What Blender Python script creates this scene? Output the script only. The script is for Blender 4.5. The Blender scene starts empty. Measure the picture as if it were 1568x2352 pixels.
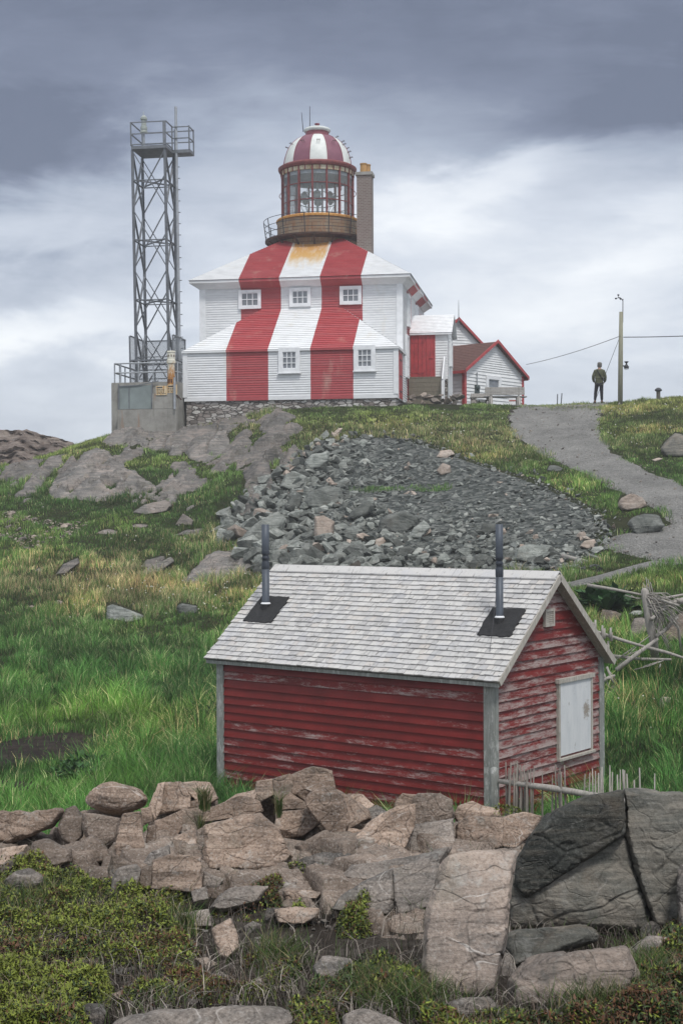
import bpy, bmesh, math, random
import numpy as np
from mathutils import Vector, Matrix
R = math.radians
SC = bpy.context.scene
COL = SC.collection
rng = np.random.default_rng(7)
random.seed(7)

# ---------------------------------------------------------------- camera model (50 mm lens, level, small roll)
F = 3267.0
ROLL = 0.0052
CX, CY = 784.0, 1176.0
cr, sr = math.cos(ROLL), math.sin(ROLL)

def lev(x, y):
    dx, dy = np.asarray(x, float) - CX, np.asarray(y, float) - CY
    return dx * cr - dy * sr, dx * sr + dy * cr

def at(x, y, Y):
    a, b = lev(x, y)
    return Vector((float(a) / F * Y, Y, -float(b) / F * Y))

def pix(X, Y, Z):
    a = X / Y * F
    b = -Z / Y * F
    return CX + a * cr + b * sr, CY - a * sr + b * cr

def ray(x, y):
    return at(x, y, 1.0)

def ray_plane(x, y, p, n):
    d = ray(x, y)
    return d * (p.dot(n) / d.dot(n))

# ---------------------------------------------------------------- noise
def _hash(i, j, k, s):
    h = (i * 374761393 + j * 668265263 + k * 2147483647 + s * 1274126177) & 0xFFFFFFFF
    h = ((h ^ (h >> 13)) * 1274126177) & 0xFFFFFFFF
    h = ((h ^ (h >> 15)) * 2246822519) & 0xFFFFFFFF
    return ((h ^ (h >> 16)) & 0xFFFF) / 32767.5 - 1.0

def vnoise(P, seed=0):
    P = np.asarray(P, float)
    i = np.floor(P).astype(np.int64)
    f = P - i
    f = f * f * f * (f * (f * 6 - 15) + 10)
    out = 0
    for a in (0, 1):
        wa = f[:, 0] if a else 1 - f[:, 0]
        for b in (0, 1):
            wb = f[:, 1] if b else 1 - f[:, 1]
            for c in (0, 1):
                wc = f[:, 2] if c else 1 - f[:, 2]
                out = out + wa * wb * wc * _hash(i[:, 0] + a, i[:, 1] + b, i[:, 2] + c, seed)
    return out

def fbm(P, oct=4, gain=0.5, seed=0):
    P = np.asarray(P, float)
    v, a, t = 0, 1.0, 0
    for o in range(oct):
        v = v + a * vnoise(P * (2.03 ** o) + 17.3 * o, seed + o * 13)
        t += a
        a *= gain
    return v / t

def n2(X, Y, s, oct=3, seed=0):
    X, Y = np.asarray(X, float).ravel(), np.asarray(Y, float).ravel()
    return fbm(np.stack([X / s, Y / s, np.full_like(X, 3.7)], 1), oct, 0.5, seed)

def in_poly(x, y, poly):
    x, y = np.asarray(x, float), np.asarray(y, float)
    ins = np.zeros(x.shape, bool)
    n = len(poly)
    for i in range(n):
        x0, y0 = poly[i]
        x1, y1 = poly[(i + 1) % n]
        if y0 == y1:
            continue
        c = ((y0 > y) != (y1 > y)) & (x < (x1 - x0) * (y - y0) / (y1 - y0) + x0)
        ins ^= c
    return ins

def poly_dist(x, y, poly):
    x, y = np.asarray(x, float), np.asarray(y, float)
    d = np.full(x.shape, 1e9)
    n = len(poly)
    for i in range(n):
        ax, ay = poly[i]
        bx, by = poly[(i + 1) % n]
        L = (bx - ax) ** 2 + (by - ay) ** 2 + 1e-9
        t = np.clip(((x - ax) * (bx - ax) + (y - ay) * (by - ay)) / L, 0, 1)
        d = np.minimum(d, np.hypot(x - ax - t * (bx - ax), y - ay - t * (by - ay)))
    return d

# ---------------------------------------------------------------- objects
def tag(o, label=None, cat=None, group=None, kind=None):
    if label: o['label'] = label
    if cat: o['category'] = cat
    if group: o['group'] = group
    if kind: o['kind'] = kind
    return o

def thing(name, label, cat, M=None, group=None):
    o = bpy.data.objects.new(name, None)
    o.empty_display_size = 0.2
    COL.objects.link(o)
    if M is not None: o.matrix_basis = M
    return tag(o, label, cat, group)

def copy_tree(o, parent=None):
    c = o.copy()
    COL.objects.link(c)
    c.parent = parent
    for ch in list(o.children):
        copy_tree(ch, c)
    return c

def wm(o):
    m = o.matrix_basis.copy()
    while o.parent:
        o = o.parent
        m = o.matrix_basis @ m
    return m

def np_obj(name, V, faces, mat, parent=None, smooth=True, col=None, uv=None, M=None):
    """V (n,3) array, faces: list of (m,k) int arrays"""
    me = bpy.data.meshes.new(name)
    if not isinstance(faces, (list, tuple)): faces = [faces]
    faces = [f for f in faces if len(f)]
    me.vertices.add(len(V))
    me.vertices.foreach_set('co', np.ascontiguousarray(V, np.float32).ravel())
    loops = np.concatenate([f.ravel() for f in faces]).astype(np.int32)
    cnt = np.concatenate([np.full(len(f), f.shape[1]) for f in faces]).astype(np.int32)
    st = np.concatenate([[0], np.cumsum(cnt)[:-1]]).astype(np.int32)
    me.loops.add(len(loops))
    me.loops.foreach_set('vertex_index', loops)
    me.polygons.add(len(cnt))
    me.polygons.foreach_set('loop_start', st)
    try: me.polygons.foreach_set('loop_total', cnt)
    except Exception: pass
    me.update(calc_edges=True)
    me.polygons.foreach_set('use_smooth', np.full(len(cnt), smooth))
    if col is not None:
        a = me.color_attributes.new('Col', 'FLOAT_COLOR', 'POINT')
        c = np.ones((len(V), 4), np.float32)
        c[:, :col.shape[1]] = col
        a.data.foreach_set('color', c.ravel())
    if uv is not None:
        u = me.uv_layers.new(name='UVMap')
        u.data.foreach_set('uv', np.ascontiguousarray(uv[loops], np.float32).ravel())
    me.validate()
    me.materials.append(mat)
    o = bpy.data.objects.new(name, me)
    COL.objects.link(o)
    if parent: o.parent = parent
    if M is not None: o.matrix_basis = M
    return o

class MB:
    """collects polygons for ONE mesh object"""
    def __init__(s):
        s.v, s.f, s.uv, s.c = [], [], [], []
    def face(s, pts, uv=None, col=None):
        i = len(s.v)
        s.v += [tuple(p) for p in pts]
        s.f.append(list(range(i, i + len(pts))))
        s.uv.append(uv or [(0, 0)] * len(pts))
        s.c.append(col if col is not None else 0.5)
        return s
    def hexa(s, b, t, uvf=None, col=None):
        """box from 4 bottom pts + 4 top pts (both counter-clockwise seen from above)"""
        q = [[b[3], b[2], b[1], b[0]], [t[0], t[1], t[2], t[3]]]
        for i in range(4):
            j = (i + 1) % 4
            q.append([b[i], b[j], t[j], t[i]])
        for p in q:
            s.face(p, [(u if hasattr(u, '__len__') else (u, x[2])) for x in p for u in (uvf(x),)] if uvf else None, col)
        return s
    def box(s, x0, x1, y0, y1, z0, z1, uvf=None, col=None):
        b = [(x0, y0, z0), (x1, y0, z0), (x1, y1, z0), (x0, y1, z0)]
        t = [(p[0], p[1], z1) for p in b]
        return s.hexa(b, t, uvf, col)
    def bar(s, p, q, w, h=None, up=(0, 0, 1), col=None):
        p, q = Vector(p), Vector(q)
        h = h or w
        d = (q - p).normalized()
        u = Vector(up)
        if abs(d.dot(u)) > 0.95: u = Vector((0, 1, 0))
        a = d.cross(u).normalized() * (w / 2)
        b = a.cross(d).normalized() * (h / 2)
        B = [p - a - b, p + a - b, p + a + b, p - a + b]
        T = [x + (q - p) for x in B]
        return s.hexa(B, T, None, col)
    def tube(s, pts, r, n=8, caps=True, col=None):
        pts = [Vector(p) for p in pts]
        rs = r if isinstance(r, (list, tuple)) else [r] * len(pts)
        rings = []
        pa = None
        for i, p in enumerate(pts):
            d = (pts[min(i + 1, len(pts) - 1)] - pts[max(i - 1, 0)]).normalized()
            if pa is None:
                u = Vector((0, 0, 1)) if abs(d.z) < 0.9 else Vector((1, 0, 0))
                a = d.cross(u).normalized()
            else:
                a = (pa - d * pa.dot(d)).normalized()
            pa = a
            b = d.cross(a)
            rings.append([p + (a * math.cos(2 * math.pi * k / n) + b * math.sin(2 * math.pi * k / n)) * rs[i] for k in range(n)])
        for i in range(len(rings) - 1):
            for k in range(n):
                k2 = (k + 1) % n
                s.face([rings[i][k], rings[i][k2], rings[i + 1][k2], rings[i + 1][k]], None, col)
        if caps:
            s.face(rings[0][::-1], None, col)
            s.face(rings[-1], None, col)
        return s
    def lathe(s, prof, n=32, c=(0, 0, 0), a0=0.0, a1=2 * math.pi, close=True):
        """prof: list of (r, z)"""
        cx, cy, cz = c
        for i in range(n):
            t0, t1 = a0 + (a1 - a0) * i / n, a0 + (a1 - a0) * (i + 1) / n
            for (r0, z0), (r1, z1) in zip(prof[:-1], prof[1:]):
                P = [(cx + r0 * math.cos(t0), cy + r0 * math.sin(t0), cz + z0), (cx + r0 * math.cos(t1), cy + r0 * math.sin(t1), cz + z0),
                     (cx + r1 * math.cos(t1), cy + r1 * math.sin(t1), cz + z1), (cx + r1 * math.cos(t0), cy + r1 * math.sin(t0), cz + z1)]
                U = [(t0, z0), (t1, z0), (t1, z1), (t0, z1)]
                if r0 < 1e-6: P, U = [P[0], P[2], P[3]], [U[0], U[2], U[3]]
                elif r1 < 1e-6: P, U = P[:3], U[:3]
                s.face(P, U)
        return s
    def courses(s, P0, P1, P2, P3, n, lift, suv=None, jit=0.0, colf=None):
        """lapped boards / shingle courses over the quad P0 P1 (bottom) P2 P3 (top, P2 above P1).
        suv: function point -> stripe coordinate"""
        P0, P1, P2, P3 = map(Vector, (P0, P1, P2, P3))
        nrm = (P1 - P0).cross((P3 - P0) if (P3 - P0).length > 1e-6 else (P2 - P1))
        if nrm.length < 1e-9: nrm = (P1 - P0).cross(P2 - P1)
        nrm.normalize()
        su = suv or (lambda p: 0)
        for j in range(n):
            v0, v1 = j / n, (j + 1) / n
            a, b = P0.lerp(P3, v0), P1.lerp(P2, v0)
            c, d = P1.lerp(P2, v1), P0.lerp(P3, v1)
            lj = lift * (1 + random.uniform(-jit, jit))
            a2, b2 = a + nrm * lj, b + nrm * lj
            c2, d2 = c + nrm * 0.001, d + nrm * 0.001
            col = colf(j) if colf else random.random()
            q = [a2, b2, c2, d2]
            if (c2 - d2).length < 1e-4: q = [a2, b2, c2]
            s.face(q, [(su(p), j + (0.0 if k < 2 else 1.0)) for k, p in enumerate(q)], col)
            s.face([a, b, b2, a2], [(su(p), j) for p in (a, b, b2, a2)], col)
        return s
    def build(s, name, mat, parent=None, world=False, smooth=False, bevel=0, merge=True, recalc=False):
        V = np.array(s.v, float)
        if world and parent is not None:
            inv = np.array(wm(parent).inverted())
            V = V @ inv[:3, :3].T + inv[:3, 3]
        me = bpy.data.meshes.new(name)
        me.from_pydata(V.tolist(), [], s.f)
        u = me.uv_layers.new(name='UVMap')
        u.data.foreach_set('uv', np.array([x for q in s.uv for x in q], np.float32).ravel())
        ca = me.color_attributes.new('Col', 'FLOAT_COLOR', 'CORNER')
        cc = []
        for f, c in zip(s.f, s.c):
            c4 = (c, c, c, 1) if not hasattr(c, '__len__') else (*c[:3], 1)
            cc += [c4] * len(f)
        ca.data.foreach_set('color', np.array(cc, np.float32).ravel())
        if merge or bevel or recalc:
            bm = bmesh.new()
            bm.from_mesh(me)
            bmesh.ops.remove_doubles(bm, verts=bm.verts, dist=1e-5)
            if recalc: bmesh.ops.recalc_face_normals(bm, faces=bm.faces)
            if bevel:
                es = [e for e in bm.edges if len(e.link_faces) == 2 and e.calc_face_angle(0) > 0.5]
                bmesh.ops.bevel(bm, geom=es, offset=bevel, segments=2, affect='EDGES', clamp_overlap=True)
            bm.to_mesh(me)
            bm.free()
        me.polygons.foreach_set('use_smooth', np.full(len(me.polygons), smooth))
        me.materials.append(mat)
        o = bpy.data.objects.new(name, me)
        COL.objects.link(o)
        if parent: o.parent = parent
        return o

# ---------------------------------------------------------------- rocks: hulls sampled as dense, softly rounded meshes
_cs = {}
def cubed_sphere(N):
    if N in _cs: return _cs[N]
    g = np.tan(np.linspace(-math.pi / 4, math.pi / 4, N + 1))
    A, B = np.meshgrid(g, g, indexing='ij')
    A, B, O = A.ravel(), B.ravel(), np.ones(A.size)
    vs, fs, off = [], [], 0
    idx = np.arange((N + 1) ** 2).reshape(N + 1, N + 1)
    q = np.stack([idx[:-1, :-1], idx[1:, :-1], idx[1:, 1:], idx[:-1, 1:]], -1).reshape(-1, 4)
    for P in ([O, A, B], [-O, B, A], [B, O, A], [A, -O, B], [A, B, O], [B, A, -O]):
        vs.append(np.stack(P, 1)); fs.append(q + off); off += len(A)
    V = np.concatenate(vs); Fq = np.concatenate(fs)
    V /= np.linalg.norm(V, axis=1)[:, None]
    key = np.round(V * 1e5).astype(np.int64)
    _, first, inv = np.unique(key, axis=0, return_index=True, return_inverse=True)
    _cs[N] = (V[first], inv.ravel()[Fq])
    return _cs[N]

def hull_planes(P):
    bm = bmesh.new()
    for p in P: bm.verts.new(p)
    bmesh.ops.convex_hull(bm, input=bm.verts)
    bm.normal_update()
    ns, ds, cen = [], [], P.mean(0)
    for f in bm.faces:
        n = np.array(f.normal); c = np.array(f.verts[0].co)
        d = float(n @ (c - cen))
        if d < 0: n, d = -n, -d
        if d > 1e-5 and f.calc_area() > 1e-6: ns.append(n); ds.append(d)
    bm.free()
    return np.array(ns), np.array(ds), cen

def rock_mesh(P, N=40, p=26, amp=0.02, freq=4.0, seed=0, strata=0.0, sdir=(0.3, 0.2, 1.0), sfreq=12.0, chips=12, chipd=.86, joint=0.0, jcell=0.4):
    P = np.asarray(P, float)
    lo, hi = P.min(0), P.max(0)
    S = np.maximum((hi - lo) / 2, 1e-3)
    c0 = (lo + hi) / 2
    ns, ds, cen = hull_planes((P - c0) / S)
    if chips:      # broken corners: extra planes that shave the hull a little
        rc = np.random.RandomState(seed + 991)
        nn = rc.normal(size=(chips, 3)); nn /= np.linalg.norm(nn, axis=1)[:, None]
        sup = (((P - c0) / S - cen) @ nn.T).max(0)
        ns = np.concatenate([ns, nn]); ds = np.concatenate([ds, sup * rc.uniform(chipd, .985, chips)])
    D, Fq = cubed_sphere(N)
    A = np.maximum(D @ ns.T, 0) / ds
    m = A.max(1)
    r = 1.0 / (m * ((A / m[:, None]) ** p).sum(1) ** (1.0 / p))
    V = (cen + D * r[:, None]) * S + c0
    W = D / S
    W /= np.linalg.norm(W, axis=1)[:, None]
    h = fbm(V * freq, 5, 0.52, seed) * amp
    big = fbm(V * freq * 0.35 + 5, 2, 0.5, seed + 77) * amp * 1.6
    # angular chips: ridged noise
    ch = np.abs(fbm(V * freq * 0.8 + 9, 3, 0.5, seed + 31))
    h = h + big - np.maximum(0.10 - ch, 0) * amp * 5
    if strata:
        s = V @ (np.array(sdir) / np.linalg.norm(sdir)) * sfreq + fbm(V * freq * 0.6, 2, 0.5, seed + 5) * 1.2
        h = h + strata * (np.abs((s % 1.0) - 0.5) - 0.25)
    if joint:      # fractures: cells of slightly different height and tilt, split by narrow grooves
        sz = float(np.max(hi - lo))
        a_ = V[:, 0] * .93 + V[:, 2] * .36 + .10 * sz * fbm(V * 2.2 / sz, 3, .5, seed + 3)
        b_ = V[:, 2] * .93 - V[:, 0] * .36 + V[:, 1] * .55 + .10 * sz * fbm(V * 2.2 / sz + 9, 3, .5, seed + 4)
        for k, (cs, am) in enumerate(((jcell, 1.0), (jcell * .42, .38))):
            ci, ed, ox, oy = worley(a_, b_, cs * sz * 1.35, cs * sz * .8, seed + 7 * k)
            r1, r2, r3 = _hash(ci, ci * 3, ci * 0, 9), _hash(ci, ci * 5, ci * 0, 19), _hash(ci, ci * 7, ci * 0, 29)
            h = h + joint * sz * am * (.5 * r1 + .9 * (ox * r2 + oy * r3) - 1.1 * np.clip(1 - ed / .055, 0, 1))
    return V + W * h[:, None], Fq

def rand_rock_pts(rs, sx=1, sy=1, sz=1, n=14):
    P = rs.normal(size=(n, 3))
    P /= np.linalg.norm(P, axis=1)[:, None]
    P = np.sign(P) * np.abs(P) ** 0.7
    P *= rs.uniform(0.8, 1.05, (n, 1))
    return P * np.array([sx, sy, sz])

def worley(a, b, sx, sy, seed=0, n=1):
    """jittered-cell distances in the plane (a, b): nearest cell id, edge distance, offset from the cell centre"""
    a, b = np.asarray(a, float) / sx, np.asarray(b, float) / sy
    ia, ib = np.floor(a).astype(np.int64), np.floor(b).astype(np.int64)
    d1 = np.full(a.shape, 9e9); d2 = d1.copy(); cid = np.zeros(a.shape, np.int64); ox = np.zeros(a.shape); oy = np.zeros(a.shape)
    for i in range(-2, 3):
        for j in range(-2, 3):
            u, v = ia + i, ib + j
            px = u + .5 + .48 * _hash(u, v, 0 * u, seed); py = v + .5 + .48 * _hash(u, v, 0 * u + 7, seed + 1)
            dx, dy = a - px, b - py
            d = np.hypot(dx, dy)
            nearer = d < d1
            d2 = np.where(nearer, d1, np.minimum(d2, d))
            cid = np.where(nearer, u * 7919 + v * 104729, cid); ox = np.where(nearer, dx, ox); oy = np.where(nearer, dy, oy)
            d1 = np.where(nearer, d, d1)
    return cid, d2 - d1, ox, oy

def hull_mesh(P):
    bm = bmesh.new()
    for p in P: bm.verts.new(p)
    r = bmesh.ops.convex_hull(bm, input=bm.verts)
    bmesh.ops.delete(bm, geom=[v for v in bm.verts if not v.link_faces], context='VERTS')
    bmesh.ops.triangulate(bm, faces=bm.faces)
    bm.normal_update()
    bm.verts.index_update()
    V = np.array([tuple(v.co) for v in bm.verts]); Fc = np.array([[v.index for v in f.verts] for f in bm.faces])
    bm.free()
    return V, Fc
# broad cloud masses: (azimuth/elevation given as photo px, half widths, tilt, brightness change)
SKY_BLOBS = [
    (20, 350, 330, 95, 4, -0.46), (1520, 235, 340, 85, 14, -0.50), (60, 640, 300, 60, 8, -0.17),
    (560, 240, 380, 120, 0, 0.10), (1150, 400, 400, 70, 18, 0.32), (60, 755, 330, 50, 0, 0.24),
    (1250, 700, 420, 150, 12, 0.20), (1500, 560, 260, 50, 20, 0.12), (1150, 110, 420, 90, 0, -0.06), (1500, 850, 300, 60, 0, -0.05),
    (350, 560, 260, 90, 0, -0.05),
]
# ---------------------------------------------------------------- node helpers
class G:
    def __init__(s, nt): s.nt = nt
    def n(s, t, ins=None, **props):
        nd = s.nt.nodes.new(t)
        for k, v in props.items(): setattr(nd, k, v)
        for k, v in (ins or {}).items():
            so = nd.inputs[k]
            if isinstance(v, bpy.types.NodeSocket): s.nt.links.new(v, so)
            else: so.default_value = v
        return nd
    def m(s, op, a, b=0.0, c=None, clamp=False):
        ins = {0: a, 1: b}
        if c is not None: ins[2] = c
        return s.n('ShaderNodeMath', ins, operation=op, use_clamp=clamp).outputs[0]
    def noise(s, vec, scale=5, det=4, rough=0.55, dist=0.0):
        return s.n('ShaderNodeTexNoise', {'Vector': vec, 'Scale': scale, 'Detail': det, 'Roughness': rough, 'Distortion': dist}).outputs[0]
    def ramp(s, fac, stops, interp='LINEAR'):
        nd = s.n('ShaderNodeValToRGB', {0: fac})
        cr_ = nd.color_ramp
        cr_.interpolation = interp
        while len(cr_.elements) > 1: cr_.elements.remove(cr_.elements[-1])
        for i, (p, c) in enumerate(stops):
            e = cr_.elements[0] if i == 0 else cr_.elements.new(p)
            e.position = p
            if not hasattr(c, '__len__'): c = (c, c, c)
            e.color = (*c, 1)
        return nd.outputs[0]
    def step(s, fac, lo, hi):
        return s.n('ShaderNodeMapRange', {0: fac, 1: lo, 2: hi, 3: 0.0, 4: 1.0}).outputs[0]
    def mix(s, fac, a, b, blend='MIX'):
        nd = s.n('ShaderNodeMix', data_type='RGBA', blend_type=blend)
        for k, v in ((0, fac), (6, a), (7, b)):
            if isinstance(v, bpy.types.NodeSocket): s.nt.links.new(v, nd.inputs[k])
            else: nd.inputs[k].default_value = v if k == 0 else (*v, 1)
        return nd.outputs[2]
    def mapping(s, vec, scale=(1, 1, 1), rot=(0, 0, 0), loc=(0, 0, 0)):
        return s.n('ShaderNodeMapping', {'Vector': vec, 'Scale': scale, 'Rotation': rot, 'Location': loc}).outputs[0]
    def bump(s, h, st=0.5, dist=0.02, normal=None):
        ins = {'Height': h, 'Strength': st, 'Distance': dist}
        if normal: ins['Normal'] = normal
        return s.n('ShaderNodeBump', ins).outputs[0]
    def obj(s): return s.n('ShaderNodeTexCoord').outputs['Object']
    def uv(s): return s.n('ShaderNodeTexCoord').outputs['UV']
    def rnd(s): return s.n('ShaderNodeObjectInfo').outputs['Random']
    def col(s): return s.n('ShaderNodeVertexColor', layer_name='Col').outputs[0]
    def sep(s, v): return s.n('ShaderNodeSeparateXYZ', {0: v}).outputs
    def comb(s, x, y, z): return s.n('ShaderNodeCombineXYZ', {0: x, 1: y, 2: z}).outputs[0]

MATS = {}
def mat(name, fn, rough=0.7, spec=0.35, metal=0.0):
    if name in MATS: return MATS[name]
    m = bpy.data.materials.new(name)
    m.use_nodes = True
    nt = m.node_tree
    b = nt.nodes['Principled BSDF']
    g = G(nt)
    out = fn(g)
    if not isinstance(out, dict): out = {'Base Color': out}
    b.inputs['Roughness'].default_value = rough
    b.inputs['Specular IOR Level'].default_value = spec
    b.inputs['Metallic'].default_value = metal
    for k, v in out.items():
        if isinstance(v, bpy.types.NodeSocket): nt.links.new(v, b.inputs[k])
        else: b.inputs[k].default_value = (*v, 1) if hasattr(v, '__len__') and len(v) == 3 else v
    MATS[name] = m
    return m

def plain(name, c, var=0.25, scale=6, rough=0.7, metal=0.0, bump=0.0, spec=0.35):
    def fn(g):
        o = g.obj()
        f = g.noise(o, scale, 5, 0.6)
        d = tuple(x * (1 - var) for x in c)
        u = tuple(min(x * (1 + var), 0.95) for x in c)
        r = {'Base Color': g.ramp(f, [(0.3, d), (0.7, u)])}
        if bump: r['Normal'] = g.bump(g.noise(o, scale * 4, 4), bump, 0.02)
        return r
    return mat(name, fn, rough, spec, metal)

def granite(name, cols, speck=0.5, vein=0.35, lichen=0.4, lich_col=(0.07, 0.07, 0.065), crack=0.6, dirt=(0.16, 0.15, 0.12), scale=1.0, pale=0.45, isl=0.22):
    def fn(g):
        o = g.n('ShaderNodeVectorMath', {0: g.obj(), 1: g.comb(g.m('MULTIPLY', g.rnd(), 31.0), g.m('MULTIPLY', g.rnd(), 17.0), 3.0)}, operation='ADD').outputs[0]
        o = g.mapping(o, (scale,) * 3)
        big = g.noise(o, 1.7, 4, 0.6, 0.6)
        c = g.ramp(big, [(0.32, cols[0]), (0.5, cols[1]), (0.68, cols[2])])
        # foliation: stretched streaks
        st = g.mapping(o, (1.5, 1.5, 16), (R(28), R(-20), 0))
        sf = g.noise(st, 1.6, 5, 0.65, 0.4)
        c = g.mix(g.m('MULTIPLY', g.step(sf, 0.5, 0.68), 0.5), c, tuple(min(1, x * 1.45) for x in cols[2]), 'MIX')
        c = g.mix(g.m('MULTIPLY', g.step(sf, 0.48, 0.30), 0.45), c, tuple(x * 0.5 for x in cols[0]), 'MIX')
        # grain
        gr = g.noise(o, 70, 3, 0.7)
        c = g.mix(g.m('MULTIPLY', g.step(gr, 0.53, 0.62), speck), c, tuple(x * 0.42 for x in cols[0]))
        c = g.mix(g.m('MULTIPLY', g.step(gr, 0.44, 0.36), speck * 0.6), c, (0.5, 0.48, 0.45))
        # pale quartz veins
        vv = g.noise(g.mapping(o, (1, 1, 3.2), (R(35), R(15), 0)), 1.15, 3, 0.5, 0.3)
        va = g.m('ABSOLUTE', g.m('SUBTRACT', vv, 0.52))
        c = g.mix(g.m('MULTIPLY', g.m('MULTIPLY', g.step(va, 0.006, 0.001), g.step(g.noise(o, 2.1, 4, 0.6), 0.5, 0.62)), vein), c, (0.62, 0.58, 0.54))
        # pale and dark lichen, soil stains
        l1 = g.noise(o, 4.2, 6, 0.7, 0.5)
        c = g.mix(g.m('MULTIPLY', g.step(l1, 0.56, 0.68), lichen), c, lich_col)
        l2 = g.noise(g.mapping(o, loc=(7, 3, 1)), 6.0, 7, 0.75, 0.3)
        c = g.mix(g.m('MULTIPLY', g.step(l2, 0.57, 0.70), pale), c, (0.44, 0.45, 0.43))
        l3 = g.noise(g.mapping(o, loc=(1, 9, 4)), 2.4, 5, 0.65)
        c = g.mix(g.m('MULTIPLY', g.step(l3, 0.55, 0.72), 0.5), c, dirt)
        vo = g.n('ShaderNodeTexVoronoi', {'Vector': g.mapping(g.n('ShaderNodeVectorMath', {0: o, 1: g.n('ShaderNodeTexNoise', {'Vector': o, 'Scale': 3.0}).outputs[1]}, operation='ADD').outputs[0], (0.9, 0.9, 1.7), (R(25), 0, R(20))), 'Scale': 1.7}, feature='DISTANCE_TO_EDGE').outputs[0]
        ck = g.step(vo, 0.0, 0.022)
        c = g.mix(g.m('MULTIPLY', g.m('SUBTRACT', 1.0, ck), crack * 0.55), c, (0.06, 0.055, 0.05))
        ri = g.n('ShaderNodeNewGeometry').outputs['Random Per Island']
        c = g.mix(1.0, c, g.ramp(g.m('FRACT', g.m('ADD', ri, g.m('MULTIPLY', g.rnd(), 7.31))), [(0.0, (1 - isl,) * 3), (1.0, (1 + isl,) * 3)]), 'MULTIPLY')
        h = g.m('ADD', g.m('MULTIPLY', gr, 0.10), g.m('MULTIPLY', g.noise(o, 16, 6, 0.72), 0.6))
        h = g.m('ADD', h, g.m('MULTIPLY', ck, crack * 0.5))
        h = g.m('ADD', h, g.m('MULTIPLY', sf, 0.35))
        return {'Base Color': c, 'Normal': g.bump(h, 0.75, 0.045)}
    return mat(name, fn, 0.85, 0.2)

M_PINK = granite('pink_granite', [(0.14, 0.105, 0.082), (0.285, 0.208, 0.158), (0.43, 0.33, 0.262)], 0.55, 0.5, 0.5, crack=.45)
M_GREYG = granite('grey_granite', [(0.085, 0.08, 0.075), (0.18, 0.158, 0.14), (0.29, 0.245, 0.21)], 0.45, 0.5, 0.6, crack=.35, pale=.35)
M_DARKG = granite('dark_lichened_rock', [(0.065, 0.067, 0.06), (0.125, 0.122, 0.106), (0.205, 0.182, 0.15)], 0.18, 0.2, 0.7, (0.035, 0.037, 0.035), 0.25, (0.16, 0.11, 0.07), 1.0, 0.22)
M_MIXG = granite('weathered_mixed_granite', [(0.105, 0.094, 0.085), (0.215, 0.178, 0.152), (0.33, 0.265, 0.22)], 0.35, 0.6, 0.65, (0.085, 0.083, 0.078), crack=.4, pale=.4)
M_DARKU = granite('dark_wet_lichen_rock', [(0.034, 0.037, 0.034), (0.066, 0.068, 0.06), (0.125, 0.11, 0.088)], 0.2, 0.1, 0.6, (0.026, 0.028, 0.026), 0.3, (0.13, 0.09, 0.06), 1.0, 0.2)
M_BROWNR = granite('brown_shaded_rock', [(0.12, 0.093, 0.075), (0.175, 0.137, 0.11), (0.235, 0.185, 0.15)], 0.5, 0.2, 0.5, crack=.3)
M_GREEN = granite('green_slate_rock', [(0.09, 0.099, 0.09), (0.165, 0.176, 0.161), (0.27, 0.278, 0.255)], 0.3, 0.15, 0.35, (0.05, 0.06, 0.055), 0.4, (0.14, 0.13, 0.11), 1.0, 0.35, isl=0.55)
M_TAN = granite('tan_rubble_rock', [(0.26, 0.21, 0.17), (0.36, 0.29, 0.24), (0.44, 0.38, 0.33)], 0.4, 0.2, 0.3)
M_OUT = granite('hillside_bedrock', [(0.088, 0.086, 0.082), (0.16, 0.149, 0.138), (0.24, 0.203, 0.178)], 0.35, 0.25, 0.55, (0.055, 0.058, 0.05), 1.0, (0.10, 0.095, 0.07), 0.6)
M_HILL = granite('brown_cliff_rock', [(0.06, 0.045, 0.038), (0.115, 0.085, 0.07), (0.24, 0.20, 0.17)], 0.3, 0.2, 0.5, (0.06, 0.05, 0.045), 0.9, (0.10, 0.08, 0.07), 0.5)

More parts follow.
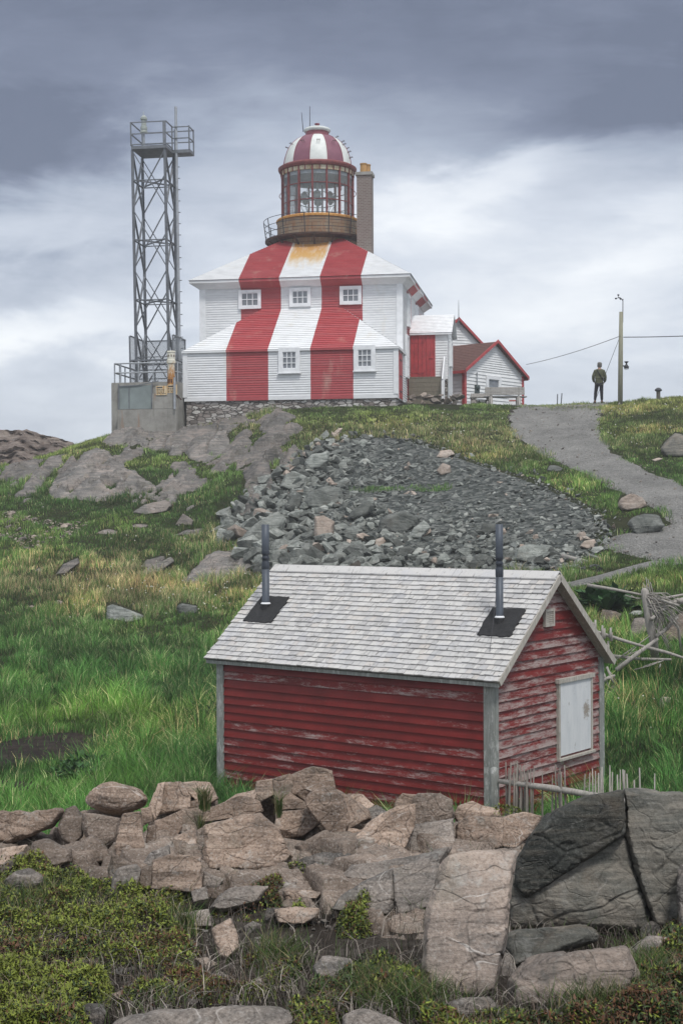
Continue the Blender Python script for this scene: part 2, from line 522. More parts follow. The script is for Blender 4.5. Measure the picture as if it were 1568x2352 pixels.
# -------- painted timber
def stripes_fn(rgh, shingle=False):
    W = (0.80, 0.81, 0.815)
    RD = (0.40, 0.055, 0.062)
    def fn(g):
        u = g.uv(); s = g.sep(u)
        o = g.obj()
        wob = g.m('MULTIPLY', g.m('SUBTRACT', g.noise(o, 3, 2), 0.5), 0.02)
        uc = g.m('MINIMUM', g.m('MAXIMUM', g.m('ADD', s[0], wob), 0.02), 9.18)
        k = g.m('MODULO', g.m('FLOOR', g.m('DIVIDE', uc, 1.84)), 2.0)
        n = g.noise(g.mapping(o, (1, 1, 4)), 2.2, 6, 0.7)
        wh = g.ramp(n, [(0.3, tuple(x * 0.86 for x in W)), (0.6, W)])
        rd = g.ramp(n, [(0.25, (0.33, 0.042, 0.05)), (0.5, RD), (0.8, (0.45, 0.075, 0.08))])
        c = g.mix(k, wh, rd)
        c = g.mix(g.m('MULTIPLY', g.col(), 0.10), c, (0.35, 0.33, 0.33))
        st = g.noise(g.mapping(o, (0.9, 0.9, 0.35)), 1.1, 5, 0.65)
        c = g.mix(g.m('MULTIPLY', g.step(st, 0.58, 0.75), 0.35), c, (0.62, 0.56, 0.44))
        if shingle:
            # rust run-off below the lantern on the middle stripe
            p = g.sep(o)
            near = g.m('MULTIPLY', g.step(p[2], 5.75, 6.9), g.step(g.m('ABSOLUTE', g.m('ADD', p[0], 0.0)), 1.05, 0.75))
            rn = g.noise(g.mapping(o, (3.0, 0.8, 0.8)), 1.4, 6, 0.7)
            c = g.mix(g.m('MULTIPLY', g.step(g.m('ADD', rn, g.m('MULTIPLY', near, 0.5)), 0.66, 1.0), g.m('MULTIPLY', near, 0.95)), c, g.ramp(g.step(p[2], 6.2, 7.7), [(0.0, (0.70, 0.52, 0.24)), (0.6, (0.66, 0.40, 0.12)), (1.0, (0.58, 0.27, 0.05))]))
        return {'Base Color': c, 'Normal': g.bump(g.noise(g.mapping(o, (2, 2, 12)), 6, 5), 0.25, 0.01)}
    return fn
M_STRIPE = mat('striped_clapboard_paint', stripes_fn(0.6), 0.55)
M_STRIPER = mat('striped_shingle_paint', stripes_fn(0.7, True), 0.65)
M_WHITE = plain('white_painted_wood', (0.78, 0.79, 0.80), 0.10, 4, 0.5)
M_WHITEB = plain('white_clapboard_paint', (0.76, 0.77, 0.77), 0.12, 1.4, 0.55)
M_REDT = plain('red_trim_paint', (0.42, 0.06, 0.062), 0.2, 5, 0.5)
M_REDDOOR = plain('red_door_paint', (0.40, 0.05, 0.055), 0.25, 3, 0.5)
M_PANE = plain('dark_window_glass', (0.20, 0.215, 0.235), 0.25, 2.5, 0.12, 0.0, 0, 0.6)
M_BROWNROOF = plain('brown_asphalt_shingles', (0.12, 0.058, 0.048), 0.3, 9, 0.85)
M_STEEL = plain('galvanised_steel', (0.17, 0.18, 0.195), 0.22, 5, 0.55, 0.35)
M_STEELL = plain('pale_galvanised_rail', (0.36, 0.38, 0.40), 0.2, 5, 0.5, 0.35)
M_BLACK = plain('black_metal', (0.03, 0.03, 0.035), 0.3, 8, 0.5)
M_DKRED = plain('dark_red_iron', (0.19, 0.05, 0.048), 0.35, 6, 0.55)
M_TAR = plain('black_tar_felt', (0.022, 0.022, 0.023), 0.4, 14, 0.8, 0, 0.5)
M_PIPE = plain('blue_grey_stovepipe', (0.075, 0.088, 0.108), 0.2, 5, 0.5, 0.2)
M_PIPED = plain('dark_pipe_joint', (0.04, 0.047, 0.06), 0.2, 8, 0.5, 0.2)
M_CONC = None
def conc(g):
    o = g.obj()
    n = g.noise(o, 1.4, 7, 0.7)
    c = g.ramp(n, [(0.3, (0.20, 0.19, 0.17)), (0.5, (0.29, 0.28, 0.255)), (0.7, (0.36, 0.35, 0.32))])
    s = g.noise(g.mapping(o, (3, 3, 0.3)), 1.5, 4, 0.6)
    c = g.mix(g.m('MULTIPLY', g.step(s, 0.55, 0.7), 0.5), c, (0.15, 0.145, 0.125))
    rs = g.noise(g.mapping(o, (2.2, 2.2, 0.25), loc=(4, 2, 0)), 1.3, 3, 0.6)
    c = g.mix(g.m('MULTIPLY', g.step(rs, 0.66, 0.74), 0.6), c, (0.30, 0.16, 0.09))
    return {'Base Color': c, 'Normal': g.bump(g.noise(o, 14, 6, 0.7), 0.4, 0.02)}
M_CONC = mat('weathered_concrete', conc, 0.9, 0.2)
M_GATE = plain('green_grey_steel_panel', (0.225, 0.26, 0.255), 0.18, 1.6, 0.6, 0.1)

def stonewall(g):
    o = g.mapping(g.obj(), (3.6, 3.6, 8.0))
    nz = g.n('ShaderNodeTexNoise', {'Vector': o, 'Scale': 0.9}).outputs[1]
    o2 = g.n('ShaderNodeVectorMath', {0: o, 1: nz}, operation='ADD').outputs[0]
    vo = g.n('ShaderNodeTexVoronoi', {'Vector': o2, 'Scale': 1.0}, feature='DISTANCE_TO_EDGE').outputs[0]
    vc = g.n('ShaderNodeTexVoronoi', {'Vector': o2, 'Scale': 1.0}).outputs[1]
    t = g.sep(vc)[0]
    c = g.ramp(t, [(0.0, (0.13, 0.115, 0.105)), (0.35, (0.30, 0.26, 0.235)), (0.7, (0.50, 0.47, 0.44)), (1.0, (0.62, 0.60, 0.56))])
    k = g.step(vo, 0.02, 0.10)
    c = g.mix(k, (0.12, 0.11, 0.10), c)
    n = g.noise(o, 3, 5, 0.7)
    c = g.mix(g.m('MULTIPLY', g.step(n, 0.5, 0.7), 0.4), c, (0.10, 0.09, 0.08))
    return {'Base Color': c, 'Normal': g.bump(g.m('ADD', k, g.m('MULTIPLY', n, 0.4)), 0.9, 0.06)}
M_STONE = mat('fieldstone_masonry', stonewall, 0.9, 0.2)

def brick(g):
    o = g.obj()
    s = g.sep(o)
    v = g.comb(g.m('ADD', s[0], s[1]), s[2], 0.0)
    b = g.n('ShaderNodeTexBrick', {'Vector': v, 'Color1': (0.15, 0.105, 0.088, 1), 'Color2': (0.20, 0.155, 0.135, 1), 'Mortar': (0.26, 0.235, 0.215, 1), 'Scale': 1.0, 'Mortar Size': 0.012, 'Brick Width': 0.215, 'Row Height': 0.075}).outputs[0]
    n = g.noise(o, 2.5, 5, 0.7)
    return g.mix(g.m('MULTIPLY', g.step(n, 0.45, 0.7), 0.35), b, (0.24, 0.21, 0.19))
M_BRICK = mat('weathered_brick', brick, 0.85, 0.2)

def drum(g):
    o = g.obj(); s = g.sep(o); u = g.sep(g.uv())
    v = g.comb(g.m('MULTIPLY', u[0], 1.9), u[1], 0.0)
    b = g.n('ShaderNodeTexBrick', {'Vector': v, 'Color1': (0.25, 0.185, 0.125, 1), 'Color2': (0.31, 0.245, 0.175, 1), 'Mortar': (0.13, 0.085, 0.06, 1), 'Scale': 1.0, 'Mortar Size': 0.018, 'Brick Width': 0.95, 'Row Height': 0.30}).outputs[0]
    n = g.noise(g.mapping(o, (2.4, 2.4, 0.5)), 1.6, 6, 0.7)
    c = g.mix(g.m('MULTIPLY', g.step(n, 0.44, 0.62), 0.8), b, (0.27, 0.12, 0.05))
    n2_ = g.noise(g.mapping(o, (3.5, 3.5, 0.8), loc=(3, 3, 1)), 1.9, 5, 0.7)
    return g.mix(g.m('MULTIPLY', g.step(n2_, 0.55, 0.7), 0.5), c, (0.44, 0.38, 0.28))
M_DRUM = mat('rust_stained_block_drum', drum, 0.8, 0.25)
def rust(g):
    n = g.noise(g.mapping(g.obj(), (2, 2, 1)), 3.0, 6, 0.7)
    return g.ramp(n, [(0.3, (0.30, 0.13, 0.03)), (0.5, (0.50, 0.24, 0.06)), (0.7, (0.60, 0.36, 0.14))])
M_RUST = mat('orange_rusted_flange', rust, 0.8, 0.2)
def rustdark(g):
    n = g.noise(g.obj(), 4.0, 6, 0.7)
    return g.ramp(n, [(0.35, (0.035, 0.022, 0.02)), (0.6, (0.09, 0.05, 0.04)), (0.75, (0.22, 0.11, 0.06))])
M_RUSTD = mat('dark_rusted_iron', rustdark, 0.8, 0.2)
def creamrust(g):
    n = g.noise(g.mapping(g.obj(), (2, 2, 0.7)), 3.5, 6, 0.7)
    return g.ramp(n, [(0.42, (0.62, 0.58, 0.44)), (0.55, (0.50, 0.40, 0.25)), (0.68, (0.26, 0.12, 0.05))])
M_CREAM = mat('cream_paint_with_rust', creamrust, 0.7, 0.3)
def hornpaint(g):
    o = g.obj(); z = g.sep(o)[2]
    n = g.noise(g.mapping(o, (6, 6, 2)), 2.0, 6, 0.7)
    c = g.ramp(n, [(0.3, (0.62, 0.60, 0.50)), (0.6, (0.70, 0.68, 0.58)), (0.75, (0.45, 0.33, 0.18))])
    k = g.step(g.m('SUBTRACT', n, g.m('MULTIPLY', z, 0.42)), 0.12, -0.06)
    cr_ = g.ramp(n, [(0.3, (0.26, 0.10, 0.035)), (0.55, (0.46, 0.22, 0.06)), (0.75, (0.60, 0.45, 0.22))])
    return g.mix(k, cr_, c)
M_HORN = mat('fog_horn_paint_with_rust', hornpaint, 0.7, 0.3)
def domefn(g):
    u = g.sep(g.uv()); o = g.obj()
    k = g.m('MODULO', g.m('FLOOR', g.m('DIVIDE', u[0], math.pi / 6)), 2.0)
    n = g.noise(o, 2.2, 6, 0.65)
    wh = g.ramp(n, [(0.3, (0.55, 0.58, 0.55)), (0.6, (0.68, 0.70, 0.67))])
    rd = g.ramp(n, [(0.3, (0.17, 0.055, 0.085)), (0.6, (0.22, 0.08, 0.115))])
    return g.mix(k, rd, wh)
M_DOME = mat('striped_dome_paint', domefn, 0.5, 0.4)
M_DOMEW = plain('pale_dome_paint', (0.60, 0.63, 0.60), 0.15, 3, 0.5)
M_DOMER = plain('faded_maroon_paint', (0.24, 0.065, 0.085), 0.25, 3, 0.5)
M_LENS = plain('grey_lamp_metal', (0.30, 0.34, 0.335), 0.2, 3, 0.4, 0.3)
M_CEIL = plain('shaded_lantern_ceiling', (0.34, 0.37, 0.39), 0.15, 2, 0.7)
M_POT = plain('ochre_clay_pot', (0.42, 0.24, 0.09), 0.2, 6, 0.8)

def glassfn(name, tint, tr):
    m = bpy.data.materials.new(name)
    m.use_nodes = True
    nt = m.node_tree; nt.nodes.clear(); g = G(nt)
    t = g.n('ShaderNodeBsdfTransparent', {'Color': (*tint, 1)}).outputs[0]
    gl = g.n('ShaderNodeBsdfGlossy', {'Color': (0.9, 0.95, 0.95, 1), 'Roughness': 0.03}).outputs[0]
    df = g.n('ShaderNodeBsdfDiffuse', {'Color': (0.93, 0.96, 0.93, 1)}).outputs[0]
    fr = g.n('ShaderNodeFresnel', {'IOR': 1.45}).outputs[0]
    a = g.n('ShaderNodeMixShader', {0: tr, 1: t, 2: df}).outputs[0]
    b = g.n('ShaderNodeMixShader', {0: g.m('MULTIPLY', fr, 0.8), 1: a, 2: gl}).outputs[0]
    nt.links.new(b, g.n('ShaderNodeOutputMaterial').inputs[0])
    return m
M_GLASS = glassfn('salt_hazed_glass', (0.985, 0.99, 0.985), 0.10)

def meshfn():
    m = bpy.data.materials.new('expanded_metal_mesh')
    m.use_nodes = True
    nt = m.node_tree; nt.nodes.clear(); g = G(nt)
    s = g.sep(g.uv())
    a = g.m('ADD', s[0], s[1]); b = g.m('SUBTRACT', s[0], s[1])
    f = lambda q: g.m('LESS_THAN', g.m('ABSOLUTE', g.m('SUBTRACT', g.m('FRACT', g.m('MULTIPLY', q, 14.0)), 0.5)), 0.16)
    k = g.m('MAXIMUM', f(a), f(b))
    t = g.n('ShaderNodeBsdfTransparent').outputs[0]
    d = g.n('ShaderNodeBsdfDiffuse', {'Color': (0.30, 0.32, 0.34, 1)}).outputs[0]
    mx = g.n('ShaderNodeMixShader', {0: k, 1: t, 2: d}).outputs[0]
    nt.links.new(mx, g.n('ShaderNodeOutputMaterial').inputs[0])
    return m
M_MESH = meshfn()

# -------- shed
def peel(bare, amt, lo=.99, hi=1.13):
    def fn(g):
        o = g.obj(); u = g.uv()
        # u.x = metres along the board, u.y = board number + height in board
        s = g.sep(u)
        wear = g.sep(g.col())[0]
        board = g.m('FLOOR', s[1])
        fr = g.m('FRACT', s[1])
        v = g.comb(s[0], g.m('MULTIPLY', s[1], 0.11), g.m('MULTIPLY', board, 3.7))
        paint = g.ramp(g.noise(v, 2.0, 5, 0.6), [(0.3, (0.118, 0.009, 0.007)), (0.6, (0.180, 0.014, 0.012)), (0.8, (0.22, 0.025, 0.019))])
        grain = g.noise(g.mapping(v, (1.6, 14.0, 1)), 9.0, 6, 0.78, 1.4)
        patch = g.noise(g.mapping(v, (0.8, 4.0, 1)), 3.6, 6, 0.72)
        wood = g.ramp(grain, [(0.3, tuple(x * 0.62 for x in bare)), (0.7, bare)])
        lev_ = g.m('ADD', g.m('ADD', g.m('MULTIPLY', grain, 0.55), g.m('MULTIPLY', patch, 0.75)), g.m('MULTIPLY', wear, amt))
        low = g.m('MULTIPLY', g.m('SUBTRACT', 1.0, fr), 0.06)
        k = g.step(g.m('ADD', lev_, low), lo, hi)
        c = g.mix(k, paint, wood)
        fleck = g.noise(g.mapping(v, (3, 14, 1)), 9.0, 3, 0.6)
        c = g.mix(g.m('MULTIPLY', g.step(fleck, 0.70, 0.76), 0.5), c, (0.45, 0.36, 0.34))
        h = g.m('ADD', g.m('MULTIPLY', grain, 0.5), g.m('MULTIPLY', k, -0.5))
        return {'Base Color': c, 'Normal': g.bump(h, 0.4, 0.006), 'Roughness': g.m('ADD', 0.5, g.m('MULTIPLY', k, 0.35))}
    return fn
M_SHEDL = mat('red_clapboard_paint', peel((0.43, 0.34, 0.32), 0.35, .92, 1.05), 0.6, 0.3)
M_SHEDG = mat('peeling_red_clapboard_paint', peel((0.42, 0.33, 0.31), 0.30, .875, 1.01), 0.6, 0.3)
def shing(g):
    o = g.obj(); c0 = g.col()
    t = g.sep(c0)[0]
    off = g.comb(g.m('MULTIPLY', t, 40.0), g.m('MULTIPLY', t, 23.0), 0.0)
    v = g.n('ShaderNodeVectorMath', {0: g.mapping(g.uv(), (5, 1.0, 1)), 1: off}, operation='ADD').outputs[0]
    gr = g.noise(g.mapping(v, (8, 1, 1)), 3.0, 5, 0.7)
    base = g.ramp(t, [(0.0, (0.42, 0.41, 0.40)), (0.4, (0.50, 0.49, 0.475)), (0.8, (0.57, 0.555, 0.53)), (1.0, (0.50, 0.465, 0.43))])
    c = g.mix(g.m('MULTIPLY', g.step(gr, 0.50, 0.68), 0.45), base, (0.33, 0.34, 0.37))
    bl = g.noise(o, 1.9, 5, 0.7)
    c = g.mix(g.m('MULTIPLY', g.step(bl, 0.5, 0.72), 0.4), c, (0.40, 0.42, 0.48))
    kn = g.noise(v, 6.0, 2, 0.5)
    c = g.mix(g.m('MULTIPLY', g.step(kn, 0.64, 0.71), 0.8), c, (0.11, 0.098, 0.088))
    sp = g.noise(g.mapping(o, loc=(5, 1, 2)), 9.0, 5, 0.75)
    c = g.mix(g.m('MULTIPLY', g.step(sp, 0.56, 0.68), 0.6), c, (0.20, 0.195, 0.185))
    return {'Base Color': c, 'Normal': g.bump(gr, 0.35, 0.006)}
M_SHING = mat('weathered_cedar_shingles', shing, 0.8, 0.2)
def greywood(name, c0, c1, chip=(0.62, 0.62, 0.60), ck=0.5):
    def fn(g):
        o = g.obj()
        gr = g.noise(g.mapping(o, (16, 16, 1.6)), 2.4, 6, 0.72, 0.6)
        c = g.ramp(gr, [(0.3, c0), (0.68, c1)])
        p = g.noise(g.mapping(o, (6, 6, 2)), 2.6, 6, 0.75)
        c = g.mix(g.m('MULTIPLY', g.step(p, 0.54, 0.62), ck), c, chip)
        mo = g.noise(o, 3.5, 5, 0.7)
        c = g.mix(g.m('MULTIPLY', g.step(mo, 0.58, 0.7), 0.45), c, (0.15, 0.18, 0.14))
        return {'Base Color': c, 'Normal': g.bump(gr, 0.5, 0.008)}
    return mat(name, fn, 0.85, 0.2)
M_POST = greywood('flaking_corner_board', (0.17, 0.18, 0.165), (0.33, 0.34, 0.32))
M_BARGE = greywood('weathered_barge_board', (0.30, 0.27, 0.23), (0.52, 0.49, 0.44), (0.66, 0.64, 0.60), 0.4)
M_DRIFT = greywood('silvered_driftwood', (0.19, 0.175, 0.155), (0.44, 0.41, 0.375), (0.42, 0.40, 0.37), 0.3)
M_STAKE = greywood('grey_brown_stakes', (0.10, 0.088, 0.075), (0.27, 0.245, 0.215), (0.34, 0.32, 0.29), 0.3)
M_BENCH = greywood('silvered_bench_wood', (0.26, 0.24, 0.22), (0.46, 0.44, 0.41), (0.55, 0.53, 0.50), 0.3)
M_POLE = greywood('mossy_treated_pole', (0.20, 0.195, 0.14), (0.33, 0.32, 0.24), (0.30, 0.31, 0.20), 0.3)
M_PLANK = greywood('brown_step_planks', (0.14, 0.12, 0.09), (0.25, 0.22, 0.17), (0.28, 0.26, 0.2), 0.3)
def shutter(g):
    o = g.obj()
    n = g.noise(g.mapping(o, (3, 3, 0.8)), 2.5, 6, 0.7)
    c = g.ramp(n, [(0.3, (0.55, 0.57, 0.59)), (0.6, (0.66, 0.67, 0.68))])
    k = g.noise(g.mapping(o, (6, 6, 2.2), loc=(3, 1, 2)), 2.2, 5, 0.75)
    c = g.mix(g.step(k, 0.64, 0.70), c, (0.20, 0.18, 0.16))
    p = g.sep(o)
    dx, dz = g.m('SUBTRACT', p[0], 2.30), g.m('SUBTRACT', p[2], 1.30)
    r = g.m('SQRT', g.m('ADD', g.m('MULTIPLY', dx, dx), g.m('MULTIPLY', g.m('MULTIPLY', dz, dz), 0.55)))
    f = g.noise(o, 22, 6, 0.75)
    c = g.mix(g.m('MULTIPLY', g.step(g.m('SUBTRACT', f, g.m('MULTIPLY', r, 3.2)), 0.18, 0.34), 0.8), c, (0.24, 0.19, 0.14))
    return c
M_SHUT = mat('flaking_white_shutter_paint', shutter, 0.6, 0.3)

# -------- ground
def soil(g):
    o = g.obj()
    n = g.noise(o, 0.6, 8, 0.7)
    c = g.ramp(n, [(0.3, (0.018, 0.024, 0.010)), (0.48, (0.032, 0.042, 0.016)), (0.62, (0.055, 0.056, 0.026)), (0.75, (0.09, 0.078, 0.045))])
    f = g.noise(o, 14, 6, 0.75)
    c = g.mix(g.step(f, 0.42, 0.62), tuple([0.022, 0.024, 0.012]), c)
    pe = g.ramp(g.noise(o, 3.0, 7, 0.72), [(0.3, (0.018, 0.014, 0.011)), (0.5, (0.045, 0.037, 0.030)), (0.66, (0.10, 0.088, 0.075))])
    c = g.mix(g.step(g.sep(o)[1], 11.5, 10.0), c, pe)
    return {'Base Color': c, 'Normal': g.bump(f, 0.9, 0.05)}
M_SOIL = mat('turf_and_soil', soil, 0.95, 0.1)
def gravel(g):
    o = g.obj()
    vo = g.n('ShaderNodeTexVoronoi', {'Vector': o, 'Scale': 26.0})
    t = g.sep(vo.outputs[1])[0]
    n = g.noise(o, 0.75, 6, 0.7)
    b = g.ramp(n, [(0.3, (0.125, 0.122, 0.115)), (0.5, (0.23, 0.224, 0.212)), (0.7, (0.33, 0.32, 0.30))])
    c = g.mix(0.35, b, g.ramp(t, [(0, (0.07, 0.07, 0.068)), (0.6, (0.20, 0.196, 0.186)), (1, (0.42, 0.41, 0.38))]))
    f = g.noise(o, 30, 4, 0.7)
    c = g.mix(g.m('MULTIPLY', g.step(f, 0.5, 0.65), 0.35), c, (0.09, 0.095, 0.09))
    return {'Base Color': c, 'Normal': g.bump(g.m('ADD', vo.outputs[0], f), 0.8, 0.05)}
M_GRAVEL = mat('grey_crushed_gravel', gravel, 0.95, 0.15)
def scree(g):
    o = g.obj()
    vo = g.n('ShaderNodeTexVoronoi', {'Vector': o, 'Scale': 7.0})
    t = g.sep(vo.outputs[1])[0]
    c = g.ramp(t, [(0, (0.03, 0.034, 0.032)), (0.5, (0.075, 0.083, 0.078)), (1, (0.16, 0.165, 0.155))])
    return {'Base Color': c, 'Normal': g.bump(vo.outputs[0], 1.0, 0.12)}
M_SCREE = mat('green_grey_scree', scree, 0.95, 0.15)
def mud(g):
    o = g.obj()
    n = g.noise(o, 2.2, 7, 0.75)
    c = g.ramp(n, [(0.35, (0.010, 0.007, 0.006)), (0.5, (0.024, 0.017, 0.013)), (0.68, (0.055, 0.040, 0.031))])
    return {'Base Color': c, 'Normal': g.bump(n, 0.9, 0.10), 'Roughness': 0.8}
M_MUD = mat('wet_peat_mud', mud, 0.8, 0.15)
def blade(g):
    return {'Base Color': g.col()}
M_BLADE = mat('grass_blades', blade, 0.75, 0.15)
M_LEAF = mat('heath_leaves', blade, 0.6, 0.3)
def bark(g):
    return g.ramp(g.noise(g.obj(), 30, 4), [(0.3, (0.10, 0.085, 0.075)), (0.7, (0.26, 0.23, 0.21))])
M_TWIG = mat('dry_twigs', bark, 0.9, 0.1)
# person
M_JACKET = plain('olive_jacket_cloth', (0.085, 0.09, 0.05), 0.35, 9, 0.9, 0, 0.4)
M_TROUS = plain('dark_trouser_cloth', (0.018, 0.018, 0.022), 0.3, 9, 0.9)
M_SKIN = plain('skin', (0.42, 0.26, 0.19), 0.1, 8, 0.6)
M_CAP = plain('grey_knit_cap', (0.13, 0.12, 0.11), 0.25, 20, 0.95)
M_BOOT = plain('black_boots', (0.012, 0.012, 0.013), 0.3, 10, 0.7)

# ---------------------------------------------------------------- camera
cam = bpy.data.cameras.new('camera')
cam.sensor_fit = 'HORIZONTAL'
cam.sensor_width = 24.0
cam.lens = 24.0 * F / 1568.0
cam.clip_start = 0.1
cam.clip_end = 3000
co = bpy.data.objects.new('camera', cam)
COL.objects.link(co)
co.matrix_world = Matrix.Rotation(R(90), 4, 'X') @ Matrix.Rotation(-ROLL, 4, 'Z')
SC.camera = co
SC.render.resolution_x, SC.render.resolution_y = 682, 1024
SC.view_settings.view_transform = 'Standard'
SC.view_settings.look = 'None'
SC.view_settings.exposure = EXPOSURE = 0.58
SC.view_settings.gamma = 1.0
SC.cycles.volume_bounces = 1
SC.cycles.max_bounces = 6
SC.cycles.diffuse_bounces = 3
SC.cycles.transparent_max_bounces = 16
SC.cycles.use_denoising = True

# ---------------------------------------------------------------- sky and sun
SUN_EL, SUN_AZ = R(60), R(158)      # azimuth clockwise from +Y: behind the camera, a little to the left
w = bpy.data.worlds.new('World')
SC.world = w
w.use_nodes = True
nt = w.node_tree
nt.nodes.clear()
g = G(nt)
d = g.n('ShaderNodeTexCoord').outputs['Generated']
s3 = g.sep(d)
yy = g.m('MAXIMUM', s3[1], 0.08)
u_ = g.m('DIVIDE', s3[0], yy)
v_ = g.m('DIVIDE', s3[2], yy)
front = g.step(s3[1], 0.1, 0.5)
def vblob(px, py, sx, sy, rot=0.0, wob=None):
    a, b = lev(px, py)
    cu, cv = float(a) / F, -float(b) / F
    du, dv = g.m('SUBTRACT', uw, cu), g.m('SUBTRACT', vw, cv)
    c_, s_ = math.cos(R(rot)), math.sin(R(rot))
    p = g.m('DIVIDE', g.m('ADD', g.m('MULTIPLY', du, c_), g.m('MULTIPLY', dv, s_)), sx / F)
    q = g.m('DIVIDE', g.m('SUBTRACT', g.m('MULTIPLY', dv, c_), g.m('MULTIPLY', du, s_)), sy / F)
    r2 = g.m('ADD', g.m('MULTIPLY', p, p), g.m('MULTIPLY', q, q))
    return g.m('MULTIPLY', g.m('EXPONENT', g.m('MULTIPLY', r2, -1.0)), front)
# cloud texture stretched along a gentle diagonal; it also warps the broad masses
st1 = g.mapping(g.comb(u_, v_, 0.0), (3.0, 9.0, 1), (0, 0, R(-14)))
n1 = g.noise(st1, 2.0, 7, 0.58, 0.5)
st2 = g.mapping(g.comb(u_, v_, 3.0), (6.0, 13.0, 1), (0, 0, R(10)))
n2_ = g.noise(st2, 2.6, 6, 0.55, 0.3)
uw = g.m('ADD', u_, g.m('MULTIPLY', g.m('SUBTRACT', n2_, 0.5), 0.10))
vw = g.m('ADD', v_, g.m('MULTIPLY', g.m('SUBTRACT', n1, 0.5), 0.11))
# brightness of the cloud deck by elevation (real overcast: pale near the horizon, dark belly, bright overhead)
base = g.ramp(g.m('MULTIPLY', g.m('ADD', vw, 0.0), 1.0, clamp=True), [(0.0, 0.60), (0.06, 0.66), (0.14, 0.66), (0.21, 0.62), (0.26, 0.42), (0.31, 0.20), (0.37, 0.10), (0.55, 0.26), (1.0, 0.75)])
val = g.m('ADD', base, 0.0)
for (px, py, sx, sy, rot, amp) in SKY_BLOBS:
    val = g.m('ADD', val, g.m('MULTIPLY', vblob(px, py, sx, sy, rot), amp))
val = g.m('ADD', val, g.m('MULTIPLY', g.m('SUBTRACT', n1, 0.5), 0.42))
val = g.m('ADD', val, g.m('MULTIPLY', g.m('SUBTRACT', n2_, 0.5), 0.22))
st3 = g.mapping(g.comb(u_, v_, 7.0), (7.0, 30.0, 1), (0, 0, R(-9)))
val = g.m('ADD', val, g.m('MULTIPLY', g.m('SUBTRACT', g.noise(st3, 2.2, 6, 0.62, 0.6), 0.5), 0.17))
# overhead and behind the camera the deck is brighter
up = g.step(s3[2], 0.42, 0.85)
back = g.step(s3[1], 0.3, -0.3)
val = g.m('ADD', val, g.m('MULTIPLY', up, 0.14))
val = g.m('ADD', val, g.m('MULTIPLY', back, -0.06))
val = g.m('MULTIPLY', g.m('MAXIMUM', val, 0.07), 0.73)
ccol = g.ramp(g.m('MULTIPLY', val, 0.8, clamp=True), [(0.0, (0.088, 0.104, 0.150)), (0.13, (0.148, 0.170, 0.232)), (0.25, (0.276, 0.311, 0.383)), (0.40, (0.48, 0.515, 0.575)), (0.56, (0.70, 0.72, 0.742)), (0.75, (0.93, 0.935, 0.94)), (1.0, (1.25, 1.25, 1.25))])
sky = g.n('ShaderNodeTexSky', sky_type='NISHITA', sun_disc=False, sun_elevation=SUN_EL, sun_rotation=SUN_AZ).outputs[0]
skyc = g.mix(1.0, sky, (0.1, 0.1, 0.1), 'MULTIPLY')
tot = g.mix(0.93, skyc, ccol)
bg = g.n('ShaderNodeBackground', {'Color': tot, 'Strength': 1.0}).outputs[0]
nt.links.new(bg, g.n('ShaderNodeOutputWorld').inputs[0])

sl = bpy.data.lights.new('sun', 'SUN')
sl.energy = 1.5
sl.angle = R(10)
sl.color = (1.0, 0.965, 0.92)
so = bpy.data.objects.new('sun', sl)
COL.objects.link(so)
sd = Vector((math.sin(SUN_AZ) * math.cos(SUN_EL), math.cos(SUN_AZ) * math.cos(SUN_EL), math.sin(SUN_EL)))
so.rotation_euler = sd.to_track_quat('Z', 'Y').to_euler()
so.location = sd * 50
